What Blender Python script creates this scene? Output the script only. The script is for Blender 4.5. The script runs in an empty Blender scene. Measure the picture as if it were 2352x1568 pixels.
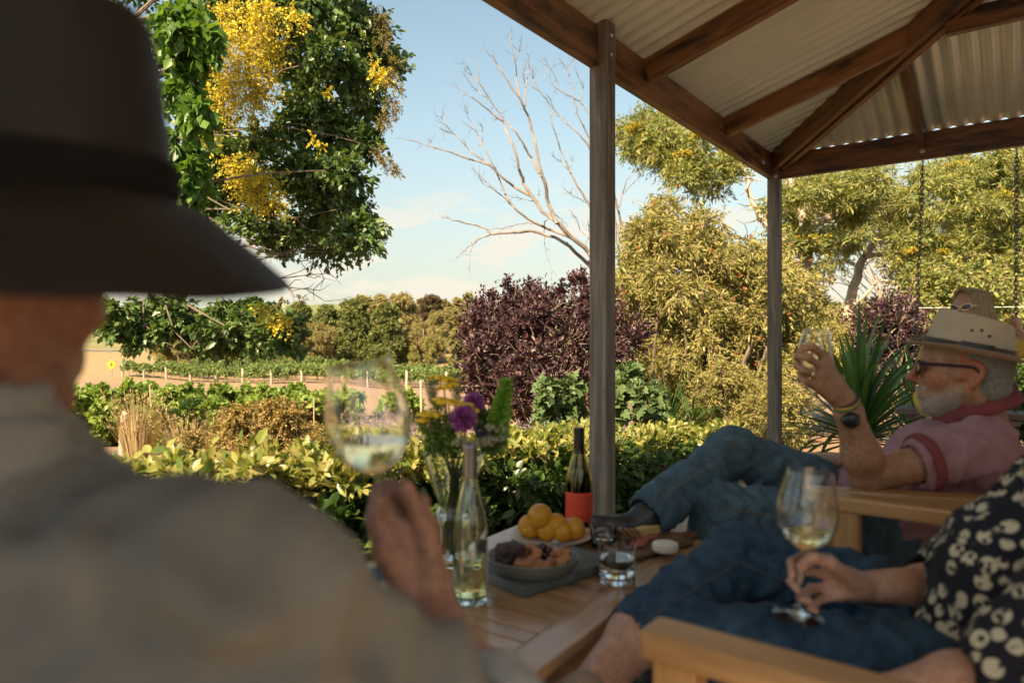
import bpy, bmesh, math, random
import numpy as np
from mathutils import Vector, Matrix, noise

# ------------------------------------------------------------------ camera, sky, sun, exposure
sc = bpy.context.scene
COL = sc.collection
CAM_H = 1.05
FPX = 1580.0
cam_d = bpy.data.cameras.new('camera')
cam = bpy.data.objects.new('camera', cam_d)
COL.objects.link(cam)
cam.location = (0, 0, CAM_H)
cam.rotation_euler = (math.radians(90), 0, 0)
cam_d.sensor_width = 36
cam_d.lens = 36 * FPX / 2352
cam_d.clip_start = 0.02
cam_d.clip_end = 4000
cam_d.dof.use_dof = True
cam_d.dof.focus_distance = 5.0
cam_d.dof.aperture_fstop = 2.5
sc.camera = cam

SUN_AZ = math.atan2(-0.50, -0.866)      # compass direction of the sun, from +Y towards +X
SUN_EL = math.radians(41)
sun_dir = Vector((math.sin(SUN_AZ) * math.cos(SUN_EL), math.cos(SUN_AZ) * math.cos(SUN_EL), math.sin(SUN_EL)))

world = bpy.data.worlds.new('World')
sc.world = world
world.use_nodes = True
wn, wl = world.node_tree.nodes, world.node_tree.links
wn.clear()
w_out = wn.new('ShaderNodeOutputWorld')
w_bg = wn.new('ShaderNodeBackground')
w_bg.inputs['Strength'].default_value = 0.09
sky = wn.new('ShaderNodeTexSky')
sky.sky_type = 'NISHITA'
sky.sun_disc = False
sky.sun_elevation = SUN_EL
sky.sun_rotation = SUN_AZ % (2 * math.pi)
sky.altitude = 200
sky.air_density = 1.0
sky.dust_density = 1.0
sky.ozone_density = 1.0
tc = wn.new('ShaderNodeTexCoord')
sep = wn.new('ShaderNodeSeparateXYZ')
wl.new(tc.outputs['Generated'], sep.inputs[0])
cmap = wn.new('ShaderNodeMapping')
cmap.inputs['Scale'].default_value = (7.0, 7.0, 24.0)
cmap.inputs['Location'].default_value = (3.35, 1.2, 0.4)
wl.new(tc.outputs['Generated'], cmap.inputs[0])
cn = wn.new('ShaderNodeTexNoise')
cn.inputs['Scale'].default_value = 1.0
cn.inputs['Detail'].default_value = 7
cn.inputs['Roughness'].default_value = 0.56
wl.new(cmap.outputs[0], cn.inputs['Vector'])
cr = wn.new('ShaderNodeMapRange')
cr.interpolation_type = 'SMOOTHSTEP'
cr.inputs['From Min'].default_value = 0.475
cr.inputs['From Max'].default_value = 0.57
wl.new(cn.outputs['Fac'], cr.inputs['Value'])
# clouds stand low over the horizon and thin out upwards
band = wn.new('ShaderNodeValToRGB')
band.color_ramp.elements[0].position = 0.0
band.color_ramp.elements[0].color = (0.75, 0.75, 0.75, 1)
band.color_ramp.elements[1].position = 0.235
band.color_ramp.elements[1].color = (0, 0, 0, 1)
e = band.color_ramp.elements.new(0.15); e.color = (0.8, 0.8, 0.8, 1)
wl.new(sep.outputs['Z'], band.inputs[0])
cm = wn.new('ShaderNodeMath'); cm.operation = 'MULTIPLY'
wl.new(cr.outputs[0], cm.inputs[0]); wl.new(band.outputs['Color'], cm.inputs[1])
cmix = wn.new('ShaderNodeMix'); cmix.data_type = 'RGBA'
wl.new(cm.outputs[0], cmix.inputs['Factor'])
wb = wn.new('ShaderNodeMix'); wb.data_type = 'RGBA'; wb.blend_type = 'MULTIPLY'     # the photograph's warm white balance
wb.inputs['Factor'].default_value = 1.0
wb.inputs['B'].default_value = (1.0, 0.985, 0.76, 1)
wl.new(sky.outputs[0], wb.inputs['A'])
# summer haze: the sky pales to cream all round the horizon
hz = wn.new('ShaderNodeValToRGB')
for k_, (p_, v_) in enumerate(((0.0, 0.90), (0.12, 0.66), (0.30, 0.24), (0.55, 0.0))):
    el_ = hz.color_ramp.elements[k_] if k_ < 2 else hz.color_ramp.elements.new(p_)
    el_.position = p_; el_.color = (v_, v_, v_, 1)
wl.new(sep.outputs['Z'], hz.inputs[0])
hmix = wn.new('ShaderNodeMix'); hmix.data_type = 'RGBA'
wl.new(hz.outputs['Color'], hmix.inputs['Factor'])
wl.new(wb.outputs['Result'], hmix.inputs['A'])
hmix.inputs['B'].default_value = (2.2, 2.02, 1.72, 1)
wl.new(hmix.outputs['Result'], cmix.inputs['A'])
cmix.inputs['B'].default_value = (3.5, 3.2, 2.7, 1)
wl.new(cmix.outputs['Result'], w_bg.inputs['Color'])
wl.new(w_bg.outputs[0], w_out.inputs['Surface'])

sun_d = bpy.data.lights.new('sun', 'SUN')
sun_d.energy = 5.0
sun_d.angle = math.radians(0.6)
sun_d.color = (1.0, 0.77, 0.50)
sun = bpy.data.objects.new('sun', sun_d)
COL.objects.link(sun)
sun.rotation_euler = sun_dir.to_track_quat('Z', 'Y').to_euler()
sun.location = (0, 0, 30)

sc.view_settings.view_transform = 'Standard'
sc.view_settings.look = 'None'
sc.view_settings.exposure = 1.66
sc.view_settings.gamma = 1.0
sc.render.engine = 'CYCLES'
sc.cycles.use_denoising = True
sc.cycles.max_bounces = 14
sc.cycles.transmission_bounces = 12
sc.cycles.transparent_max_bounces = 12
sc.cycles.caustics_reflective = False
sc.cycles.caustics_refractive = False
sc.cycles.sample_clamp_indirect = 6.0

# ------------------------------------------------------------------ helpers
RNG = np.random.default_rng(7)
random.seed(5)

def P(px, py, d):
    """a point d metres ahead, seen at this place of the 2352-wide photograph"""
    return Vector(((px - 1176) / FPX * d, d, CAM_H - (py - 784) / FPX * d))

def V3(*a):
    return np.array(a, dtype=np.float64)

def tag(o, label=None, cat=None, group=None, kind=None):
    if label: o['label'] = label
    if cat: o['category'] = cat
    if group: o['group'] = group
    if kind: o['kind'] = kind
    return o

def empty(name, loc=(0, 0, 0), label=None, cat=None, group=None, rz=0.0):
    o = bpy.data.objects.new(name, None)
    COL.objects.link(o)
    o.location = loc
    o.rotation_euler = (0, 0, rz)
    o.empty_display_size = 0.1
    return tag(o, label, cat, group)

def link(name, me, mat=None, parent=None, smooth=False, kind=None):
    if mat is not None and not me.materials:
        me.materials.append(mat)
    o = bpy.data.objects.new(name, me)
    COL.objects.link(o)
    if parent is not None:
        o.parent = parent
        # vertices of built parts are given in world space unless the parent is moved later
        o.matrix_parent_inverse = Matrix.Identity(4)
    if smooth:
        me.polygons.foreach_set('use_smooth', np.ones(len(me.polygons), dtype=bool))
        if len(me.polygons) < 30000: me.set_sharp_from_angle(angle=math.radians(38))
    if kind:
        o['kind'] = kind
    return o

def world_part(o, parent):
    """parent a mesh given in world coordinates to a moved parent"""
    o.parent = parent
    pm = Matrix.LocRotScale(parent.location, parent.rotation_euler, parent.scale)
    o.matrix_parent_inverse = pm.inverted()
    return o

def fast_mesh(name, V, F):
    """V (n,3), F (m,k) with k the same for every face"""
    V = np.ascontiguousarray(V, dtype=np.float32)
    F = np.ascontiguousarray(F, dtype=np.int32)
    me = bpy.data.meshes.new(name)
    m, k = F.shape
    me.vertices.add(len(V)); me.vertices.foreach_set('co', V.ravel())
    me.loops.add(m * k); me.loops.foreach_set('vertex_index', F.ravel())
    me.polygons.add(m)
    me.polygons.foreach_set('loop_start', np.arange(0, m * k, k, dtype=np.int32))
    me.update(calc_edges=True)
    return me

def py_mesh(name, V, F):
    me = bpy.data.meshes.new(name)
    me.from_pydata([tuple(v) for v in V], [], [tuple(f) for f in F])
    me.update()
    return me

class MB:
    """collects boxes, tubes and lathes and links them as one mesh object"""
    def __init__(s):
        s.v, s.f = [], []
    def add(s, V, F):
        o = len(s.v)
        s.v += [tuple(v) for v in V]
        s.f += [tuple(i + o for i in f) for f in F]
        return s
    def box(s, c, half, R=None, bev=0.0):
        hx, hy, hz = half
        c = np.array(c, float)
        R = np.eye(3) if R is None else np.array(R, float)   # columns are the box axes
        if bev <= 0:
            vs = np.array([[x, y, z] for x in (-hx, hx) for y in (-hy, hy) for z in (-hz, hz)])
            F = [(0, 1, 3, 2), (4, 6, 7, 5), (0, 4, 5, 1), (2, 3, 7, 6), (0, 2, 6, 4), (1, 5, 7, 3)]
            return s.add(vs @ R.T + c, F)
        bm = bmesh.new()
        bmesh.ops.create_cube(bm, size=2)
        for v in bm.verts:
            v.co = Vector((v.co.x * hx, v.co.y * hy, v.co.z * hz))
        bmesh.ops.bevel(bm, geom=bm.edges[:], offset=bev, segments=2, affect='EDGES', profile=0.6)
        bm.verts.index_update()
        vs = np.array([v.co[:] for v in bm.verts])
        F = [tuple(v.index for v in f.verts) for f in bm.faces]
        bm.free()
        return s.add(vs @ R.T + c, F)
    def tube(s, pts, radii, n=8, cap=True):
        V, F = tube_arrays(pts, radii, n)
        F = [tuple(f) for f in F]
        if cap:
            F.append(tuple(range(n))[::-1])
            F.append(tuple(range(len(V) - n, len(V))))
        return s.add(V, F)
    def lathe(s, prof, n=32, c=(0, 0, 0), closed=False, R=None):
        """prof: list of (r, z)"""
        V, F = [], []
        R = np.eye(3) if R is None else np.array(R, float)
        m = len(prof)
        for r, z in prof:
            for k in range(n):
                a = 2 * math.pi * k / n
                V.append(R @ np.array([r * math.cos(a), r * math.sin(a), z]) + np.array(c, float))
        for i in range(m - 1 if not closed else m):
            j = (i + 1) % m
            for k in range(n):
                k2 = (k + 1) % n
                F.append((i * n + k, i * n + k2, j * n + k2, j * n + k))
        return s.add(V, F)
    def build(s, name, mat=None, parent=None, smooth=False, kind=None):
        me = py_mesh(name, s.v, s.f)
        return link(name, me, mat, parent, smooth, kind)

def frame_from(x, up=(0, 0, 1)):
    """3x3 with columns: x along, y across, z up"""
    x = np.array(x, float); x /= np.linalg.norm(x)
    up = np.array(up, float)
    y = np.cross(up, x)
    if np.linalg.norm(y) < 1e-6:
        y = np.cross((1, 0, 0), x)
    y /= np.linalg.norm(y)
    z = np.cross(x, y)
    return np.stack([x, y, z], 1)

def tube_arrays(pts, radii, n=6):
    pts = np.array([tuple(p) for p in pts], float)
    m = len(pts)
    radii = np.broadcast_to(np.array(radii, float), (m,))
    tan = np.gradient(pts, axis=0)
    tan /= np.maximum(np.linalg.norm(tan, axis=1, keepdims=True), 1e-9)
    ref = np.array([0, 0, 1.0]) if abs(tan[:, 2]).mean() < 0.8 else np.array([1.0, 0, 0])
    y = np.cross(ref, tan); y /= np.maximum(np.linalg.norm(y, axis=1, keepdims=True), 1e-9)
    z = np.cross(tan, y)
    a = np.arange(n) * 2 * math.pi / n
    V = pts[:, None, :] + radii[:, None, None] * (np.cos(a)[None, :, None] * y[:, None, :] + np.sin(a)[None, :, None] * z[:, None, :])
    i, k = np.meshgrid(np.arange(m - 1), np.arange(n), indexing='ij')
    k2 = (k + 1) % n
    F = np.stack([i * n + k, i * n + k2, (i + 1) * n + k2, (i + 1) * n + k], -1).reshape(-1, 4)
    return V.reshape(-1, 3), F

class Tubes:
    """many quad tubes in one fast mesh"""
    def __init__(s): s.V, s.F, s.n = [], [], 0
    def add(s, pts, radii, n=5):
        V, F = tube_arrays(pts, radii, n)
        s.V.append(V); s.F.append(F + s.n); s.n += len(V)
    def build(s, name, mat, parent=None, kind=None):
        return link(name, fast_mesh(name, np.concatenate(s.V), np.concatenate(s.F)), mat, parent, True, kind)

# ------------------------------------------------------------------ materials
def new_mat(name):
    m = bpy.data.materials.new(name)
    m.use_nodes = True
    nt = m.node_tree
    nt.nodes.clear()
    out = nt.nodes.new('ShaderNodeOutputMaterial')
    return m, nt, out

def N(nt, t, **kw):
    n = nt.nodes.new('ShaderNode' + t)
    for k, v in kw.items():
        if k in n.inputs: n.inputs[k].default_value = v
        else: setattr(n, k, v)
    return n

def c4(c): return (c[0], c[1], c[2], 1)

def ramp(nt, fac, stops):
    r = nt.nodes.new('ShaderNodeValToRGB')
    cr_ = r.color_ramp
    while len(cr_.elements) < len(stops): cr_.elements.new(0.5)
    for el, (p, c) in zip(cr_.elements, stops):
        el.position = p; el.color = c4(c)
    nt.links.new(fac, r.inputs[0])
    return r.outputs['Color']

def mix(nt, fac, a, b, typ='MIX'):
    m = nt.nodes.new('ShaderNodeMix'); m.data_type = 'RGBA'; m.blend_type = typ
    for key, val in (('Factor', fac), ('A', a), ('B', b)):
        if isinstance(val, (int, float)): m.inputs[key].default_value = val
        elif isinstance(val, tuple): m.inputs[key].default_value = c4(val)
        else: nt.links.new(val, m.inputs[key])
    return m.outputs['Result']

def coords(nt, kind='Object', scale=(1, 1, 1), rand=False):
    t = nt.nodes.new('ShaderNodeTexCoord')
    mp = nt.nodes.new('ShaderNodeMapping')
    mp.inputs['Scale'].default_value = scale
    nt.links.new(t.outputs[kind], mp.inputs[0])
    if rand:
        oi = nt.nodes.new('ShaderNodeObjectInfo')
        mu = nt.nodes.new('ShaderNodeVectorMath'); mu.operation = 'MULTIPLY'
        cb = nt.nodes.new('ShaderNodeCombineXYZ')
        for i in range(3): nt.links.new(oi.outputs['Random'], cb.inputs[i])
        mu.inputs[1].default_value = (37.0, 17.0, 23.0)
        nt.links.new(cb.outputs[0], mu.inputs[0])
        nt.links.new(mu.outputs[0], mp.inputs['Location'])
    return mp.outputs[0]

def noise_fac(nt, vec, scale, detail=5, rough=0.55, dist=0.0):
    n = N(nt, 'TexNoise', Scale=scale, Detail=detail, Roughness=rough, Distortion=dist)
    nt.links.new(vec, n.inputs['Vector'])
    return n.outputs['Fac']

def bump(nt, fac, strength, dist=0.01, prev=None):
    b = N(nt, 'Bump', Strength=strength, Distance=dist)
    nt.links.new(fac, b.inputs['Height'])
    if prev is not None: nt.links.new(prev, b.inputs['Normal'])
    return b.outputs['Normal']

def principled(nt, out, color, rough=0.6, metallic=0.0, normal=None, **kw):
    p = nt.nodes.new('ShaderNodeBsdfPrincipled')
    if isinstance(color, tuple): p.inputs['Base Color'].default_value = c4(color)
    else: nt.links.new(color, p.inputs['Base Color'])
    if isinstance(rough, (int, float)): p.inputs['Roughness'].default_value = rough
    else: nt.links.new(rough, p.inputs['Roughness'])
    p.inputs['Metallic'].default_value = metallic
    for k, v in kw.items(): p.inputs[k.replace('_', ' ')].default_value = v
    if normal is not None: nt.links.new(normal, p.inputs['Normal'])
    if out is not None: nt.links.new(p.outputs[0], out.inputs['Surface'])
    return p

def pmat(name, c1, c2, scale=8, rough=0.6, bmp=0.2, bscale=None, metallic=0.0, stretch=(1, 1, 1), dist=0.01, kind='Object', rand=False, **kw):
    m, nt, out = new_mat(name)
    v = coords(nt, kind, stretch, rand)
    f = noise_fac(nt, v, scale, 6, 0.6)
    col = ramp(nt, f, [(0.3, c1), (0.7, c2)])
    nrm = None
    if bmp > 0:
        g = noise_fac(nt, v, bscale or scale * 4, 5, 0.6)
        nrm = bump(nt, g, bmp, dist)
    principled(nt, out, col, rough, metallic, nrm, **kw)
    return m

def wood_mat(name, dark, mid, light, rough=0.55, grain=1.0, bmp=0.25, wear=None, wear_amt=0.5):
    """boards run along their local x axis"""
    m, nt, out = new_mat(name)
    v = coords(nt, 'Object', (1.6 * grain, 26 * grain, 26 * grain), True)
    f = noise_fac(nt, v, 1.0, 7, 0.62, 0.6)
    col = ramp(nt, f, [(0.25, dark), (0.5, mid), (0.75, light)])
    v2 = coords(nt, 'Object', (1, 1, 1), True)
    big = noise_fac(nt, v2, 3.0, 4, 0.6)
    col = mix(nt, big, col, mix(nt, 0.5, col, dark), 'MIX')
    oi = N(nt, 'ObjectInfo')
    hsv = N(nt, 'HueSaturation')
    mr = N(nt, 'MapRange'); mr.inputs['To Min'].default_value = 0.78; mr.inputs['To Max'].default_value = 1.18
    nt.links.new(oi.outputs['Random'], mr.inputs['Value'])
    nt.links.new(mr.outputs[0], hsv.inputs['Value'])
    nt.links.new(col, hsv.inputs['Color'])
    col = hsv.outputs['Color']
    if wear is not None:
        v3 = coords(nt, 'Object', (1.0, 6, 6), True)
        wf = noise_fac(nt, v3, 2.2, 6, 0.65)
        r = N(nt, 'MapRange'); r.inputs['From Min'].default_value = 0.62 - 0.25 * wear_amt; r.inputs['From Max'].default_value = 0.78 - 0.25 * wear_amt
        nt.links.new(wf, r.inputs['Value'])
        col = mix(nt, r.outputs[0], col, wear)
    fine = noise_fac(nt, coords(nt, 'Object', (6 * grain, 140 * grain, 140 * grain), True), 1.0, 4, 0.6)
    nrm = bump(nt, f, bmp, 0.004, bump(nt, fine, bmp * 0.8, 0.002))
    principled(nt, out, col, rough, 0.0, nrm)
    return m

def leaf_mat(name, cols, trans=0.35, rough=0.45, var=0.5, tcol=None, gloss=0.35):
    """per-leaf colour from the island random value, light passes through the blade"""
    m, nt, out = new_mat(name)
    g = N(nt, 'NewGeometry')
    oi = N(nt, 'ObjectInfo')
    ad = N(nt, 'Math', operation='ADD'); nt.links.new(g.outputs['Random Per Island'], ad.inputs[0]); nt.links.new(oi.outputs['Random'], ad.inputs[1])
    fr = N(nt, 'Math', operation='FRACT'); nt.links.new(ad.outputs[0], fr.inputs[0])
    k = len(cols)
    col = ramp(nt, fr.outputs[0], [(i / (k - 1), c) for i, c in enumerate(cols)])
    t = nt.nodes.new('ShaderNodeTexCoord')
    big = noise_fac(nt, t.outputs['Object'], 1.3, 3)
    col = mix(nt, big, mix(nt, 0.35, col, (0, 0, 0)), col)
    p = principled(nt, None, col, rough)
    p.inputs['Specular IOR Level'].default_value = gloss
    tr = N(nt, 'BsdfTranslucent')
    tm = mix(nt, 0.75, col, mix(nt, 1.0, col, tcol or (1.5, 1.45, 0.35), 'MULTIPLY'))
    nt.links.new(tm, tr.inputs['Color'])
    ms = N(nt, 'MixShader'); ms.inputs[0].default_value = trans
    nt.links.new(p.outputs[0], ms.inputs[1]); nt.links.new(tr.outputs[0], ms.inputs[2])
    nt.links.new(ms.outputs[0], out.inputs['Surface'])
    return m

def glass_mat(name, color=(1, 1, 1), ior=1.48, rough=0.0):
    m, nt, out = new_mat(name)
    principled(nt, out, color, rough, Transmission_Weight=1.0, IOR=ior)
    return m

def cloth_mat(name, c1, c2, weave=900, rough=0.9, scale=14, bmp=0.25, sheen=0.04):
    m, nt, out = new_mat(name)
    t = nt.nodes.new('ShaderNodeTexCoord')
    f = noise_fac(nt, t.outputs['Object'], scale, 6, 0.65)
    col = ramp(nt, f, [(0.3, c1), (0.7, c2)])
    fine = noise_fac(nt, t.outputs['Object'], weave, 2, 0.5)
    col = mix(nt, 0.3, col, mix(nt, fine, mix(nt, 0.5, col, (0, 0, 0)), mix(nt, 0.25, col, (1, 1, 1))))
    mid = noise_fac(nt, t.outputs['Object'], 45, 5, 0.6)
    nrm = bump(nt, fine, bmp, 0.0012, bump(nt, mid, bmp * 1.3, 0.006))
    p = principled(nt, out, col, rough, 0.0, nrm)
    p.inputs['Sheen Weight'].default_value = sheen
    p.inputs['Sheen Roughness'].default_value = 0.6
    p.inputs['Specular IOR Level'].default_value = 0.2
    return m

def skin_mat(name, c1, c2, c3, rough=0.5):
    m, nt, out = new_mat(name)
    t = nt.nodes.new('ShaderNodeTexCoord')
    f = noise_fac(nt, t.outputs['Object'], 16, 6, 0.65)
    col = ramp(nt, f, [(0.28, c1), (0.5, c2), (0.72, c3)])
    spots = noise_fac(nt, t.outputs['Object'], 110, 4, 0.6)
    col = mix(nt, 0.28, col, ramp(nt, spots, [(0.35, tuple(x * 0.55 for x in c1)), (0.65, c3)]))
    fine = noise_fac(nt, t.outputs['Object'], 420, 4, 0.6)
    wr = noise_fac(nt, coords(nt, 'Object', (1, 1, 2.2)), 60, 5, 0.6)
    nrm = bump(nt, fine, 0.3, 0.0008, bump(nt, wr, 0.35, 0.003))
    p = principled(nt, out, col, rough, 0.0, nrm)
    p.inputs['Subsurface Weight'].default_value = 0.12
    p.inputs['Subsurface Radius'].default_value = (0.012, 0.005, 0.003)
    p.inputs['Subsurface Scale'].default_value = 1.0
    return m

# ------------------------------------------------------------------ smooth solid modelling for bodies and clothes
class Solid:
    """union of rounded shapes with soft joins, meshed by surface nets"""
    def __init__(s, res=0.005):
        s.res = res; s.prims = []
    def cone(s, a, b, ra, rb=None, k=0.012, op=1, flat=None):
        a = np.array(tuple(a), float); b = np.array(tuple(b), float)
        rb = ra if rb is None else rb
        r = max(ra, rb) * (max(1.0, flat[1]) if flat else 1.0)
        s.prims.append(('c', op, k, np.minimum(a, b) - r, np.maximum(a, b) + r, (a, b, ra, rb, flat)))
        return s
    def chain(s, pts, radii, k=0.012, op=1, flat=None):
        for i in range(len(pts) - 1):
            s.cone(pts[i], pts[i + 1], radii[i], radii[i + 1], k, op, flat)
        return s
    def ell(s, c, r, R=None, k=0.012, op=1):
        c = np.array(tuple(c), float); r = np.array(r, float)
        R = np.eye(3) if R is None else np.array(R, float)
        ext = np.sqrt(((R * r[None, :]) ** 2).sum(1))
        s.prims.append(('e', op, k, c - ext, c + ext, (c, r, R)))
        return s
    def box(s, c, h, R=None, rnd=0.01, k=0.01, op=1):
        c = np.array(tuple(c), float); h = np.array(h, float)
        R = np.eye(3) if R is None else np.array(R, float)
        ext = (np.abs(R) * h[None, :]).sum(1) + rnd
        s.prims.append(('b', op, k, c - ext, c + ext, (c, h, R, rnd)))
        return s
    def mesh(s, name, wrinkle=None):
        res = s.res
        lo = np.min([p[3] for p in s.prims if p[1] > 0], 0) - 3 * res
        hi = np.max([p[4] for p in s.prims if p[1] > 0], 0) + 3 * res
        n = np.ceil((hi - lo) / res).astype(int) + 1
        D = np.full(n, 0.5, np.float32)
        ax = [(lo[i] + res * np.arange(n[i])).astype(np.float32) for i in range(3)]
        for typ, op, k, bl, bh, q in s.prims:
            pad = k + 2.5 * res
            i0 = np.clip(np.floor((bl - pad - lo) / res).astype(int), 0, n - 1)
            i1 = np.clip(np.ceil((bh + pad - lo) / res).astype(int) + 1, 1, n)
            if np.any(i1 <= i0): continue
            sl = tuple(slice(i0[j], i1[j]) for j in range(3))
            X = ax[0][sl[0]][:, None, None]; Y = ax[1][sl[1]][None, :, None]; Z = ax[2][sl[2]][None, None, :]
            if typ == 'c':
                a, b, ra, rb, flat = q
                ab = (b - a); L2 = max(float(ab @ ab), 1e-12)
                t = ((X - a[0]) * ab[0] + (Y - a[1]) * ab[1] + (Z - a[2]) * ab[2]) / L2
                t = np.clip(t, 0, 1).astype(np.float32)
                dx = X - a[0] - t * ab[0]; dy = Y - a[1] - t * ab[1]; dz = Z - a[2] - t * ab[2]
                if flat is not None:
                    u, ratio = flat
                    u = np.array(tuple(u), float); u = u / np.linalg.norm(u)
                    w = (dx * u[0] + dy * u[1] + dz * u[2]) * (1.0 / ratio - 1.0)
                    dx = dx + w * u[0]; dy = dy + w * u[1]; dz = dz + w * u[2]
                    d = (np.sqrt(dx * dx + dy * dy + dz * dz) - (ra + (rb - ra) * t)) * min(1.0, ratio)
                else:
                    d = np.sqrt(dx * dx + dy * dy + dz * dz) - (ra + (rb - ra) * t)
            elif typ == 'e':
                c, r, R = q
                dx = X - c[0]; dy = Y - c[1]; dz = Z - c[2]
                k0 = 0; k1 = 0
                for j in range(3):
                    l = dx * R[0, j] + dy * R[1, j] + dz * R[2, j]
                    k0 = k0 + (l / r[j]) ** 2; k1 = k1 + (l / r[j] ** 2) ** 2
                k0 = np.sqrt(k0); k1 = np.sqrt(k1)
                d = k0 * (k0 - 1.0) / np.maximum(k1, 1e-6)
            else:
                c, h, R, rnd = q
                dx = X - c[0]; dy = Y - c[1]; dz = Z - c[2]
                out = 0; ins = None
                for j in range(3):
                    l = np.abs(dx * R[0, j] + dy * R[1, j] + dz * R[2, j]) - h[j]
                    out = out + np.maximum(l, 0) ** 2
                    ins = l if ins is None else np.maximum(ins, l)
                d = np.sqrt(out) + np.minimum(ins, 0) - rnd
            d = d.astype(np.float32)
            A = D[sl]
            if op > 0:
                h_ = np.maximum(k - np.abs(A - d), 0) / k
                D[sl] = np.minimum(A, d) - h_ * h_ * k * 0.25
            else:
                h_ = np.maximum(k - np.abs(A + d), 0) / k
                D[sl] = np.maximum(A, -d) + h_ * h_ * k * 0.25
        V, F = nets(D, lo, res)
        if wrinkle is not None:
            V = wrinkle(V, normals(V, F))
        me = fast_mesh(name, V, F)
        me.polygons.foreach_set('use_smooth', np.ones(len(me.polygons), dtype=bool))
        return me

def nets(D, lo, res):
    ins = D < 0
    nx, ny, nz = D.shape
    cnt = np.zeros((nx - 1, ny - 1, nz - 1), np.int8)
    offs = [(i, j, k) for i in (0, 1) for j in (0, 1) for k in (0, 1)]
    for i, j, k in offs:
        cnt += ins[i:nx - 1 + i, j:ny - 1 + j, k:nz - 1 + k]
    act = (cnt > 0) & (cnt < 8)
    ci = np.argwhere(act)
    idx = np.full(act.shape, -1, np.int32)
    idx[act] = np.arange(len(ci))
    vals = np.stack([D[ci[:, 0] + i, ci[:, 1] + j, ci[:, 2] + k] for i, j, k in offs], 1)
    pos = np.zeros((len(ci), 3)); num = np.zeros(len(ci))
    for a in range(8):
        for b in range(a + 1, 8):
            oa, ob = np.array(offs[a]), np.array(offs[b])
            if abs(oa - ob).sum() != 1: continue
            va, vb = vals[:, a], vals[:, b]
            m = (va < 0) != (vb < 0)
            t = np.where(m, va / np.where(m, va - vb, 1), 0)
            pos += np.where(m[:, None], oa + t[:, None] * (ob - oa), 0); num += m
    V = lo + res * (ci + pos / num[:, None])
    faces = []
    for axis in range(3):
        s0 = [slice(None)] * 3; s1 = [slice(None)] * 3
        s0[axis] = slice(0, -1); s1[axis] = slice(1, None)
        a, b = ins[tuple(s0)], ins[tuple(s1)]
        e = np.argwhere(a != b)
        u, v = [(1, 2), (2, 0), (0, 1)][axis]
        ok = (e[:, u] > 0) & (e[:, v] > 0) & (e[:, u] < D.shape[u] - 1) & (e[:, v] < D.shape[v] - 1)
        e = e[ok]
        fl = a[e[:, 0], e[:, 1], e[:, 2]]
        def at(du, dv):
            c = e.copy(); c[:, u] += du; c[:, v] += dv
            return idx[c[:, 0], c[:, 1], c[:, 2]]
        q = np.stack([at(-1, -1), at(0, -1), at(0, 0), at(-1, 0)], 1)
        q[~fl] = q[~fl][:, ::-1]
        faces.append(q)
    F = np.concatenate(faces)
    F = F[(F >= 0).all(1)]
    # one light relaxation takes the grid steps out
    for _ in range(2):
        acc = np.zeros_like(V); w = np.zeros(len(V))
        for a in range(4):
            b = (a + 1) % 4
            np.add.at(acc, F[:, a], V[F[:, b]]); np.add.at(w, F[:, a], 1)
            np.add.at(acc, F[:, b], V[F[:, a]]); np.add.at(w, F[:, b], 1)
        V = 0.5 * V + 0.5 * acc / np.maximum(w, 1)[:, None]
    return V, F

def normals(V, F):
    n = np.cross(V[F[:, 2]] - V[F[:, 0]], V[F[:, 3]] - V[F[:, 1]])
    N_ = np.zeros_like(V)
    for a in range(4): np.add.at(N_, F[:, a], n)
    return N_ / np.maximum(np.linalg.norm(N_, axis=1, keepdims=True), 1e-12)

def folds(amp, freq, axis=None, squash=4.0, seed=0.0, fine=0.35):
    """cloth creases: ridged noise, stretched across `axis`"""
    def f(V, Nn):
        Q = V.copy()
        if axis is not None:
            u = np.array(tuple(axis), float); u /= np.linalg.norm(u)
            along = Q @ u
            Q = Q + np.outer(along * (squash - 1), u)
        Q = Q * freq + seed
        out = np.empty(len(V))
        for i, q in enumerate(Q):
            v = Vector(q)
            w = noise.noise(v * 0.4)
            out[i] = (0.27 - abs(noise.noise(v + Vector((w, w, w)) * 1.2))) * 1.9 + fine * noise.noise(v * 2.7)
        return V + Nn * (out * amp)[:, None]
    return f

def ripples(specs):
    """creases in bundles: (centre, direction across the creases, wavelength, height, reach)"""
    def f(V, Nn):
        out = np.zeros(len(V))
        for c, d, lam, amp, rad in specs:
            c = np.array(tuple(c), float); d = np.array(tuple(d), float); d /= np.linalg.norm(d)
            q = V - c; r2 = (q ** 2).sum(1)
            ref = np.array([.31, .47, .83]); e1 = np.cross(d, ref); e1 /= np.linalg.norm(e1)
            s = q @ d + .30 * lam * np.sin((q @ e1) * 2.1 / lam) + .2 * lam * np.sin((q @ ref) * 3.7 / lam + 1)
            w = np.sin(2 * math.pi * s / lam); w = np.sign(w) * np.abs(w) ** .8
            out += amp * w * np.exp(-r2 / rad ** 2)
        return V + Nn * out[:, None]
    return f
def both(*fs):
    def f(V, Nn):
        for g in fs: V = g(V, Nn)
        return V
    return f

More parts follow.
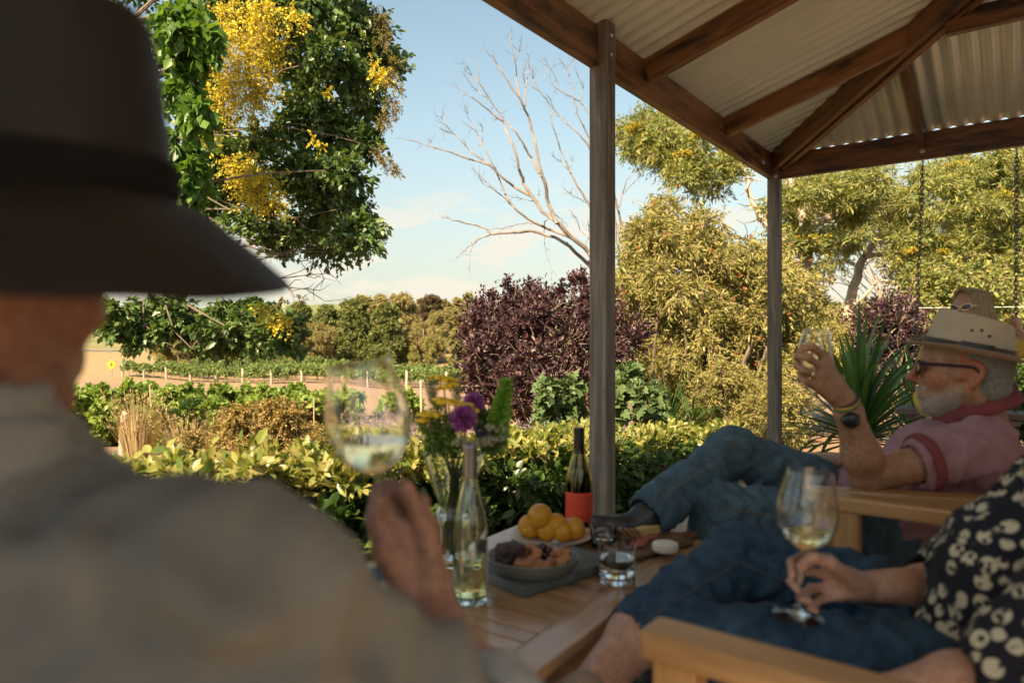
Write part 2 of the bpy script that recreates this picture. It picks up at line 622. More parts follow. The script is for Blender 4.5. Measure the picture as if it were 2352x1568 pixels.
# ------------------------------------------------------------------ foliage
T_LEAF2 = (np.array([[0, 0, 0], [0.45, 0.24, 0.07], [1, 0, -0.08], [0.45, -0.24, 0.07]]), np.array([[0, 3, 2], [0, 2, 1]]))
T_NARROW = (np.array([[0, 0, 0], [0.4, 0.075, 0.02], [1, 0, -0.06], [0.4, -0.075, 0.02]]), np.array([[0, 3, 2], [0, 2, 1]]))
T_BLOB = (np.array([[0, 0, 0], [0.5, 0.42, 0.15], [1, 0.05, 0], [0.5, -0.42, -0.12]]), np.array([[0, 3, 2], [0, 2, 1]]))
T_OVAL = (np.array([[0, 0, 0], [0.3, 0.19, 0.045], [0.32, 0, 0.0], [0.3, -0.19, 0.045], [0.68, 0.19, 0.03], [0.7, 0, -0.02], [0.68, -0.19, 0.03], [1, 0, -0.1]]),
          np.array([[0, 2, 1], [0, 3, 2], [1, 2, 5], [1, 5, 4], [2, 3, 6], [2, 6, 5], [4, 5, 7], [5, 6, 7]]))
_l = [(0, 0), (.10, .30), (.34, .46), (.36, .28), (.62, .40), (.66, .20), (1, 0)]
T_LOBED = (np.array([[0, 0, 0]] + [[x, y, 0.05 * abs(y) / .4] for x, y in _l[1:6]] + [[1, 0, -0.1]] + [[x, -y, 0.05 * abs(y) / .4] for x, y in _l[1:6][::-1]] + [[0.4, 0, -0.01]]),
           np.array([[12, i, (i + 1) % 12] for i in range(12)]))

def unit(a):
    return a / np.maximum(np.linalg.norm(a, axis=-1, keepdims=True), 1e-9)

def leaf_arrays(pos, dirs, size, tmpl, rng, up=0.6, wide=1.0):
    tv, tf = tmpl
    n = len(pos)
    x = unit(dirs)
    nz = unit(rng.normal(size=(n, 3)) + np.array([0, 0, up * 1.7]))
    y = unit(np.cross(nz, x)); z = np.cross(x, y)
    s = np.asarray(size)[:, None, None]
    tv = tv * np.array([1, wide, 1])
    V = pos[:, None, :] + s * (tv[None, :, 0:1] * x[:, None] + tv[None, :, 1:2] * y[:, None] + tv[None, :, 2:3] * z[:, None])
    F = tf[None] + (np.arange(n) * len(tv))[:, None, None]
    return V.reshape(-1, 3), F.reshape(-1, 3)

def sprigs(clumps, twigs, per, rng, droop=0.25, inner=0.25, outer=1.05, upb=0.0, spread=0.8, start=0.25, pull=0.0):
    """leaf places along twigs that grow out of each clump's middle. clumps (m,6): centre, radii"""
    C = np.asarray(clumps, float)
    tw = np.maximum(1, (twigs * (C[:, 3] * C[:, 4] * C[:, 5]) ** (2 / 3) / np.mean((C[:, 3] * C[:, 4] * C[:, 5]) ** (2 / 3)))).astype(int)
    ids = np.repeat(np.arange(len(C)), tw)
    n = len(ids)
    u = unit(rng.normal(size=(n, 3)) + np.array([0, 0, upb]))
    c, r = C[ids, :3], C[ids, 3:6]
    a = c + u * r * rng.uniform(0, inner, (n, 1))
    b = c + u * r * rng.uniform(0.62, outer, (n, 1))
    b[:, 2] -= droop * r[:, 2] * rng.uniform(0, 1, n)
    t = start + (1 - start) * (np.arange(per)[None, :] + rng.uniform(0, 1, (n, per))) / per
    pos = a[:, None] + (b - a)[:, None] * t[:, :, None]
    pos[:, :, 2] -= (droop * 0.5 * r[:, 2])[:, None] * t ** 2 * 0.5
    L = np.linalg.norm(b - a, axis=1)
    pos = pos + rng.normal(size=pos.shape) * (0.05 * L)[:, None, None]
    d = unit(b - a)[:, None] * 0.9 + rng.normal(size=pos.shape) * spread
    d[:, :, 2] -= droop + pull
    return pos.reshape(-1, 3), d.reshape(-1, 3), (a, b)

def foliage(name, clumps, twigs, per, size, tmpl, mat, parent, rng, var=0.35, up=0.6, twig_mat=None, twig_r=0.004, twig_frac=0.4, wide=1.0, kind='stuff', **kw):
    pos, d, (a, b) = sprigs(clumps, twigs, per, rng, **kw)
    sz = size * (1 + var * rng.uniform(-1, 1, len(pos)))
    V, F = leaf_arrays(pos, d, sz, tmpl, rng, up, wide)
    o = link(name, fast_mesh(name, V, F), mat, parent, False, kind)
    if twig_mat is not None:
        T = Tubes()
        sel = np.where(rng.uniform(size=len(a)) < twig_frac)[0]
        for i in sel:
            m = 0.5 * (a[i] + b[i]) + rng.normal(size=3) * 0.04 * np.linalg.norm(b[i] - a[i])
            T.add([a[i], m, b[i]], [twig_r, twig_r * 0.7, twig_r * 0.3], 3)
        if T.V: T.build('twigs', twig_mat, parent, 'stuff')
    return o

def limb(a, b, rng, bend=0.12, n=6, sag=0.0):
    a = np.array(tuple(a), float); b = np.array(tuple(b), float)
    L = np.linalg.norm(b - a)
    t = np.linspace(0, 1, n)[:, None]
    p = a + (b - a) * t
    off = rng.normal(size=(1, 3)) * bend * L
    p += off * np.sin(t * math.pi)
    p[:, 2] += (sag * L * np.sin(t * math.pi))[:, 0]
    p[1:-1] += rng.normal(size=(n - 2, 3)) * 0.025 * L
    return p
# ------------------------------------------------------------------ the place: terrain, road, deck, house, verandah
PL = np.array([0.43, 3.27]); PC = np.array([2.10, 5.50])       # verandah posts: middle one, corner one
B2 = (PC - PL) / np.linalg.norm(PC - PL)                        # along the front of the verandah
N2 = np.array([B2[1], -B2[0]])                                  # inwards, to the house
SPAN = float(np.linalg.norm(PC - PL))
def VP(t, w, z):
    """t metres along the front from the corner post towards the camera, w metres inwards"""
    q = PC - B2 * t + N2 * w
    return Vector((q[0], q[1], z))
B3 = np.array([B2[0], B2[1], 0]); N3 = np.array([N2[0], N2[1], 0])
RZ_B = math.atan2(B2[1], B2[0]); RZ_N = math.atan2(N2[1], N2[0])

_gy = [-60, 4.0, 6, 9, 12, 16, 24, 34, 45, 55, 62, 75, 88, 96, 110, 150, 200, 260, 320, 380, 460, 700]
_gz = [-.16, -.16, -.25, -.5, -.8, -1.15, -1.5, -1.85, -2.05, -2.2, -2.3, -1.45, -.15, -.05, .3, 2.6, 6.5, 12.5, 17.6, 20.6, 21.4, 18]
def ground_z(x, y):
    z = np.interp(y, _gy, _gz)
    y = np.asarray(y, float); x = np.asarray(x, float)
    far = np.clip((y - 110) / 250, 0, 1)
    z = z + far * (1.6 * np.sin(x * 0.011 + 1.0) + 0.9 * np.sin(x * 0.027 + y * 0.01))
    near = np.clip((y - 6) / 20, 0, 1) * (1 - far)
    z = z + near * (0.10 * np.sin(x * 0.35 + 0.4 * y * 0.3) + 0.05 * np.sin(x * 1.1 + y * 0.7))
    # the garden to the right of the house stays level
    lift = np.clip((x - 1.0) / 4.0, 0, 1) * np.clip((30 - y) / 18, 0, 1)
    return z * (1 - lift) + lift * np.maximum(z, -0.22)

def ground_mat():
    m, nt, out = new_mat('garden_and_field_soil')
    t = nt.nodes.new('ShaderNodeTexCoord')
    s = N(nt, 'SeparateXYZ'); nt.links.new(t.outputs['Object'], s.inputs[0])
    n1 = noise_fac(nt, t.outputs['Object'], 1.4, 8, 0.65)
    n2 = noise_fac(nt, t.outputs['Object'], 11, 7, 0.7)
    nb = noise_fac(nt, t.outputs['Object'], 0.09, 5, 0.6)
    mulch = ramp(nt, n2, [(0.3, (0.09, 0.062, 0.042)), (0.52, (0.21, 0.15, 0.10)), (0.72, (0.34, 0.26, 0.18))])
    soil = ramp(nt, n1, [(0.3, (0.22, 0.128, 0.078)), (0.7, (0.31, 0.20, 0.125))])
    straw = ramp(nt, n1, [(0.3, (0.20, 0.13, 0.062)), (0.55, (0.28, 0.19, 0.095)), (0.75, (0.22, 0.18, 0.07))])
    hill = ramp(nt, nb, [(0.38, (0.25, 0.18, 0.08)), (0.5, (0.17, 0.165, 0.055)), (0.62, (0.11, 0.14, 0.035))])
    def step(a, b):
        r = N(nt, 'MapRange'); r.inputs['From Min'].default_value = a; r.inputs['From Max'].default_value = b
        jit = N(nt, 'Math', operation='MULTIPLY_ADD'); nt.links.new(n1, jit.inputs[0]); jit.inputs[1].default_value = (b - a) * 2; nt.links.new(s.outputs['Y'], jit.inputs[2])
        nt.links.new(jit.outputs[0], r.inputs['Value'])
        return r.outputs[0]
    col = mix(nt, step(8.5, 11), mulch, soil)
    col = mix(nt, step(57, 61), col, straw)
    col = mix(nt, step(120, 170), col, hill)
    # vine rows on the far hill are too small to build
    wv = N(nt, 'TexWave'); wv.inputs['Scale'].default_value = 0.055; wv.inputs['Distortion'].default_value = 1.2; wv.inputs['Detail'].default_value = 2
    nt.links.new(t.outputs['Object'], wv.inputs['Vector'])
    top = step(235, 250)
    rows = N(nt, 'Math', operation='MULTIPLY'); nt.links.new(wv.outputs['Fac'], rows.inputs[0]); nt.links.new(top, rows.inputs[1])
    col = mix(nt, rows.outputs[0], col, (0.08, 0.13, 0.022))
    nrm = bump(nt, n2, 0.7, 0.05)
    principled(nt, out, col, 0.95, 0, nrm)
    return m

def make_ground():
    ys = np.concatenate([np.linspace(-40, 0, 9)[:-1], np.linspace(0, 30, 91)[:-1], np.linspace(30, 120, 91)[:-1], np.linspace(120, 700, 80)])
    u = np.linspace(-1, 1, 121)
    W = 14 + np.maximum(ys, 0) * 1.5
    X = u[None, :] * W[:, None]; Y = np.repeat(ys[:, None], len(u), 1)
    Z = ground_z(X, Y)
    V = np.stack([X, Y, Z], -1).reshape(-1, 3)
    i, j = np.meshgrid(np.arange(len(ys) - 1), np.arange(len(u) - 1), indexing='ij')
    k = len(u)
    F = np.stack([i * k + j, i * k + j + 1, (i + 1) * k + j + 1, (i + 1) * k + j], -1).reshape(-1, 4)
    o = link('ground', fast_mesh('ground', V, F), ground_mat(), None, True)
    tag(o, 'dry brown garden soil falling away to the vineyard and the far hill', kind='structure')
make_ground()

# country road on top of the bank
def make_road():
    xs = np.linspace(-120, 60, 91)
    V, F = [], []
    for x in xs:
        for y in (90.2, 95.4):
            V.append((x, y + 0.02 * x, float(ground_z(x, y + 0.02 * x)) + 0.05))
    for i in range(len(xs) - 1):
        F.append((2 * i, 2 * i + 2, 2 * i + 3, 2 * i + 1))
    m = pmat('road_asphalt', (0.10, 0.10, 0.105), (0.16, 0.16, 0.165), 3, 0.85, 0.3)
    o = link('road', py_mesh('road', V, F), m)
    tag(o, 'grey country road running along the top of the dry bank', kind='structure')
make_road()

M_DECK = wood_mat('weathered_deck_boards', (0.30, 0.225, 0.155), (0.50, 0.395, 0.285), (0.62, 0.51, 0.38), 0.6, 1.0, 0.35)
M_BEAM = wood_mat('stained_verandah_timber', (0.095, 0.040, 0.016), (0.23, 0.10, 0.040), (0.34, 0.165, 0.072), 0.42, 0.9, 0.3, wear=(0.03, 0.017, 0.012), wear_amt=0.62)
M_POST = wood_mat('silvered_post_timber', (0.07, 0.054, 0.043), (0.20, 0.165, 0.132), (0.40, 0.345, 0.29), 0.85, 0.9, 0.9, wear=(0.09, 0.068, 0.052), wear_amt=.45)
def metal_sheet_mat():
    m, nt, out = new_mat('zinc_coated_sheet')
    v = coords(nt, 'Object', (1, 1, 1), True)
    f = noise_fac(nt, v, 2.2, 6, 0.65)
    col = ramp(nt, f, [(0.3, (0.74, 0.725, 0.65)), (0.7, (0.86, 0.84, 0.76))])
    r = N(nt, 'MapRange'); r.inputs['To Min'].default_value = 0.22; r.inputs['To Max'].default_value = 0.38
    nt.links.new(f, r.inputs['Value'])
    principled(nt, out, col, r.outputs[0], 0.22)
    return m
M_SHEET = metal_sheet_mat()
M_BOLT = pmat('galvanised_bolt', (0.4, 0.4, 0.42), (0.6, 0.6, 0.62), 30, 0.4, 0, metallic=0.9)
M_CREAM = pmat('cream_painted_boards', (0.68, 0.63, 0.54), (0.74, 0.69, 0.60), 2, 0.8, 0.1)

# deck: every board a piece of its own
deck = empty('deck', VP(0, 0, 0)); tag(deck, 'weathered timber deck boards under the verandah', kind='structure')
BW = 0.092; DECK_W = 2.66
me_board = MB().box((0, 0, -0.016), (DECK_W / 2 + 0.09, BW / 2 - 0.003, 0.016), None, 0.003).build('plank', M_DECK).data
bpy.data.objects.remove(bpy.data.objects['plank'])
def board(t, w, rz, sx=1.0):
    o = bpy.data.objects.new('plank', me_board); COL.objects.link(o)
    o.location = VP(t, w, 0); o.rotation_euler = (0, 0, rz); o.scale = (sx, 1, 1)
    o.parent = deck
    o.matrix_parent_inverse = Matrix.Translation(deck.location).inverted()
for i in range(86):
    t = -0.06 + i * BW
    board(t, DECK_W / 2, RZ_N)
for i in range(28):            # round the corner, along the other front
    t = -0.06 + i * BW
    q = VP(t, DECK_W + 0.10 + 0.9, 0)
    board(t, DECK_W + 0.12 + 0.9, RZ_N, 0.66)
fas = MB().box((0, 0, 0), (4.0, 0.014, 0.07), None, 0.003).build('fascia_board', M_DECK)
fas.location = VP(3.9, -0.135, -0.105); fas.rotation_euler = (0, 0, RZ_B)
world_part(fas, deck)

# unseen house block, added and sized for the light under the verandah
house = empty('house', VP(4, 3.2, 0), 'unseen cream house block behind the bench, added to shape light under the verandah', 'house')
HW = 2.74
R_bn = np.stack([B3, N3, np.array([0, 0, 1.0])], 1)
def hbox(name, t0, t1, w0, w1, z0, z1, mat, bev=0.0):
    c = VP((t0 + t1) / 2, (w0 + w1) / 2, (z0 + z1) / 2)
    o = MB().box(c, ((t1 - t0) / 2, (w1 - w0) / 2, (z1 - z0) / 2), R_bn, bev).build(name, mat)
    return world_part(o, house)
hbox('wall', HW, 4.4, HW, HW + 4.4, -0.3, 3.5, M_CREAM)
for t0 in (3.4,):
    hbox('window', t0, t0 + 1.1, HW - 0.03, HW + 0.01, 0.8, 2.1, pmat('window_glass_dark', (0.03, 0.04, 0.05), (0.04, 0.05, 0.06), 2, 0.08, 0))
rr = MB()
ov = 0.15
corner = [VP(HW - ov, HW - ov, 3.45), VP(4.6, HW - ov, 3.45), VP(4.6, HW + 4.6, 3.45), VP(HW - ov, HW + 4.6, 3.45)]
ridge = [VP(HW + 1.0, HW + 2.2, 4.7), VP(HW + 1.2, HW + 2.2, 4.7)]
rr.add([tuple(c) for c in corner + ridge], [(0, 1, 5, 4), (1, 2, 5), (2, 3, 4, 5), (3, 0, 4), (0, 3, 2, 1)])
world_part(rr.build('roof', M_SHEET), house)

# verandah
ver = empty('verandah', VP(0, 0, 0), 'timber verandah with corrugated metal roof and weathered posts', 'verandah')
BB, BT = 2.345, 2.535            # beam underside and top
PITCH = 0.30
def vpart(o): return world_part(o, ver)
def board_obj(name, a, b, wid, dep, mat, up=(0, 0, 1), bev=0.004):
    a = Vector(a); b = Vector(b)
    L = (b - a).length
    R = frame_from(b - a, up)
    o = MB().box((0, 0, 0), (L / 2, wid / 2, dep / 2), None, bev).build(name, mat)
    M4 = Matrix([[*R[0], 0], [*R[1], 0], [*R[2], 0], [0, 0, 0, 1]])
    M4.translation = (a + b) / 2
    o.matrix_basis = M4
    return o
LT = 8.7                                    # verandah length towards the camera
PW = 0.092
for t in (0, SPAN, 2 * SPAN, 3 * SPAN):
    o = board_obj('post', VP(t, 0.0, -0.2), VP(t, 0.0, BT + 0.02 if t else BT - 0.03), PW, PW, M_POST, up=tuple(N3), bev=0.006)
    vpart(o)
o = board_obj('post', VP(0, SPAN, -0.2), VP(0, SPAN, BT - 0.03), PW, PW, M_POST, up=tuple(N3), bev=0.006); vpart(o)
zb = (BB + BT) / 2
for a, b in ((LT, 2 * SPAN + .0), (2 * SPAN - .0, SPAN), (SPAN, 0)):
    e0 = 0.0 if b else -0.03
    o = board_obj('beam', VP(a - 0.002, -0.022, zb), VP(b + e0 + 0.002, -0.022, zb), 0.048, BT - BB, M_BEAM); vpart(o)
o = board_obj('beam', VP(-0.022, 0.022, zb), VP(-0.022, 3.6, zb), 0.048, BT - BB, M_BEAM); vpart(o)
o = board_obj('beam', VP(4.4, 2.66, BT + PITCH * 2.66 - .16), VP(LT, 2.66, BT + PITCH * 2.66 - .16), 0.048, 0.19, M_BEAM); vpart(o)
for t in (3 * SPAN,):
    o = board_obj('post', VP(t, 2.66, -.2), VP(t, 2.66, BT + PITCH * 2.66 - .26), PW, PW, M_POST, up=tuple(N3), bev=.006); vpart(o)
# rafters
RD = 0.125
def roof_z(w): return BT + PITCH * w
for k in range(8):
    t = 1.126 + k * 1.187
    wmax = min(2.6, t - 0.04)
    o = board_obj('rafter', VP(t, 0.005, roof_z(0.005) - RD / 2), VP(t, wmax, roof_z(wmax) - RD / 2), 0.045, RD, M_BEAM); vpart(o)
for k in range(2):
    s = 1.02 + k * 1.187
    o = board_obj('rafter', VP(0.005, s, roof_z(0.005) - RD / 2), VP(s - 0.05, s, roof_z(s - 0.05) - RD / 2), 0.045, RD, M_BEAM); vpart(o)
for sgn in (-1, 1):
    a = np.array(VP(0.03, 0.03, roof_z(0.03) - RD / 2 - 0.012)); b = np.array(VP(2.6, 2.6, roof_z(2.6) - RD / 2 - 0.012))
    d = unit((b - a)[:2]); off = np.array([d[1], -d[0], 0]) * 0.037 * sgn
    o = board_obj('hip_rafter', a + off, b + off, 0.044, RD + 0.02, M_BEAM); vpart(o)
o = board_obj('purlin', VP(1.26, 1.26, roof_z(1.2) - 0.13), VP(1.26, 3.6, roof_z(1.2) - 0.13), 0.045, 0.12, M_BEAM); vpart(o)
o = board_obj('purlin', VP(1.3, 1.26, roof_z(1.2) - 0.13), VP(LT, 1.26, roof_z(1.2) - 0.13), 0.045, 0.12, M_BEAM)
bpy.data.objects.remove(o)
# corrugated sheets
PITCHW, AMP = 0.098, 0.0155
def sheet(t0, t1, side, lift=0.0):
    ts = np.arange(t0, t1 + 1e-6, PITCHW / 10)
    ws = np.linspace(0, 1, 12)
    V = []
    for t in ts:
        w1 = min(2.72, max(t + 0.03, 0.0)) ; w0 = -0.045
        if w1 < w0 + 0.01: w1 = w0 + 0.01
        zc = AMP * math.sin(2 * math.pi * t / PITCHW) + AMP + 0.004 + lift
        for s in ws:
            w = w0 + (w1 - w0) * s
            V.append(tuple(VP(t, w, roof_z(w) + zc)) if side == 0 else tuple(VP(w, t, roof_z(w) + zc)))
    k = len(ws)
    F = [(i * k + j, i * k + j + 1, (i + 1) * k + j + 1, (i + 1) * k + j) for i in range(len(ts) - 1) for j in range(k - 1)]
    if side == 1: F = [f[::-1] for f in F]
    o = link('roof_sheet', py_mesh('roof_sheet', V, F), M_SHEET, None, True)
    vpart(o)
for k in range(11): sheet(-0.05 + k * 0.784, -0.05 + (k + 1) * 0.784 + 0.05, 0, .003 * (k % 2))
for k in range(5): sheet(-0.05 + k * 0.784, -0.05 + (k + 1) * 0.784 + 0.05, 1, .003 * (k % 2))
# a second, outer skin keeps daylight out where the sheets lap
def ridge_cap():
    a = [VP(-0.05 + 0.0, -0.12 + 0.0, 0)]
    V = []
    for t in np.linspace(-0.03, 2.75, 12):
        for dt, dw, dz in ((0.16, 0, 0.035), (0, 0, 0.075), (0, 0.16, 0.035)):
            V.append(tuple(VP(t + dt, t + dw, roof_z(t) + dz)))
    F = [(i * 3 + j, i * 3 + j + 1, i * 3 + j + 4, i * 3 + j + 3) for i in range(11) for j in range(2)]
    o = link('hip_capping', py_mesh('hip_capping', V, F), M_SHEET); vpart(o)
ridge_cap()
# bolts: coach bolts in post tops, knot-like washer on the beam, screws in the rafter
def bolt(p, d, r=0.011):
    R = frame_from(d); R = np.stack([R[:, 1], R[:, 2], R[:, 0]], 1)
    o = MB().lathe([(0.0001, 0.009), (r * 0.6, 0.008), (r, 0.003), (r, 0.0), (r * 1.5, 0.0), (r * 1.5, -0.002)], 12, tuple(p), R=R).build('bolt', M_BOLT, None, True)
    vpart(o)
for z in (2.40, 2.49):
    bolt(VP(SPAN - 0.0, PW / 2, z), N3)
    bolt(VP(SPAN - PW / 2 - 0.0, 0.018, z), -B3, 0.009)
bolt(VP(PW / 2 + 0.001, 0.02, 2.36), -B3); bolt(VP(0.0, PW / 2, 2.42), N3); bolt(VP(0.30, 0.004, 2.425), N3, 0.02)
bolt(VP(0.0035, 1.02, 2.40), -B3, 0.012)

# ------------------------------------------------------------------ swing under the right-hand beam
M_CHAIN = pmat('dark_steel_chain', (0.10, 0.085, 0.075), (0.22, 0.19, 0.17), 40, 0.5, 0.2, metallic=0.8)
swing = empty('porch_swing', VP(0.5, 1.2, 0.6), 'timber seat swing hung on two steel chains from the right-hand beam', 'swing')
SW_OFF = -0.5 * B3
def chain_path(a, b, name):
    a = np.array(tuple(a)); b = np.array(tuple(b))
    L = np.linalg.norm(b - a); n = int(L / 0.031)
    d = (b - a) / L
    R = frame_from(d, (0.3, 0.9, 0.1))
    lk = []
    for q in np.linspace(0, 2 * math.pi, 12, endpoint=False):
        lk.append((0.0125 * math.cos(q) + (0.0095 if math.cos(q) > 0 else -0.0095), 0.0115 * math.sin(q)))
    Tm = MB()
    for i in range(n):
        c = a + d * (i + 0.5) * L / n
        y = R[:, 1] if i % 2 else R[:, 2]
        ring = [c + d * u + y * v for u, v in lk]
        ring.append(ring[0]); 
        V, F = tube_arrays(ring, 0.0033, 5)
        Tm.add(V, F)
    o = Tm.build(name, M_CHAIN, None, True, 'stuff'); world_part(o, swing)
for s in (1.02, 1.56):
    top = np.array(VP(-0.022, s, BB - 0.015)); bot = top + SW_OFF; bot[2] = 0.60
    chain_path(top - [0, 0, 0.03], bot, 'chain')
    hk = MB().tube([top + [0, 0, 0.03], top, top - [0, 0, 0.035]], [0.008, 0.008, 0.005], 8).build('eye_bolt', M_BOLT, None, True); world_part(hk, swing)
M_SEATW = wood_mat('swing_seat_wood', (0.10, 0.07, 0.055), (0.20, 0.15, 0.115), (0.30, 0.24, 0.19), 0.7)
cs = np.array(VP(-0.022, 1.29, 0.60)) + SW_OFF
for k, off in enumerate((-0.1, 0.0, 0.1)):
    o = board_obj('seat_board', Vector(cs - N3 * 0.36 + B3 * off), Vector(cs + N3 * 0.36 + B3 * off), 0.09, 0.035, M_SEATW); world_part(o, swing)
for s in (-0.27, 0.27):
    o = board_obj('cross_bar', Vector(cs + N3 * s - B3 * 0.16 - [0, 0, .036]), Vector(cs + N3 * s + B3 * 0.16 - [0, 0, .036]), 0.05, 0.03, M_SEATW); world_part(o, swing)
# ------------------------------------------------------------------ vegetation
def rng_(k): return np.random.default_rng(1000 + k)
def cl(px, py, d, rpx, asp=1.0, deep=1.0):
    p = P(px, py, d); r = rpx * d / FPX
    return (p.x, p.y, p.z, r, r * deep, r * asp)
def in_poly(x, y, poly):
    c = False; n = len(poly)
    for i in range(n):
        x1, y1 = poly[i]; x2, y2 = poly[i - 1]
        if (y1 > y) != (y2 > y) and x < (x2 - x1) * (y - y1) / (y2 - y1) + x1: c = not c
    return c
def poly_clumps(poly, n, d0, d1, r0, r1, rng, asp=1.0):
    xs = [p[0] for p in poly]; ys = [p[1] for p in poly]
    out = []; pts = []
    tries = 0
    while len(out) < n and tries < n * 200:
        tries += 1
        x = rng.uniform(min(xs), max(xs)); y = rng.uniform(min(ys), max(ys))
        if not in_poly(x, y, poly): continue
        if pts and min((x - a) ** 2 + (y - b) ** 2 for a, b in pts) < (0.45 * r0) ** 2: continue
        pts.append((x, y))
        out.append(cl(x, y, rng.uniform(d0, d1), rng.uniform(r0, r1), asp))
    return out
def groundp(px, d):
    x = (px - 1176) / FPX * d
    return Vector((x, d, float(ground_z(x, d))))

M_BARK = pmat('grey_brown_bark', (0.10, 0.075, 0.055), (0.22, 0.17, 0.125), 9, 0.9, 0.7, 30, stretch=(1, 1, .3), dist=.02)
M_BARKP = pmat('pale_gum_bark', (0.30, 0.23, 0.17), (0.46, 0.38, 0.30), 6, 0.85, 0.5, 25, stretch=(1, 1, .3), dist=.02)
M_DEAD = pmat('bleached_dead_wood', (0.10, 0.078, 0.066), (0.30, 0.255, 0.215), 5, 0.85, 0.4, 22, stretch=(1, 1, .5))
M_TWIG = pmat('brown_twig', (0.12, 0.075, 0.045), (0.23, 0.155, 0.10), 12, 0.9, 0.2)
M_TWIGP = pmat('pale_lichen_twig', (0.30, 0.235, 0.16), (0.45, 0.36, 0.25), 12, 0.9, 0.2)

M_RAIN = leaf_mat('golden_rain_leaf', [(0.05, 0.10, 0.035), (0.095, 0.17, 0.05), (0.145, 0.235, 0.065), (0.07, 0.135, 0.045), (0.22, 0.29, 0.08)], 0.33, 0.38, gloss=.5)
M_WIST = leaf_mat('broad_bright_leaf', [(0.06, 0.14, 0.022), (0.10, 0.21, 0.03), (0.15, 0.26, 0.045), (0.075, 0.16, 0.03)], 0.4, 0.4)
M_YELLOW = leaf_mat('yellow_panicle_flower', [(0.62, 0.50, 0.03), (0.80, 0.68, 0.07), (0.74, 0.60, 0.04), (0.50, 0.40, 0.03), (0.36, 0.36, 0.05)], 0.35, 0.6, tcol=(1.2, 1.1, 0.4))
M_WISP = leaf_mat('wispy_seed', [(0.20, 0.19, 0.09), (0.30, 0.25, 0.08), (0.16, 0.16, 0.09), (0.42, 0.30, 0.04)], 0.3, 0.7)
M_PLUM = leaf_mat('purple_plum_leaf', [(0.034, 0.019, 0.026), (0.058, 0.029, 0.038), (0.085, 0.042, 0.050), (0.042, 0.024, 0.032), (0.125, 0.072, 0.08), (0.09, 0.03, 0.032)], 0.2, 0.4, tcol=(1.8, 0.8, 0.7))
M_BOTB = leaf_mat('bottlebrush_leaf', [(0.18, 0.185, 0.05), (0.30, 0.28, 0.08), (0.40, 0.35, 0.12), (0.23, 0.24, 0.065), (0.48, 0.38, 0.18)], 0.3, 0.5)
M_BRUSH = leaf_mat('orange_red_brush', [(0.50, 0.17, 0.06), (0.58, 0.26, 0.09), (0.42, 0.13, 0.06)], 0.3, 0.7, tcol=(1.2, 0.8, 0.5))
M_ACAC = leaf_mat('feathery_acacia_leaf', [(0.16, 0.215, 0.065), (0.25, 0.30, 0.09), (0.33, 0.34, 0.10), (0.20, 0.245, 0.10), (0.46, 0.38, 0.06)], 0.35, 0.5)
M_ACAY = leaf_mat('acacia_yellow_bloom', [(0.42, 0.32, 0.03), (0.52, 0.40, 0.05), (0.32, 0.27, 0.04)], 0.3, 0.6)
M_FIG = leaf_mat('grey_green_lobed_leaf', [(0.085, 0.15, 0.055), (0.13, 0.20, 0.075), (0.17, 0.235, 0.10), (0.10, 0.17, 0.07)], 0.3, 0.5)
M_HEDGE = leaf_mat('glossy_hedge_leaf', [(0.028, 0.068, 0.016), (0.05, 0.105, 0.022), (0.085, 0.15, 0.03), (0.13, 0.19, 0.04), (0.04, 0.085, 0.02)], 0.33, 0.33, gloss=0.5)
M_HEDGET = leaf_mat('sunlit_top_hedge_leaf', [(0.24, 0.28, 0.06), (0.40, 0.38, 0.11), (0.30, 0.34, 0.08), (0.50, 0.44, 0.17), (0.15, 0.21, 0.045), (0.10, 0.16, 0.035)], 0.4, 0.33, gloss=0.5)  # yellow sunlight on the hedge top is put into these leaf colours
M_VINE = leaf_mat('grapevine_leaf', [(0.15, 0.24, 0.045), (0.22, 0.33, 0.065), (0.31, 0.42, 0.10), (0.18, 0.28, 0.055), (0.42, 0.47, 0.13)], 0.35, 0.45)
M_VINEF = leaf_mat('far_vine_leaf', [(0.12, 0.185, 0.055), (0.18, 0.25, 0.075), (0.24, 0.31, 0.10), (0.15, 0.21, 0.07)], 0.3, 0.5)
M_PINE = leaf_mat('pine_needle', [(0.07, 0.10, 0.035), (0.13, 0.165, 0.05), (0.21, 0.235, 0.07), (0.30, 0.30, 0.09)], 0.2, 0.6)
M_PINEL = leaf_mat('light_conifer', [(0.23, 0.24, 0.08), (0.33, 0.32, 0.11), (0.42, 0.385, 0.14)], 0.25, 0.6)
M_EUC = leaf_mat('gum_leaf', [(0.20, 0.185, 0.065), (0.32, 0.275, 0.105), (0.42, 0.35, 0.15), (0.26, 0.235, 0.09)], 0.25, 0.55)
M_EUCR = leaf_mat('russet_gum_leaf', [(0.15, 0.105, 0.065), (0.20, 0.14, 0.085), (0.16, 0.13, 0.06)], 0.25, 0.55)
M_BRSH = leaf_mat('brown_shrub_leaf', [(0.20, 0.165, 0.05), (0.33, 0.25, 0.075), (0.44, 0.30, 0.11), (0.24, 0.21, 0.06), (0.52, 0.38, 0.17)], 0.3, 0.5)
M_STRAW = leaf_mat('dry_grass_blade', [(0.42, 0.31, 0.16), (0.52, 0.40, 0.23), (0.36, 0.27, 0.13)], 0.3, 0.7)
M_LAV = leaf_mat('lavender_grey', [(0.20, 0.20, 0.17), (0.27, 0.25, 0.24), (0.22, 0.18, 0.26), (0.30, 0.28, 0.26)], 0.25, 0.7)
M_SILV = leaf_mat('silver_leaf', [(0.30, 0.30, 0.27), (0.40, 0.39, 0.36), (0.25, 0.26, 0.22)], 0.25, 0.7)
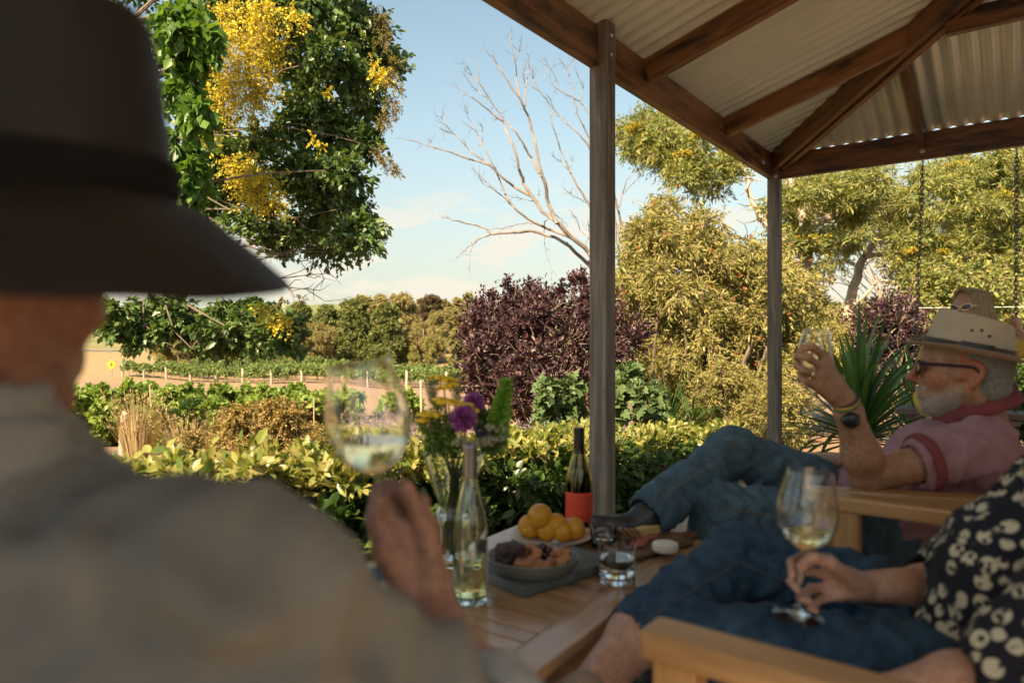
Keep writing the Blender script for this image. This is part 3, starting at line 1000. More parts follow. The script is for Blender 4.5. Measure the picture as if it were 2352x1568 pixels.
M_YUC = leaf_mat('yucca_blade', [(0.06, 0.13, 0.04), (0.105, 0.20, 0.055), (0.17, 0.28, 0.08), (0.08, 0.16, 0.05)], 0.25, 0.35, gloss=0.5)
M_STRAP = leaf_mat('strap_blade', [(0.03, 0.075, 0.02), (0.05, 0.11, 0.025), (0.08, 0.15, 0.03)], 0.3, 0.35, gloss=0.5)

def tree(name, label, base, clumps, trunk_top, tr, leaf, rng, cat='tree', group=None, bark=None, limbs=14, limb_r=0.3, trunk_pts=None, **fk):
    root = empty(name, base, label, cat, group)
    bark = bark or M_BARK
    T = Tubes()
    tp = trunk_pts if trunk_pts is not None else limb(base - Vector((0, 0, 0.1)), trunk_top, rng, 0.05, 7)
    T.add(tp, np.linspace(tr, tr * 0.45, len(tp)), 9)
    C = np.array(clumps)
    sel = rng.permutation(len(C))[:limbs]
    tp = np.array([tuple(p) for p in tp])
    for i in sel:
        a = tp[rng.integers(len(tp) // 2, len(tp))]
        q = limb(a, C[i, :3], rng, 0.1, 6, 0.05)
        r0 = tr * limb_r
        T.add(q, np.linspace(r0, r0 * 0.25, len(q)), 5)
    world_part(T.build('trunk', bark), root)
    o = foliage('crown', clumps, mat=leaf, parent=None, rng=rng, **fk)
    for ch in [o] : world_part(ch, root)
    return root

def adopt(root, n0):
    """parent every object made since n0 to root"""
    for o in list(COL.objects)[n0:]:
        if o is not root and o.parent is None: world_part(o, root)

# ---- golden rain tree on the left
def golden_rain():
    r = rng_(1)
    base = groundp(60, 8.6)
    root = empty('golden_rain_tree', base, 'large leafy tree with hanging yellow flower panicles, left behind the dark hat', 'tree')
    top = [(420, -40), (520, -30), (620, -60), (720, -50), (800, -60), (650, 20), (700, 70), (780, 30), (830, 60), (760, 110), (800, 170), (850, 240), (700, 160), (640, 130), (720, 230), (780, 290),
           (660, 290), (840, 320), (600, 320), (720, 350), (780, 390), (670, 400), (560, 400), (740, 450), (800, 470), (600, 470), (700, 510), (820, 530), (640, 545), (750, 545), (560, 500), (520, 350),
           (480, 280), (500, 420), (440, 500), (460, 180), (300, -60), (200, -120), (360, 100), (300, 300), (200, 200), (100, 60), (60, 340), (330, 480), (870, 130), (690, -10), (550, 40)]
    C = [cl(x, y, r.uniform(7.0, 8.8), r.uniform(44, 72), 0.8) for x, y in top]
    low = [(285, 725), (340, 735), (400, 730), (460, 745), (520, 760), (560, 735), (610, 755), (640, 780), (600, 790), (500, 715), (260, 760), (420, 770), (650, 740), (350, 700), (580, 700), (300, 745), (375, 755), (440, 715), (480, 775), (540, 790), (620, 720), (660, 770), (230, 735), (320, 775), (270, 700), (400, 700), (530, 705)]
    C += [cl(x, y, r.uniform(7.2, 8.0), r.uniform(28, 44), 0.75) for x, y in low]
    n0 = len(COL.objects)
    foliage('crown', C, 58, 14, 0.074, T_LEAF2, M_RAIN, None, r, twig_mat=M_TWIG, twig_r=0.004, twig_frac=0.4, droop=0.4, up=0.5, wide=1.25, spread=0.7, outer=1.38, var=.5)
    # nearer, brighter leaves beside the hat
    near = [(405, 40), (440, 110), (420, 190), (455, 250), (410, 330), (440, 395), (430, 20), (470, 60), (395, 440)]
    Cn = [cl(x, y, r.uniform(5.6, 6.2), r.uniform(36, 54), 1.25) for x, y in near]
    foliage('bright_foliage', Cn, 42, 9, 0.105, T_LEAF2, M_WIST, None, r, twig_mat=M_TWIG, twig_r=0.003, twig_frac=0.5, droop=0.8, up=0.3, wide=1.3, pull=0.4)
    # panicles
    yel = [(510, 90, 52), (560, 130, 62), (600, 70, 55), (530, 190, 64), (580, 210, 60), (480, 240, 42), (440, 262, 30), (610, 160, 40), (640, 100, 30), (600, 20, 48), (520, 30, 44), (665, 30, 26),
           (560, 395, 42), (600, 425, 48), (570, 440, 36), (630, 470, 28), (530, 370, 30), (640, 440, 22), (480, 330, 20), (700, 45, 22), (755, 210, 14), (720, 320, 14), (740, 335, 12), (600, 715, 22), (655, 735, 26), (620, 745, 16), (880, 175, 24), (860, 150, 20)]
    Cy = [cl(x, y, r.uniform(6.5, 7.0), q, 1.1, 0.7) for x, y, q in yel]
    foliage('flower_panicles', Cy, 54, 12, 0.022, T_BLOB, M_YELLOW, None, r, var=.5, twig_mat=M_TWIG, twig_r=0.002, twig_frac=0.35, droop=0.5, up=0.2, outer=1.9, start=0.1)
    # thin seed sprays at the right edge
    ws = [(870, 40, 34), (885, 90, 30), (890, 180, 30), (905, 150, 24), (900, 240, 32), (880, 280, 28), (915, 205, 20), (895, 380, 26), (915, 395, 18), (870, 350, 24), (870, 545, 22), (885, 520, 14), (690, 690, 16), (650, 690, 18)]
    foliage('seed_sprays', [cl(x, y, 7.4, q, 1.1) for x, y, q in ws], 26, 12, 0.026, T_LEAF2, M_WISP, None, r, twig_mat=M_TWIG, twig_r=0.002, twig_frac=0.8, droop=0.2)
    T = Tubes()
    trunk = limb(base - Vector((0, 0, .1)), P(90, 250, 8.6), r, 0.03, 8)
    T.add(trunk, np.linspace(0.22, 0.12, 8), 10)
    hub = [trunk[k] for k in (4, 5, 6, 7)]
    for i in r.permutation(47)[:26]:
        q = limb(hub[r.integers(4)], C[i][:3], r, 0.16, 7, 0.06)
        T.add(q, np.linspace(0.036, 0.004, 7), 6)
    for pts in ([(330, 640), (450, 600), (560, 605), (620, 590), (690, 600), (750, 585)], [(420, 590), (560, 610), (640, 640), (700, 632), (750, 628)], [(520, 600), (600, 640), (660, 660), (720, 665), (745, 640)], [(560, 560), (620, 585), (680, 575), (735, 570)],
                [(480, 500), (560, 545), (640, 585), (690, 570)], [(640, 640), (670, 668), (700, 662)], [(330, 690), (330, 740), (370, 790), (400, 800)], [(380, 700), (400, 760), (440, 800), (470, 805)], [(430, 700), (520, 750), (600, 755), (650, 790)],
                [(560, 230), (650, 160), (740, 140), (800, 150)], [(420, 300), (520, 300), (640, 290), (760, 310), (830, 330)], [(420, 480), (560, 480), (680, 500), (780, 480)]):
        q = [P(x, y, 7.3 + 0.02 * k) for k, (x, y) in enumerate(pts)]
        T.add(q, np.linspace(0.012, 0.003, len(q)), 5)
        for k in range(1, len(q)):
            for _ in range(2):
                e = np.array(q[k]) + r.normal(size=3) * [0.22, 0.1, 0.13]
                T.add(limb(q[k], e, r, 0.15, 4), np.linspace(0.005, 0.0015, 4), 4)
    T.build('trunk', M_BARK)
    adopt(root, n0)
golden_rain()

# ---- bare dead tree behind the middle post
def dead_tree():
    r = rng_(2)
    D0 = 13.5
    zz = lambda x, y, d: P((700 + x / 2.24) / 1.04124, y / 2.24 / 1.04124, d)
    base = groundp(1440, D0)
    root = empty('dead_tree', base, 'bare bleached dead tree with spreading branches behind the middle post', 'tree')
    br = [
        ([(1760, 1750), (1690, 1520), (1590, 1420), (1480, 1320), (1400, 1270), (1280, 1235), (1180, 1250), (1070, 1255), (1010, 1215), (930, 1195), (860, 1175), (800, 1158)], 15, 2.2, 0),
        ([(1070, 1255), (1000, 1280), (945, 1320), (890, 1375)], 5, 1.6, 0), ([(1010, 1275), (960, 1310), (945, 1390), (950, 1470)], 3, 1, 0),
        ([(1690, 1520), (1590, 1350), (1500, 1270), (1420, 1200), (1340, 1130), (1240, 980), (1215, 900), (1180, 780), (1120, 650), (1050, 600), (960, 520), (870, 465)], 17, 2, -.4),
        ([(1420, 1200), (1370, 1090), (1350, 980), (1320, 880), (1300, 750), (1265, 620), (1215, 530), (1130, 400), (1070, 320), (1035, 265)], 13, 2, -.8),
        ([(1245, 570), (1243, 470), (1235, 390), (1262, 310)], 5, 1.5, -.8), ([(1215, 530), (1195, 420), (1190, 330), (1170, 240), (1165, 180)], 5, 1.2, -.8), ([(1190, 330), (1215, 280), (1222, 220)], 3, 1, -.8), ([(1240, 470), (1270, 380), (1265, 310)], 3, 1, -.8),
        ([(1320, 930), (1280, 850), (1230, 770), (1180, 700), (1130, 640), (1060, 540), (1000, 440), (990, 330)], 8, 1.6, -.5), ([(1060, 540), (985, 490), (920, 400)], 3.5, 1.2, -.5), ([(1020, 470), (960, 400), (930, 345)], 3, 1, -.5),
        ([(1500, 1280), (1400, 1240), (1300, 1195), (1200, 1130), (1140, 1050), (1110, 960), (1080, 890), (1020, 780), (985, 700), (905, 650)], 10, 1.6, .3), ([(985, 700), (950, 650), (930, 590)], 3, 1, .3), ([(1020, 780), (1020, 700), (1010, 655)], 3, 1, .3),
        ([(1290, 1060), (1180, 1000), (1120, 950), (1050, 880), (960, 820), (880, 730), (800, 660)], 10, 1.8, 0), ([(840, 690), (800, 640), (803, 615)], 3, 1, 0), ([(920, 775), (860, 720), (785, 690)], 3, 1, 0),
        ([(1060, 885), (960, 860), (850, 820), (740, 785), (660, 765), (590, 735)], 7, 1.3, .2), ([(760, 790), (740, 760)], 2.5, 1, .2),
        ([(1240, 1160), (1130, 1060), (1070, 1010), (1000, 940), (970, 910)], 5, 1.4, .4), ([(1060, 1005), (1020, 985), (985, 930)], 2.5, 1, .4),
        ([(1760, 1600), (1680, 1300), (1590, 1090), (1530, 1000), (1490, 920), (1440, 800), (1390, 680), (1380, 600)], 11, 1.8, .6), ([(1490, 930), (1440, 870), (1390, 830)], 4, 1.2, .6), ([(1485, 900), (1497, 850)], 3, 1, .6), ([(1380, 640), (1400, 580), (1380, 530)], 2.5, 1, .6),
        ([(1760, 1300), (1700, 1050), (1590, 790), (1530, 720), (1450, 650), (1380, 570), (1320, 490), (1260, 440)], 8, 1.6, .9), ([(1330, 500), (1290, 420), (1285, 370)], 3, 1, .9),
        ([(1620, 860), (1590, 740), (1540, 640), (1510, 540), (1480, 400), (1430, 310)], 7, 1.4, .7), ([(1480, 400), (1475, 350), (1500, 330)], 3, 1, .7), ([(1600, 620), (1540, 540), (1470, 510), (1390, 460), (1360, 340)], 5, 1.2, .7), ([(1440, 495), (1400, 400), (1350, 325)], 3, 1, .7), ([(1540, 560), (1560, 470), (1520, 390)], 3, 1, .7),
        ([(1590, 1290), (1540, 1230), (1520, 1170), (1480, 1120)], 3.5, 1.2, .2), ([(1350, 1180), (1353, 1280), (1360, 1360), (1390, 1450)], 3.5, 1.2, .2), ([(1350, 1190), (1400, 1145), (1440, 1170), (1450, 1250)], 4, 2, .2), ([(1300, 1195), (1240, 1200), (1150, 1215), (1060, 1230)], 3.5, 1.2, .1),
        ([(1560, 1330), (1590, 1240), (1585, 1200)], 4, 1.5, .1), ([(1300, 1080), (1230, 1070), (1160, 1050)], 3.5, 1.2, 0), ([(1315, 1090), (1315, 1030)], 3, 1.2, 0), ([(1640, 1110), (1560, 1080), (1500, 1050), (1470, 1028)], 3, 1, .5),
        ([(1850, 1700), (1790, 1330), (1740, 1130), (1725, 1040), (1700, 960)], 12, 5, .3), ([(1745, 1130), (1770, 1040), (1790, 960), (1830, 900)], 5, 1.5, .2), ([(1850, 1650), (1760, 1400), (1740, 1300), (1728, 1180)], 8, 3, .5), ([(1770, 1040), (1850, 960), (1860, 900)], 3, 1, .2),
    ]
    T = Tubes()
    for pts, r0, r1, dd in br:
        n = len(pts)
        q = np.array([tuple(zz(x + r.normal() * 2, y + r.normal() * 2, D0 + dd + 0.12 * math.sin(k * 1.7))) for k, (x, y) in enumerate(pts)])
        # a few more points with small kinks
        t = np.linspace(0, n - 1, n * 3 - 2)
        q = np.stack([np.interp(t, np.arange(n), q[:, j]) for j in range(3)], 1)
        sc_ = D0 / FPX / 2.33
        q[1:-1] += r.normal(size=(len(q) - 2, 3)) * 2.2 * sc_
        rad = np.linspace(r0, r1, len(q)) * sc_ * 0.82
        T.add(q, rad, 7)
        for k in range(3, len(q), 2):
            if r.uniform() < 0.55:
                d = unit(q[k] - q[k - 1]) + r.normal(size=3) * 0.7 + np.array([0, 0, .25])
                L = r.uniform(10, 46) * sc_ * (1.3 if r1 < 1.5 else 1)
                T.add(limb(q[k], q[k] + unit(d) * L, r, 0.12, 4), np.linspace(rad[k] * 0.45, 0.6 * sc_, 4), 4)
        if r1 < 2.5:
            for _ in range(7):
                k = r.integers(len(q) // 2, len(q))
                d = unit(q[-1] - q[-3]) + r.normal(size=3) * 0.55
                T.add(limb(q[k], q[k] + unit(d) * r.uniform(25, 75) * sc_, r, 0.12, 4), np.linspace(1.1, 0.45, 4) * sc_, 3)
    o = T.build('branches', M_DEAD); world_part(o, root)
    tb = Tubes(); q = [base - Vector((0, 0, .1)), (base + zz(1800, 1750, D0)) / 2, zz(1775, 1700, D0), zz(1740, 1600, D0)]
    tb.add(q, [0.2, 0.17, 0.12, 0.09], 9); world_part(tb.build('trunk', M_DEAD), root)
dead_tree()

# ---- purple-leaved plum
def plum(name, label, poly, d0, d1, n, base, seed, tw=60, shoots=()):
    r = rng_(seed)
    root = empty(name, base, label, 'shrub', 'purple-leaved shrubs')
    n0 = len(COL.objects)
    C = poly_clumps(poly, n, d0, d1, 34, 58, r, 1.15)
    foliage('foliage', C, tw * .72, 12, 0.052, T_LEAF2, M_PLUM, None, r, var=.5, twig_mat=M_TWIGP, twig_r=0.004, twig_frac=0.6, droop=-0.15, up=0.3, upb=0.35, wide=1.25, start=0.12, outer=1.5)
    if shoots:
        Cs = [cl(x, y, r.uniform(d0, d1), 15, 2.3) for x, y in shoots]
        foliage('shoots', Cs, 16, 11, 0.05, T_LEAF2, M_PLUM, None, r, twig_mat=M_TWIG, twig_r=0.003, twig_frac=0.4, droop=-0.3, upb=1.0, wide=1.25, start=0.05)
    T = Tubes()
    for i in range(len(C)):
        b = np.array(base) + r.normal(size=3) * [0.15, 0.15, 0]
        q = limb(b, C[i][:3], r, 0.08, 6)
        T.add(q, np.linspace(0.022, 0.006, 6), 5)
    T.build('stems', M_TWIG)
    adopt(root, n0)
plum('plum_shrub', 'large dark purple-leaved shrub behind the middle post', [(1060, 800), (1080, 750), (1125, 710), (1170, 690), (1215, 695), (1260, 715), (1300, 695), (1350, 685), (1400, 730), (1440, 760), (1475, 815), (1450, 870), (1400, 940), (1330, 985), (1200, 990), (1130, 930), (1075, 870)],
     7.6, 9.2, 74, groundp(1270, 8.6), 3, 66, [(1165, 668), (1180, 690), (1215, 672), (1238, 690), (1255, 700), (1290, 675), (1315, 660), (1337, 650), (1345, 680), (1130, 700), (1105, 720), (1085, 745), (1065, 775), (1375, 690), (1410, 720), (1275, 690)])
plum('plum_shrub', 'darker purple-leaved shrub behind the swing chain, half hidden by the yucca', [(1960, 740), (2000, 715), (2060, 715), (2110, 735), (2120, 830), (2050, 880), (1980, 850)], 8.6, 9.6, 22, groundp(2040, 9.0), 4, 80)

# ---- bottlebrush thicket
def bottlebrush():
    r = rng_(5)
    base = groundp(1640, 9.6)
    root = empty('bottlebrush_tree', base, 'dense olive bottlebrush tree with orange-red flowers, between the two posts', 'tree')
    n0 = len(COL.objects)
    poly = [(1415, 640), (1440, 570), (1470, 500), (1540, 460), (1600, 490), (1640, 540), (1700, 580), (1770, 560), (1830, 640), (1900, 730), (1950, 740), (1930, 800), (1850, 900), (1790, 985), (1640, 985), (1560, 950), (1500, 850), (1440, 760)]
    C = poly_clumps(poly, 105, 8.6, 10.4, 42, 66, r, 0.9)
    foliage('crown', C, 80, 17, 0.072, T_NARROW, M_BOTB, None, r, twig_mat=M_TWIGP, twig_r=0.0035, twig_frac=0.4, droop=0.5, up=0.4, wide=1.8, start=0.25, outer=1.3, var=.5)
    pts = [C[i] for i in r.integers(0, len(C), 110)]
    Cb = [(c[0] + r.normal() * .25, c[1] - c[4] * .9, c[2] + r.normal() * .25, .014, .014, .022) for c in pts]
    foliage('flower_brushes', Cb, 16, 2, 0.019, T_BLOB, M_BRUSH, None, r, droop=0.2)
    T = Tubes()
    for i in r.permutation(len(C))[:50]:
        q = limb(base, C[i][:3], r, 0.07, 6); T.add(q, np.linspace(0.05, 0.01, 6), 5)
    T.build('trunk', M_BARK)
    adopt(root, n0)
bottlebrush()

# ---- spreading acacias on the right
def acacia():
    r = rng_(6)
    D = 12.0
    base = groundp(1850, D)
    root = empty('acacia_tree', base, 'spreading feathery acacia with lichen-spotted trunk, right of the corner post', 'tree')
    n0 = len(COL.objects)
    T = Tubes()
    def br(pts, r0, r1, d=D):
        n = len(pts)
        q = np.array([tuple(P(x, y, d + 0.1 * k)) for k, (x, y) in enumerate(pts)])
        t = np.linspace(0, n - 1, n * 3 - 2)
        q = np.stack([np.interp(t, np.arange(n), q[:, j]) for j in range(3)], 1)
        q[1:-1] += r.normal(size=(len(q) - 2, 3)) * 0.018
        rad = np.linspace(r0, r1, len(q))
        T.add(q, rad, 8)
        for k in range(3, len(q)):
            for _ in range(2):
                e = q[k] + unit(r.normal(size=3)) * r.uniform(0.2, 0.7)
                T.add(limb(q[k], e, r, 0.15, 4), np.linspace(min(rad[k] * .4, .016), 0.003, 4), 4)
    br([(1850, 860), (1852, 760), (1855, 660), (1850, 590), (1848, 520)], 0.13, 0.10)
    br([(1848, 520), (1835, 470), (1815, 420), (1810, 380)], 0.085, 0.03)
    br([(1852, 540), (1885, 505), (1930, 490), (1990, 480), (2060, 470), (2140, 478)], 0.075, 0.02)
    br([(1855, 640), (1820, 610), (1790, 560), (1750, 500), (1722, 450), (1712, 395), (1705, 330)], 0.085, 0.03)
    br([(1858, 570), (1905, 540), (1950, 500), (1985, 440), (2020, 400)], 0.05, 0.02)
    br([(1945, 760), (1955, 680), (1972, 610), (2005, 560), (2060, 530), (2130, 500), (2230, 480)], 0.10, 0.025, D + .6)
    br([(1985, 590), (2060, 580), (2150, 600), (2250, 640), (2340, 655)], 0.05, 0.015, D + .4)
    br([(2010, 555), (2080, 555), (2160, 570), (2260, 590), (2352, 580)], 0.04, 0.012, D - .2)
    br([(1960, 700), (2010, 650), (2060, 640), (2120, 690), (2150, 740)], 0.03, 0.010, D - .6)
    br([(1640, 560), (1660, 520), (1690, 545), (1740, 560)], 0.03, 0.02, D + .5)
    T.build('trunk', M_BARKP)
    poly1 = [(1435, 310), (1490, 262), (1560, 290), (1650, 340), (1740, 400), (1700, 440), (1620, 430), (1540, 400), (1460, 365)]
    poly2 = [(1790, 410), (1900, 400), (2100, 370), (2352, 340), (2420, 480), (2352, 540), (2230, 520), (2100, 500), (1980, 470), (1860, 480), (1790, 500)]
    poly3 = [(1750, 430), (1900, 430), (2010, 490), (1970, 560), (1900, 580), (1790, 560)]
    poly5 = [(2040, 470), (2352, 470), (2430, 560), (2300, 600), (2120, 570), (2040, 530)]
    poly4 = [(2060, 560), (2352, 520), (2420, 640), (2300, 700), (2150, 680), (2060, 640)]
    C = poly_clumps(poly1, 26, 10.6, 12.5, 38, 58, r, 0.7) + poly_clumps(poly2, 52, 11.0, 13.4, 38, 62, r, 0.6) + poly_clumps(poly3, 24, 11.0, 12.8, 26, 40, r, 0.7) + poly_clumps(poly5, 26, 11.0, 13, 30, 46, r, 0.6) + poly_clumps(poly4, 20, 11.4, 13, 34, 52, r, 0.6)
    foliage('crown', C, 60, 14, 0.085, T_NARROW, M_ACAC, None, r, var=.5, twig_mat=M_TWIGP, twig_r=0.004, twig_frac=0.45, droop=0.3, up=0.6, wide=1.7, start=0.25, outer=1.4)
    Cy = [(c[0], c[1] - c[4] * .5, c[2] + c[5] * .4, c[3] * .5, c[4] * .4, c[5] * .25) for c in (C[i] for i in r.permutation(len(C))[:34])]
    foliage('yellow_bloom', Cy, 36, 8, 0.035, T_BLOB, M_ACAY, None, r, droop=0.1)
    adopt(root, n0)
acacia()

def thicket(name, label, poly, n, d0, d1, r0, r1, base, leaf, size, seed, tw=60, per=12, tm=T_LEAF2, twig=M_TWIG, cat='shrub', wide=1.2, group=None, **kw):
    r = rng_(seed)
    root = empty(name, base, label, cat, group)
    n0 = len(COL.objects)
    C = poly_clumps(poly, n, d0, d1, r0, r1, r)
    foliage('foliage', C, tw, per, size, tm, leaf, None, r, twig_mat=twig, twig_r=0.004, twig_frac=0.45, wide=wide, **kw)
    T = Tubes()
    for c in C:
        q = limb(np.array(base) + r.normal(size=3) * [.2, .2, 0], c[:3], r, 0.08, 5); T.add(q, np.linspace(0.02, 0.005, 5), 4)
    T.build('stems', twig); adopt(root, n0)
    return root
thicket('garden_shrub', 'pale twiggy shrub with yellow-green leaves behind the woman on the swing', [(2080, 640), (2200, 600), (2352, 620), (2440, 800), (2300, 860), (2120, 820)], 40, 9.4, 11, 40, 60, groundp(2260, 10), M_ACAC, 0.06, 11, 56, 12, T_LEAF2, M_TWIGP)
thicket('garden_shrub', 'round dark green leafy shrub at the right edge behind the beige hat', [(2290, 850), (2400, 830), (2450, 960), (2330, 980)], 14, 6.4, 7.2, 38, 56, groundp(2370, 7), M_HEDGE, 0.05, 12, 70, 12)
thicket('garden_shrub', 'low olive shrub at the foot of the bottlebrush beside the corner post', [(1560, 880), (1660, 850), (1790, 880), (1800, 1010), (1620, 1010)], 24, 7.6, 8.4, 36, 52, groundp(1690, 8), M_BOTB, 0.05, 13, 70, 14, T_NARROW, wide=2.0)
thicket('background_tree', 'dark green tree beyond the acacia trunks, low against the sky', [(1780, 640), (1860, 620), (1900, 700), (2020, 690), (2120, 640), (2352, 640), (2440, 720), (2352, 800), (1800, 800)], 46, 17, 19, 34, 52, groundp(2060, 18), M_BOTB, 0.11, 14, 60, 11, cat='tree')
thicket('background_tree', 'yellow-green tree behind the middle post and the bottlebrush', [(1400, 660), (1440, 600), (1500, 560), (1560, 560), (1540, 800), (1420, 800)], 22, 12, 13.4, 34, 50, groundp(1480, 12.8), M_ACAC, 0.085, 15, 60, 12, cat='tree')
thicket('background_tree', 'open feathery tree behind the acacia, filling the sky above the swing', [(1790, 420), (1950, 430), (2150, 420), (2400, 400), (2450, 620), (2250, 640), (2100, 620), (2060, 560), (1960, 560), (1890, 620), (1800, 600)], 62, 14.5, 16.5, 26, 44, groundp(2180, 15.5), M_ACAC, 0.10, 20, 44, 12, T_NARROW, M_TWIGP, cat='tree', wide=1.8, outer=1.4)
thicket('fig_shrub', 'pale green broad-leaved shrub left of the middle post, against the purple shrub', [(1225, 905), (1270, 880), (1320, 870), (1345, 930), (1330, 985), (1250, 985)], 16, 6.2, 6.8, 20, 32, groundp(1300, 6.6), M_FIG, 0.085, 16, 16, 5, T_LOBED, wide=1.1, group='broad-leaved shrubs')
thicket('fig_shrub', 'pale green broad-leaved shrub right of the middle post', [(1405, 880), (1440, 850), (1480, 870), (1515, 900), (1500, 980), (1420, 990)], 16, 6.2, 6.8, 20, 32, groundp(1450, 6.6), M_FIG, 0.085, 17, 16, 5, T_LOBED, wide=1.1, group='broad-leaved shrubs')
thicket('bronze_shrub', 'round bronze-brown shrub in front of the green grapevines', [(480, 990), (520, 952), (590, 934), (660, 936), (725, 960), (750, 1010), (725, 1055), (620, 1068), (510, 1055)], 54, 6.3, 7.4, 26, 40, groundp(620, 6.9), M_BRSH, 0.027, 18, 90, 14, T_LEAF2, M_TWIG)
thicket('bronze_shrub', 'low pale bronze shrub left of the round bronze shrub', [(400, 1020), (440, 1005), (480, 1030), (470, 1060), (400, 1060)], 10, 7.0, 7.6, 20, 30, groundp(440, 7.3), M_BRSH, 0.026, 19, 80, 13)

# ---- grass, lavender, silver plants
def tuft(name, label, base, n, h, spread, mat, seed, head=None, cat='plant', group=None, w=0.006):
    r = rng_(seed)
    root = empty(name, base, label, cat, group)
    n0 = len(COL.objects)
    V, F = [], []; hp, hd = [], []
    for i in range(n):
        a = r.uniform(0, 2 * math.pi); rad = spread * math.sqrt(r.uniform())
        p0 = np.array(base) + [rad * .5 * math.cos(a), rad * .5 * math.sin(a), -0.02]
        hh = h * r.uniform(0.55, 1.1)
        p1 = p0 + [rad * .5 * math.cos(a), rad * .5 * math.sin(a), hh * 0.6]
        p2 = p0 + [rad * 1.1 * math.cos(a) + r.normal() * .04, rad * 1.1 * math.sin(a) + r.normal() * .04, hh]
        s = np.array([math.cos(a + 1.3), math.sin(a + 1.3), 0]) * w
        o = len(V)
        V += [p0 - s, p0 + s, p1 - s * .8, p1 + s * .8, p2]
        F += [(o, o + 1, o + 3), (o, o + 3, o + 2), (o + 2, o + 3, o + 4)]
        hp.append(p2); hd.append(p2 - p1)
    o_ = link('blades', fast_mesh('blades', np.array(V), np.array(F)), mat, None, False, 'stuff')
    if head is not None:
        hm, hs, k = head
        hp = np.array(hp); hd = unit(np.array(hd))
        pos = np.concatenate([hp - hd * hs * j * .7 for j in range(k)]); dr = np.concatenate([hd + r.normal(size=hd.shape) * .5 for j in range(k)])
        Vv, Ff = leaf_arrays(pos, dr, np.full(len(pos), hs), T_BLOB, r)
        link('flower_heads', fast_mesh('flower_heads', Vv, Ff), hm, None, False, 'stuff')
    adopt(root, n0)
tuft('dry_grass', 'dry straw-coloured grass tuft beside the short fence post', groundp(318, 8.6), 260, 0.85, 0.26, M_STRAW, 30, (M_STRAW, 0.02, 4), group='dry grass tufts')
tuft('dry_grass', 'dry straw-coloured grass tuft between the grapevines and the bronze shrub', groundp(425, 8.6), 200, 0.62, 0.3, M_STRAW, 31, (M_STRAW, 0.02, 4), group='dry grass tufts')
tuft('dry_grass', 'small dry grass tuft behind the raised wine glass', groundp(900, 11.0), 160, 0.5, 0.4, M_STRAW, 32, (M_STRAW, 0.02, 3), group='dry grass tufts')
LAVH = leaf_mat('lavender_spike', [(0.25, 0.20, 0.30), (0.33, 0.27, 0.36), (0.42, 0.36, 0.38)], 0.25, 0.7)
PINKH = leaf_mat('pink_seed_head', [(0.50, 0.25, 0.19), (0.55, 0.33, 0.26), (0.42, 0.33, 0.33)], 0.25, 0.7)
for k, (px, d, h, sp, hm, lb) in enumerate([(925, 6.6, 0.62, 0.42, LAVH, 'grey lavender bush with mauve spikes just right of the raised wine glass'), (985, 6.2, 0.52, 0.40, PINKH, 'silver bush with pinkish seed heads behind the flower vase'), (1100, 6.6, 0.55, 0.42, LAVH, 'grey lavender bush in front of the purple shrub'), (850, 6.9, 0.45, 0.36, LAVH, 'grey lavender bush seen through the raised wine glass'), (1290, 5.9, 0.55, 0.40, LAVH, 'grey lavender bush left of the middle post behind the hedge')]):
    tuft('lavender', lb, groundp(px, d), 420, h, sp, M_SILV if k % 2 else M_LAV, 40 + k, (hm, 0.016, 4), w=0.0035)

# ---- blade plants: every blade is a leaf of its own
def blade_mesh(name, L, W, bend, fold=0.25):
    n = 7; V, F = [], []
    for i in range(n):
        s = i / (n - 1)
        a = bend * s * s
        x = L * (s * math.cos(a * 0.5)); z = L * (s * math.sin(-a) * 0.6 + 0.0)
        w = W * (0.55 + 0.9 * s) if s < 0.3 else W * (1 - ((s - .3) / .7) ** 1.6) * 0.82 + (0.0004)
        V += [(x, -w, z + fold * w), (x, 0, z), (x, w, z + fold * w)]
    for i in range(n - 1):
        for j in range(2):
            F.append((i * 3 + j, i * 3 + j + 1, i * 3 + j + 4, i * 3 + j + 3))
    me = py_mesh(name, V, F)
    return me
def blade_plant(name, label, base, n, L, W, mat, seed, elev=(5, 88), cat='plant', bends=(0.1, 0.5, 1.0), z0=0.15, group=None, stem=0.05):
    r = rng_(seed)
    root = empty(name, base, label, cat, group)
    mes = []
    for bnd in bends:
        me = blade_mesh('leaf', L, W, bnd); me.materials.append(mat)
        me.polygons.foreach_set('use_smooth', np.ones(len(me.polygons), dtype=bool)); mes.append(me)
    for i in range(n):
        o = bpy.data.objects.new('leaf', mes[i % len(mes)]); COL.objects.link(o)
        az = i * 2.39996 + r.normal() * .2
        el = math.radians(elev[0] + (elev[1] - elev[0]) * ((i + .5) / n) ** 0.9 + r.normal() * 4)
        d = Vector((math.cos(az) * math.cos(el), math.sin(az) * math.cos(el), math.sin(el)))
        R = frame_from(d)
        M4 = Matrix([[*R[0], 0], [*R[1], 0], [*R[2], 0], [0, 0, 0, 1]])
        s = r.uniform(0.72, 1.1)
        o.matrix_basis = Matrix.Translation(Vector((d.x * .03, d.y * .03, z0 + 0.12 * (i / n)))) @ M4 @ Matrix.Diagonal((s, s, s, 1))
        o.parent = root
    T = Tubes(); T.add([Vector((0, 0, -.05)), Vector((0, 0, z0 * .5)), Vector((0, 0, z0 + .16))], [stem, stem, stem * .6], 8)
    T.build('stem', M_BARK, root)
    return root
yb = groundp(1975, 5.9)
blade_plant('yucca', 'large green yucca with long spiky blades behind the man, right of the corner post', yb, 120, 1.15, 0.036, M_YUC, 50, (-10, 86), z0=0.42, group='yuccas')
blade_plant('yucca', 'second green yucca beneath the swing seat, behind the man in the pink shirt', groundp(2110, 6.6), 64, 0.95, 0.027, M_YUC, 51, (-5, 84), z0=0.25, group='yuccas')
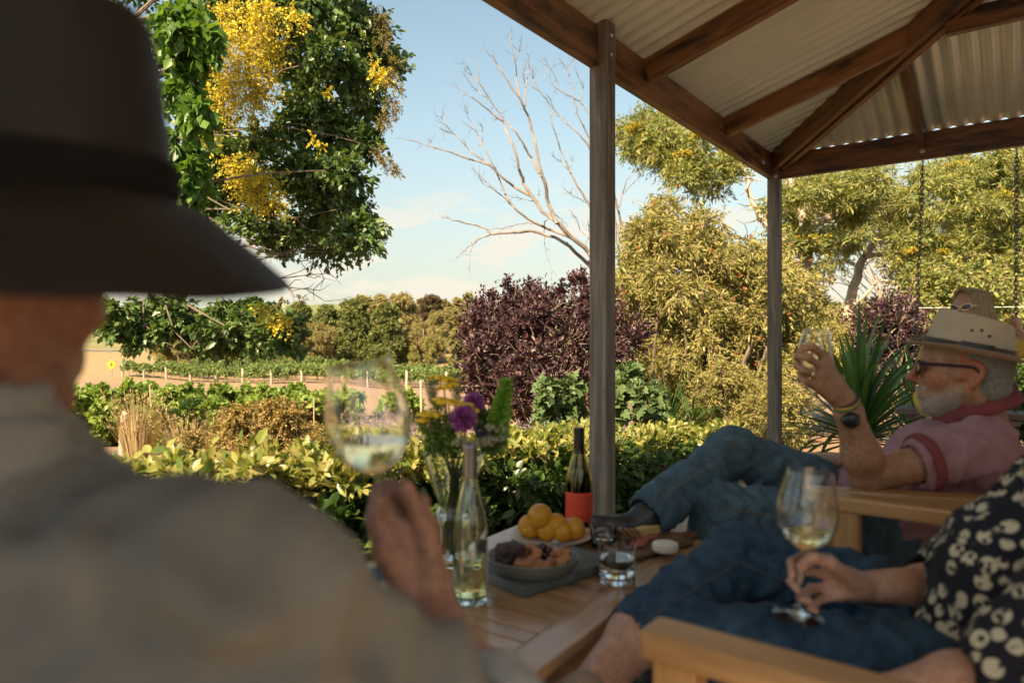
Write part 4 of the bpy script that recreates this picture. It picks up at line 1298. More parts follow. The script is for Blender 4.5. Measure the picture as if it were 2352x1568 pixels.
blade_plant('yucca', 'small pale variegated yucca at the foot of the corner post', groundp(1775, 6.3), 40, 0.40, 0.014, leaf_mat('pale_yucca_blade', [(0.25, 0.28, 0.12), (0.34, 0.35, 0.18), (0.20, 0.25, 0.09)], 0.3, 0.4), 52, (5, 85), z0=0.12, group='yuccas')
blade_plant('strap_plant', 'dark green strap-leaved clump at the left foot of the bottlebrush', groundp(1535, 7.4), 70, 0.95, 0.019, M_STRAP, 53, (20, 88), bends=(0.5, 1.1, 1.8), z0=0.25)
blade_plant('strap_plant', 'low dark strap-leaved clump hanging below the bottlebrush', groundp(1590, 6.8), 50, 0.62, 0.017, M_STRAP, 54, (-25, 60), bends=(0.9, 1.5, 2.0), z0=0.45)

# ---- hedge in front of the deck: shrub by shrub, the biggest leaves as pieces of their own
def hedge():
    r = rng_(60)
    names = ['leftmost hedge shrub, large glossy leaves, next to the hatted man\'s shoulder', 'second hedge shrub from the left, behind the man\'s grey sleeve', 'third hedge shrub from the left, behind the hand with the glass', 'hedge shrub right behind the raised hand and the vase',
             'hedge shrub behind the clear wine bottle', 'hedge shrub behind the plate of yellow fruit', 'hedge shrub behind the red-labelled bottle, left of the middle post', 'hedge shrub just right of the middle post', 'hedge shrub above the black boot', 'last hedge shrub on the right, behind the man\'s raised knee']
    n = len(names)
    me_s = []
    for k in range(3):
        V = T_OVAL[0] * np.array([1, 1.15 + .2 * k, 1 + .6 * k]); me = py_mesh('leaf', V, T_OVAL[1]); me_s.append(me)
    me_old = []
    for me in me_s:
        a = me.copy(); me.materials.append(M_HEDGET); a.materials.append(M_HEDGE); me_old.append(a)
    for i in range(n):
        t = i / (n - 1)
        c2 = np.array([-1.50, 1.95]) * (1 - t) + np.array([1.66, 5.95]) * t
        top = np.interp(t, [0, .25, .5, .75, 1], [0.60, 0.55, 0.47, 0.36, 0.26])
        base = Vector((c2[0], c2[1], float(ground_z(c2[0], c2[1]))))
        root = empty('hedge_shrub', base, names[i], 'hedge shrub', 'glossy hedge shrubs along the deck')
        n0 = len(COL.objects)
        C = []
        for k in range(30):
            q = r.normal(size=2) * [0.17, 0.17]
            z = r.uniform(-0.02, top - 0.10)
            C.append((c2[0] + q[0], c2[1] + q[1], z, .15, .15, .12))
        foliage('foliage', C, 22, 8, 0.068, T_OVAL, M_HEDGE, None, r, twig_mat=M_TWIG, twig_r=0.003, twig_frac=0.35, droop=0.2, up=0.8, start=0.3)
        Ct = []
        for k in range(20):
            q = r.uniform(-1, 1, 2) * [0.30, 0.30]
            Ct.append((c2[0] + q[0], c2[1] + q[1], top - 0.04 + r.normal() * .02, .10, .10, .075))
        foliage('sunlit_top_foliage', Ct, 15, 6, 0.054, T_OVAL, M_HEDGET, None, r, twig_mat=M_TWIG, twig_r=0.002, twig_frac=0.5, droop=-0.25, up=0.9, upb=0.8, start=0.2)
        adopt(root, n0)
        k_near = 60 if i < 6 else 34
        for k in range(k_near):
            young = k % 2 == 0  # top leaves, in the colour that has sunlight painted in
            if young:
                p = Vector((c2[0] + r.uniform(-.33, .33), c2[1] + r.uniform(-.33, .33), top + r.uniform(-.06, .09)))
            else:
                a = r.uniform(0, 2 * math.pi)
                p = Vector((c2[0] + .30 * math.cos(a), c2[1] + .30 * math.sin(a), r.uniform(0.05, top)))
            d = Vector((p.x - c2[0], p.y - c2[1], 0.25)).normalized() + Vector(r.normal(size=3) * .45)
            R = frame_from(d); 
            rot = Matrix.Rotation(r.normal() * .7, 3, 'X')
            M4 = (Matrix([[*R[0]], [*R[1]], [*R[2]]]) @ rot).to_4x4()
            s = r.uniform(.044, .074)
            o = bpy.data.objects.new('leaf', (me_s if young else me_old)[r.integers(3)]); COL.objects.link(o)
            o.parent = root
            o.matrix_basis = Matrix.Translation(p - base) @ M4 @ Matrix.Diagonal((s, s, s, 1))
hedge()

# ---- grapevines
M_POSTV = pmat('pale_vineyard_post', (0.30, 0.24, 0.175), (0.44, 0.36, 0.27), 6, 0.85, 0.3)
def grapevines():
    r = rng_(70)
    spots = [(200, 12.6, 'leftmost near grapevine, beside the hatted man\'s collar'), (285, 13.2, 'near grapevine directly below the yellow road sign'), (375, 13.6, 'near grapevine around the slim metal stake'), (460, 14.0, 'fourth near grapevine from the left, below the pale vineyard posts'), (540, 14.3, 'near grapevine behind the left half of the bronze shrub'), (625, 15.0, 'near grapevine behind the middle of the bronze shrub'), (705, 15.6, 'near grapevine just left of the raised wine glass'),
             (790, 17.5, 'near grapevine seen through the raised wine glass'), (930, 17.0, 'near grapevine between the raised wine glass and the flowers')]
    for i, (px, d, lb) in enumerate(spots):
        base = groundp(px, d)
        root = empty('grapevine', base, lb, 'grapevine', 'grapevines of the near row')
        n0 = len(COL.objects)
        C = []
        nn = 26 if i < 7 else 10
        H = 1.06 if i < 7 else 0.85
        wid = 0.52 if i < 7 else 0.26
        for k in range(nn):
            C.append((base.x + r.normal() * wid, base.y + r.normal() * .35, base.z + r.uniform(.3, H - .12), .26, .26, .22))
        for k in range(4):
            C.append((base.x + r.normal() * wid, base.y + r.normal() * .3, base.z + H - .02, .12, .12, .22))
        foliage('foliage', C, 44, 8, 0.10, T_LOBED, M_VINE, None, r, twig_mat=M_TWIG, twig_r=0.005, twig_frac=0.15, droop=0.3, up=0.5, wide=1.0)
        T = Tubes(); T.add(limb(base - Vector((0, 0, .05)), base + Vector((0, 0, .8)), r, .04, 5), [.045, .04, .035, .03, .03], 7)
        T.build('trunk', M_BARK); adopt(root, n0)
    # low trailing shoots in front of the row
    for k, (px, d, lb) in enumerate([(395, 10.5, 'low trailing grapevine shoots in front of the slim stake'), (470, 11, 'low trailing grapevine shoots left of the bronze shrub')]):
        base = groundp(px, d)
        root = empty('grapevine', base, lb, 'grapevine', 'grapevines of the near row')
        n0 = len(COL.objects)
        C = [(base.x + r.normal() * .35, base.y + r.normal() * .3, base.z + r.uniform(.1, .75), .2, .2, .2) for _ in range(11)]
        foliage('foliage', C, 26, 8, 0.085, T_LOBED, M_VINE, None, r, twig_mat=M_TWIG, twig_r=0.004, twig_frac=0.3, droop=0.3)
        T = Tubes(); T.add(limb(base, base + Vector((0, 0, .5)), r, .05, 4), [.03, .025, .02, .02], 6); T.build('trunk', M_BARK); adopt(root, n0)
    # stakes and posts of the near row
    for px, d, h, rad, m_, nm, lb in ((350, 11.8, 1.1, .014, M_TWIGP, 'vine_stake', 'slim grey metal stake in front of the near grapevines'), (968, 16.0, 1.25, .03, M_POSTV, 'vineyard_post', 'tall pale post beside the grapevine behind the flowers'), (721, 13.5, 0.9, .013, M_TWIGP, 'vine_stake', 'slim metal stake behind the right edge of the bronze shrub'),
                                  (283, 9.0, 0.62, .055, M_POSTV, 'fence_post', 'short thick wooden post beside the dry grass tuft')):
        b = groundp(px, d)
        o = MB().tube([b - Vector((0, 0, .1)), b + Vector((0, 0, h * .5)), b + Vector((r.normal() * .02, 0, h - .01)), b + Vector((0, 0, h))], [rad, rad * .97, rad * .95, rad * .7], 10).build(nm, m_, None, True)
        tag(o, lb, 'post')
grapevines()

def far_rows():
    r = rng_(75)
    A = np.array([(285 - 1176) / FPX * 63, 63.0]); Bq = np.array([(1120 - 1176) / FPX * 43, 43.0])
    d = (Bq - A) / np.linalg.norm(Bq - A); nrm = np.array([-d[1], d[0]])
    if nrm[1] < 0: nrm = -nrm
    L = np.linalg.norm(Bq - A)
    lbs = ['front row of the far vineyard with pale posts and bare trunks', 'second row of the far vineyard, just behind the front row', 'third row of the far vineyard', 'fourth row of the far vineyard', 'rearmost row of the far vineyard before the trees']
    wire = pmat('vineyard_wire', (0.2, 0.16, 0.13), (0.25, 0.2, 0.16), 5, 0.6, 0, metallic=.5)
    post_me = None
    for k in range(5):
        a = A + nrm * 2.9 * k + d * (0.8 * k); 
        root = empty('vine_row', (a[0], a[1], float(ground_z(a[0], a[1]))), lbs[k], 'vine row', 'rows of the far vineyard')
        n0 = len(COL.objects)
        C = []
        H = 1.45
        for s in np.arange(0, L + 6, 0.42):
            q = a + d * s
            z = float(ground_z(q[0], q[1]))
            for _ in range(2):
                C.append((q[0] + r.normal() * .12, q[1] + r.normal() * .15, z + H - .42 + r.normal() * .14, .34, .34, .30))
        foliage('foliage', C, 24 if k == 0 else 18, 5, 0.19, T_LEAF2, M_VINEF, None, r, droop=0.5, up=0.4, wide=1.5)
        T = Tubes()
        for s in np.arange(0.8, L + 5, 1.25):
            q = a + d * s; z = float(ground_z(q[0], q[1]))
            T.add([(q[0], q[1], z), (q[0] + r.normal() * .05, q[1], z + .4), (q[0] + r.normal() * .04, q[1], z + .85)], [.035, .03, .025], 4)
        if k < 3: T.build('vine_trunks', M_BARK, None, 'stuff')
        Tw = Tubes()
        for hh in (.35, .6):
            pts = [(*(a + d * s), float(ground_z(*(a + d * s))) + hh) for s in np.linspace(0, L + 5, 12)]
            Tw.add(pts, .012, 4)
        Tw.build('wires', wire, None, 'stuff')
        if k == 0:
            for s in np.arange(0.2, L + 4, 3.3):
                q = a + d * s; z = float(ground_z(q[0], q[1]))
                b = Vector((q[0] - nrm[0] * .25, q[1] - nrm[1] * .25, z))
                if post_me is None:
                    o = MB().tube([(0, 0, -.1), (0, 0, .5), (0, 0, 1.12), (0, 0, 1.15)], [.10, .10, .098, .08], 10).build('post', M_POSTV, None, True); post_me = o.data
                else:
                    o = bpy.data.objects.new('post', post_me); COL.objects.link(o)
                o.location = b; o.rotation_euler = (r.normal() * .02, r.normal() * .03, r.uniform(0, 3))
        adopt(root, n0)
far_rows()

# ---- the far belt of trees
def far_tree(name, label, px, ybase, ytop, wpx, d, kind, seed, rootz=None):
    r = rng_(seed)
    s = d / FPX
    x = (px - 1176) * s
    gz = float(ground_z(x, d)); ztop = CAM_H - (ytop - 784) * s; H = ztop - gz; W = wpx * s / 2
    base = Vector((x, d, gz))
    C = []
    if kind in ('pine', 'conifer'):
        n = 60 if kind == 'pine' else 32
        for i in range(n):
            h = r.uniform(0.03, 0.97)
            rad = W * (0.98 - 0.70 * h ** 1.5) * (0.92 if kind == 'pine' else .8)
            a = r.uniform(0, 2 * math.pi); q = math.sqrt(r.uniform(.25, 1))
            rr_ = W * r.uniform(.24, .36)
            C.append((x + rad * q * math.cos(a) * .8, d + rad * q * math.sin(a) * .8, gz + H * h * .93, rr_, rr_, rr_ * .7))
        leaf, size, tm, up = (M_PINE if kind == 'pine' else M_PINEL), .34 * max(H / 8, .55), T_LEAF2, .2
    else:
        n = 46
        for i in range(n):
            a = r.uniform(0, 2 * math.pi); h = r.uniform(0.22, .95)
            rad = W * math.sqrt(max(0.05, 1 - ((h - .6) / .5) ** 2)) * math.sqrt(r.uniform(.1, 1)) * .85
            rr_ = W * r.uniform(.2, .36)
            C.append((x + rad * math.cos(a), d + rad * math.sin(a) * .8, gz + H * h * .95, rr_, rr_, rr_ * .7))
        leaf, size, tm, up = {'euc': M_EUC, 'russet': M_EUCR, 'light': M_PINEL}[kind], .30 * max(H / 8, .6), T_LEAF2, .3
    root = empty(name, base, label, 'tree', 'trees of the far belt')
    n0 = len(COL.objects)
    foliage('crown', C, 70, 12, size * .92, tm, leaf, None, r, droop=0.1 if kind != 'euc' else .35, up=up, start=.25, wide=.9 if 'pine' in kind else .8)
    T = Tubes()
    tp = limb(base - Vector((0, 0, .2)), base + Vector((r.normal() * .2, 0, H * .8)), r, .03, 7)
    T.add(tp, np.linspace(.2, .06, 7) * max(H / 8, .5), 7)
    if kind in ('euc', 'russet'):
        for i in r.permutation(len(C))[:12]:
            T.add(limb(tp[r.integers(2, 5)], C[i][:3], r, .08, 5), np.linspace(.09, .02, 5) * max(H / 8, .5), 5)
    T.build('trunk', M_BARKP if kind in ('euc',) else M_BARK)
    adopt(root, n0)
FT = [  # name, label, x, base, top, width, distance, kind
    ('pine_tree', 'leftmost far pine with its tip just over the hill line', 694, 830, 690, 66, 84, 'pine'),
    ('pine_tree', 'far pine left of the tallest dark pine', 752, 830, 696, 92, 78, 'pine'),
    ('pine_tree', 'tallest dark pine in the far belt, above the raised wine glass', 815, 832, 682, 98, 76, 'pine'),
    ('pine_tree', 'broad dark pine right of the tallest dark pine', 888, 834, 696, 92, 74, 'pine'),
    ('gum_tree', 'gum tree rising behind between the two dark pines', 848, 826, 672, 70, 96, 'euc'),
    ('gum_tree', 'tall pale-limbed gum tree, highest crown on the skyline', 905, 826, 668, 90, 92, 'euc'),
    ('gum_tree', 'russet gum tree on the hill left of the small umbrella tree', 985, 790, 674, 52, 130, 'russet'),
    ('umbrella_tree', 'small flat-topped tree alone on the far skyline', 1040, 760, 679, 46, 150, 'euc'),
    ('pine_tree', 'far pine on the skyline left of the purple shrub', 1090, 826, 667, 66, 90, 'light'),
    ('gum_tree', 'brown-leaved gum tree in front of the leftmost pines', 712, 834, 740, 96, 70, 'euc'),
    ('gum_tree', 'rounded gum tree low in the middle of the far belt', 972, 832, 738, 92, 76, 'euc'),
    ('gum_tree', 'gum tree left of the skyline pine by the purple shrub', 1022, 830, 702, 70, 84, 'euc'),
    ('conifer', 'bright young conifer, tallest of the small group', 988, 832, 768, 34, 70, 'conifer'),
    ('conifer', 'small bright conifer left of the tallest young conifer', 950, 833, 792, 36, 69, 'conifer'),
    ('conifer', 'bright conifer nearest the purple shrub', 1052, 831, 748, 56, 72, 'conifer'),
    ('pine_tree', 'spreading pine seen under the hanging leaves, right of the road sign', 408, 842, 772, 92, 70, 'light'),
    ('pine_tree', 'small dark pine under the hanging leaves', 492, 838, 790, 60, 72, 'pine'),
    ('gum_tree', 'low yellowish bush-like tree under the hanging leaves', 560, 838, 782, 80, 71, 'light'),
    ('gum_tree', 'low twiggy tree at the left end of the far belt', 635, 838, 776, 84, 70, 'euc'),
    ('gum_tree', 'dark low tree filling the gap beneath the broad pine', 935, 836, 770, 70, 80, 'pine'),
    ('gum_tree', 'gum tree behind the purple shrub, right of the skyline pine', 1150, 830, 720, 90, 84, 'euc'),
]
for i, a in enumerate(FT): far_tree(a[0], a[1], a[2], a[3], a[4] - 3, a[5] * 1.3, a[6], a[7], 200 + i)

# ---- road sign, wire
def road_sign():
    d = 60.0
    b = groundp(257, d); cz = CAM_H - (837 - 784) / FPX * d; s = 0.345
    root = empty('road_sign', b, 'yellow diamond crossroads warning sign on a grey post beyond the grapevines', 'road sign')
    my = pmat('sign_yellow', (0.80, 0.42, 0.015), (0.86, 0.48, 0.03), 3, 0.5, 0); mk = pmat('sign_black', (0.012, 0.012, 0.012), (0.02, 0.02, 0.02), 3, 0.6, 0)
    c = np.array([b.x, d - .05, cz]); R = np.array([[math.cos(math.pi / 4), 0, -math.sin(math.pi / 4)], [0, 1, 0], [math.sin(math.pi / 4), 0, math.cos(math.pi / 4)]])
    n0 = len(COL.objects)
    MB().box(c, (s, .012, s), R, .01).build('border', mk)
    MB().box(c - [0, .016, 0], (s * .92, .012, s * .92), R, .006).build('plate', my)
    m = MB().box(c - [0, .033, 0], (.040, .01, .25)); m.box(c - [0, .033, 0], (.25, .0104, .042)); m.build('cross_symbol', mk)
    MB().tube([b - Vector((0, 0, .1)), Vector((b.x, d, cz + .3))], [.035, .035], 8).build('post', M_BOLT, None, True)
    adopt(root, n0)
road_sign()
w_ = MB().tube([P(2030, 708, 9.0), P(2200, 706, 9.2), P(2500, 703, 9.4)], [.005, .005, .005], 5).build('fence_wire', pmat('pale_wire', (0.75, 0.72, 0.62), (0.8, 0.78, 0.7), 3, .5, 0), None, True)
tag(w_, 'thin pale wire stretched across the garden behind the swing', 'wire')
# ------------------------------------------------------------------ furniture
M_TABLE = wood_mat('varnished_table_wood', (0.26, 0.135, 0.062), (0.46, 0.265, 0.135), (0.60, 0.39, 0.225), 0.22, 1.3, 0.12, wear=(0.42, 0.31, 0.21), wear_amt=0.12)
M_CHAIR = wood_mat('honey_chair_wood', (0.25, 0.125, 0.048), (0.46, 0.26, 0.11), (0.58, 0.36, 0.175), 0.38, 1.0, 0.25, wear=(0.30, 0.17, 0.075), wear_amt=.3)
TZ = 0.50
TU = unit(np.array([0.55, 0.835])); TV = np.array([-TU[1], TU[0]])
T_FR = np.array([0.537, 1.897]); T_L, T_W = 0.94, 0.53
T_C = T_FR - TU * T_L / 2 + TV * T_W / 2
table = empty('coffee_table', (T_C[0], T_C[1], 0), 'low slatted wooden table set with wine and food', 'table', rz=math.atan2(TU[1], TU[0]))
def tpart(name, c, h, bev=0.003, mat=None, rz=0):
    o = MB().box((0, 0, 0), h, None, bev).build(name, mat or M_TABLE, table)
    o.location = c; o.rotation_euler = (0, 0, rz)
    return o
RW, TT = 0.078, 0.024
for s in (-1, 1): tpart('side_rail', (0, s * (T_W / 2 - RW / 2), TZ - TT / 2), (T_L / 2, RW / 2, TT / 2), 0.004)
for s in (-1, 1): tpart('end_rail', (s * (T_L / 2 - RW / 2), 0, TZ - TT / 2 - 0.0006), (T_W / 2 - RW - 0.001, RW / 2, TT / 2), 0.004, rz=math.pi / 2).scale = (1, 1, 1)
inner = T_L - 2 * RW; ns = 16; pit = inner / ns
sl = MB().box((0, 0, 0), (T_W / 2 - RW - 0.001, pit / 2 - 0.0032, 0.009), None, 0.002).build('slat', M_TABLE, table)
for i in range(ns):
    o = sl if i == 0 else bpy.data.objects.new('slat', sl.data)
    if i: COL.objects.link(o); o.parent = table
    o.location = (-inner / 2 + (i + .5) * pit, 0, TZ - 0.0105); o.rotation_euler = (0, 0, math.pi / 2)
for s in (-1, 1):
    tpart('apron', (0, s * (T_W / 2 - 0.05), TZ - 0.062), (T_L / 2 - 0.06, 0.011, 0.036))
    tpart('apron', (s * (T_L / 2 - 0.05), 0, TZ - 0.062), (T_W / 2 - 0.064, 0.011, 0.036), rz=math.pi / 2)
    for q in (-1, 1): tpart('leg', (s * (T_L / 2 - 0.045), q * (T_W / 2 - 0.045), (TZ - TT) / 2 - 0.001), (0.024, 0.024, (TZ - TT) / 2 - 0.001), 0.004)
    tpart('cross_rail', (s * T_L / 6, 0, TZ - 0.032), (T_W / 2 - 0.064, 0.02, 0.0095), rz=math.pi / 2)

AZ = 0.672
def chair(name, label, cat, front_near, fwd, width, depth=0.56, group=None, slats=7):
    """front_near: plan position of the top front end of the near arm; the other arm lies `width` away"""
    f = unit(np.array(fwd, float)); x = np.array([f[1], -f[0]])
    c = np.array(front_near) + x * width / 2
    root = empty(name, (c[0], c[1], 0), label, cat, group, rz=math.atan2(x[1], x[0]))
    def bx(nm, cc, hh, bev=0.004, along='x', tilt=0.0):
        # local: x across, y forward
        if along == 'y': hh2 = (hh[1], hh[0], hh[2]); rz = math.pi / 2
        elif along == 'z': hh2 = (hh[2], hh[1], hh[0]); rz = None
        else: hh2 = hh; rz = 0
        o = MB().box((0, 0, 0), hh2, None, bev).build(nm, M_CHAIR, root)
        o.location = cc
        if along == 'z': o.rotation_euler = (0, -math.pi / 2, 0) if not tilt else (Matrix.Rotation(tilt, 3, 'X') @ Matrix.Rotation(-math.pi / 2, 3, 'Y')).to_euler()
        else: o.rotation_euler = (tilt, 0, rz)
        return o
    for s in (-1, 1):
        X = s * width / 2
        bx('armrest', (X, -depth / 2, AZ - 0.019), (0.032, depth / 2, 0.019), 0.008, 'y')
        bx('leg', (X, -0.045, (AZ - 0.038) / 2), (0.0225, 0.029, (AZ - 0.04) / 2), 0.004, 'z')
        bx('leg', (X, -depth + 0.05, (AZ - 0.038) / 2), (0.0225, 0.029, (AZ - 0.04) / 2), 0.004, 'z')
        bx('side_rail', (X, -depth / 2, 0.33), (0.014, depth / 2 - 0.075, 0.03), 0.003, 'y')
        bx('back_stile', (s * (width / 2 - 0.05), -depth + 0.02 - 0.11, 0.62), (0.02, 0.018, 0.30), 0.004, 'z', tilt=0.36)
    inner = width - 0.05
    bx('front_rail', (0, -0.045, 0.335), (inner / 2, 0.012, 0.032), 0.003)
    n = 7
    for i in range(n):
        bx('seat_slat', (0, -0.06 - i * 0.072, 0.378 - i * 0.006), (inner / 2 - 0.002, 0.03, 0.0095), 0.003)
    for i in range(2):
        z = 0.40 + i * 0.47
        bx('back_rail', (0, -depth + 0.02 - 0.375 * (z - 0.33) , z), (inner / 2 - .045, 0.014, 0.032), 0.004)
    k = max(4, int(inner / 0.1))
    for i in range(k):
        xx = -inner / 2 + 0.09 + (inner - .18) * i / (k - 1)
        bx('back_slat', (xx, -depth + 0.02 - 0.115, 0.64), (0.022, 0.007, 0.21), 0.003, 'z', tilt=0.36)
    return root
bench = chair('garden_bench', 'honey-coloured two-seat garden bench with flat arms, lower right', 'bench', (0.185, 0.93), (-0.795, 0.607), 1.0, group=None)
chair('garden_armchair', 'honey-coloured wooden armchair under the man in the pink shirt', 'chair', (0.774, 1.80), (-0.95, 0.31), 0.58, group='garden armchairs')
chair('garden_armchair', 'wooden armchair under the man in the dark hat, at the lower left', 'chair', (-0.62, 0.80), (0.30, 0.954), 0.60, group='garden armchairs')
# cushion on the bench
M_CUSH = cloth_mat('cream_piped_cushion', (0.46, 0.42, 0.36), (0.56, 0.52, 0.45), 500, 0.95, 6)
bm_ = bench.matrix_basis if False else Matrix.LocRotScale(bench.location, bench.rotation_euler, bench.scale)
S = Solid(0.009)
Rb = np.array(bench.rotation_euler.to_matrix())
for k in (-1, 1):
    S.box(bm_ @ Vector((k * 0.225, -0.275, 0.408)), (0.195, 0.215, 0.010), Rb, 0.018, 0.006)
o = link('bench_cushion', S.mesh('bench_cushion', folds(0.004, 14, None)), M_CUSH)
tag(o, 'cream seat cushion lying on the garden bench', 'cushion')

# ------------------------------------------------------------------ glassware, bottles
M_GLASS = glass_mat('clear_glass', (1, 1, 1), 1.48)
M_BOTTLE = glass_mat('pale_bottle_glass', (0.93, 0.97, 0.90), 1.48)
M_OLIVE = glass_mat('olive_bottle_glass', (0.55, 0.48, 0.06), 1.48)
M_WHITEW = glass_mat('white_wine', (0.97, 0.90, 0.55), 1.34)
M_WATER = glass_mat('water', (0.99, 1.0, 1.0), 1.33)
M_REDW = pmat('red_wine_in_bottle', (0.010, 0.003, 0.004), (0.015, 0.004, 0.005), 3, 0.1, 0)
def spline(prof, per=6):
    """smooth a list of (r, z) by Catmull-Rom"""
    q = [np.array(p, float) for p in prof]; q = [2 * q[0] - q[1]] + q + [2 * q[-1] - q[-2]]
    out = []
    for i in range(1, len(q) - 2):
        for k in range(per):
            t = k / per
            out.append(0.5 * ((2 * q[i]) + (-q[i - 1] + q[i + 1]) * t + (2 * q[i - 1] - 5 * q[i] + 4 * q[i + 1] - q[i + 2]) * t ** 2 + (-q[i - 1] + 3 * q[i] - 3 * q[i + 1] + q[i + 2]) * t ** 3))
    out.append(q[-2])
    return [(max(0.0002, a[0]), a[1]) for a in out]
def bowl_prof(s):
    return spline([(0.004, 0.0), (0.018, 0.006), (0.036, 0.022), (0.0455, 0.048), (0.0445, 0.072), (0.039, 0.098), (0.0335, 0.124)], 5)
def wine_glass(name, label, base, axis, scale, fill_z=None, bowl_r=1.0):
    """base: foot centre; axis: up along the stem; fill_z: world height of the wine"""
    R = frame_from(axis, (0, 1, 0.001)); R = np.stack([R[:, 1], R[:, 2], R[:, 0]], 1)
    root = empty(name, tuple(base), label, 'wine glass', 'wine glasses held in a hand')
    bp = [(r * bowl_r, z + 0.105) for r, z in bowl_prof(1)]
    outer = [(0.0002, 0.0), (0.036, 0.0), (0.0375, 0.0012), (0.030, 0.003), (0.012, 0.0065), (0.0050, 0.012), (0.0036, 0.025), (0.0034, 0.06), (0.0036, 0.09), (0.0046, 0.1015)]
    inn = [(max(0.0002, r - 0.0011), z + 0.0012) for r, z in bp][::-1]
    inn = [(r, z - (0.0009 if i == 0 else 0)) for i, (r, z) in enumerate(inn)] + [(0.0002, bp[0][1] + 0.002)]
    prof = [(r * scale, z * scale) for r, z in outer + bp + inn]
    o = MB().lathe(prof, 40, tuple(base), R=R).build('glass', M_GLASS, None, True)
    world_part(o, root)
    if fill_z is not None:
        lp = [(0.0002, bp[0][1] + 0.003)] + [(max(.0004, r - 0.0016), z + 0.0016) for r, z in bp]
        m = MB().lathe([(r * scale, z * scale) for r, z in lp], 40, tuple(base), R=R)
        bm = bmesh.new(); me = py_mesh('wine', m.v, m.f); bm.from_mesh(me)
        bmesh.ops.remove_doubles(bm, verts=bm.verts, dist=1e-5)
        res = bmesh.ops.bisect_plane(bm, geom=bm.verts[:] + bm.edges[:] + bm.faces[:], plane_co=(0, 0, fill_z), plane_no=(0, 0, 1), clear_outer=True)
        ed = [e for e in res['geom_cut'] if isinstance(e, bmesh.types.BMEdge)]
        bmesh.ops.contextual_create(bm, geom=ed)
        bmesh.ops.recalc_face_normals(bm, faces=bm.faces[:])
        bm.to_mesh(me); bm.free()
        w = link('wine', me, M_WHITEW, None, False); world_part(w, root)
    return root
# raised glass of the man in the dark hat
g1s = 1.03
g1_top = np.array(P(823, 830, 0.765)); g1_bot = np.array(P(868, 1088, 0.775))
g1_ax = unit(g1_top - g1_bot); g1_base = g1_bot - g1_ax * 0.105 * g1s
wine_glass('wine_glass', 'raised glass of white wine held by the man in the dark hat', g1_base, g1_ax, g1s, float(P(842, 1012, 0.77).z))
# glass of the man in pink
g2_base = np.array(P(1861, 951, 1.70)); g2_ax = unit(np.array(P(1876, 760, 1.705)) - g2_base)
wine_glass('wine_glass', 'glass of white wine raised by the man in the pink shirt', g2_base, g2_ax, 0.915, float(P(1861, 868, 1.70).z), 0.98)
# glass of the woman
g3_base = np.array(P(1832, 1414, 1.13)); g3_ax = unit(np.array(P(1862, 1080, 1.12)) - g3_base)
wine_glass('wine_glass', 'nearly empty wine glass held by the woman in the patterned shirt', g3_base, g3_ax, 1.05, float(P(1840, 1222, 1.13).z))

def on_table(px, py):
    d = (CAM_H - TZ) * FPX / (py - 784)
    return P(px, py, d)
def bottle(name, label, pos, prof, glass, wine_top, wine_mat, cap_mat, cap_from, cap_top, cap_r, label_spec=None, h_in=0.0026):
    root = empty(name, tuple(pos), label, 'wine bottle', None)
    outer = prof; inn = [(max(.0003, r - h_in), z) for r, z in prof if z > 0.012]
    full = [(0.0002, 0.008), (prof[0][0] * .6, 0.004)] + outer + inn[::-1] + [(prof[1][0] * .8, 0.012), (prof[1][0] * .5, 0.014), (0.0002, 0.016)]
    MBl = MB().lathe(full, 44, (0, 0, 0)).build('glass', glass, root, True)
    # wine
    wr = [(r - h_in - 0.0005, z) for r, z in prof if 0.014 < z < wine_top]
    wr = [(0.0002, 0.0175), (wr[0][0] * .85, 0.0165)] + wr + [(float(np.interp(wine_top, [z for r, z in prof], [r for r, z in prof])) - h_in - .0005, wine_top), (0.0002, wine_top)]
    MB().lathe(wr, 40).build('wine', wine_mat, root)
    cp = MB().lathe([(cap_r, cap_from), (cap_r * 1.01, cap_from + 0.006), (cap_r * 1.01, cap_top - 0.014), (cap_r * 1.05, cap_top - 0.0135), (cap_r * 1.05, cap_top - 0.009), (cap_r * 1.0, cap_top - 0.0085), (cap_r * 1.02, cap_top - 0.002), (cap_r * .93, cap_top), (0.0002, cap_top)], 32)
    cp.build('cap', cap_mat, root, True)
    if label_spec:
        r, z0, z1, a0, a1, m_ = label_spec
        V, F = [], []
        n = 24
        for i in range(n + 1):
            a = a0 + (a1 - a0) * i / n
            for z in np.linspace(z0, z1, 4): V.append((r * math.cos(a), r * math.sin(a), z))
        for i in range(n):
            for j in range(3): F.append((i * 4 + j, (i + 1) * 4 + j, (i + 1) * 4 + j + 1, i * 4 + j + 1))
        link('label', py_mesh('label', V, F), m_, root, True)
    return root
M_CAPG = pmat('grey_screw_cap', (0.20, 0.185, 0.17), (0.25, 0.235, 0.215), 20, 0.38, 0, metallic=0.75)
M_CAPB = pmat('black_capsule', (0.012, 0.012, 0.016), (0.02, 0.02, 0.025), 20, 0.3, 0)
M_PAPER = pmat('pale_label_paper', (0.62, 0.52, 0.46), (0.72, 0.63, 0.56), 8, 0.8, 0)
burg = spline([(0.0345, 0.001), (0.0368, 0.012), (0.0370, 0.06), (0.0370, 0.13), (0.0362, 0.158), (0.0315, 0.188), (0.0225, 0.225), (0.0165, 0.252), (0.0148, 0.275), (0.0145, 0.318), (0.0148, 0.322)], 5)
bottle('wine_bottle', 'clear white-wine bottle with grey screw cap at the front of the table', on_table(1080, 1380), burg, M_BOTTLE, 0.098, M_WHITEW, M_CAPG, 0.262, 0.331, 0.0156, (0.0374, 0.035, 0.125, math.radians(-20), math.radians(75), M_PAPER))
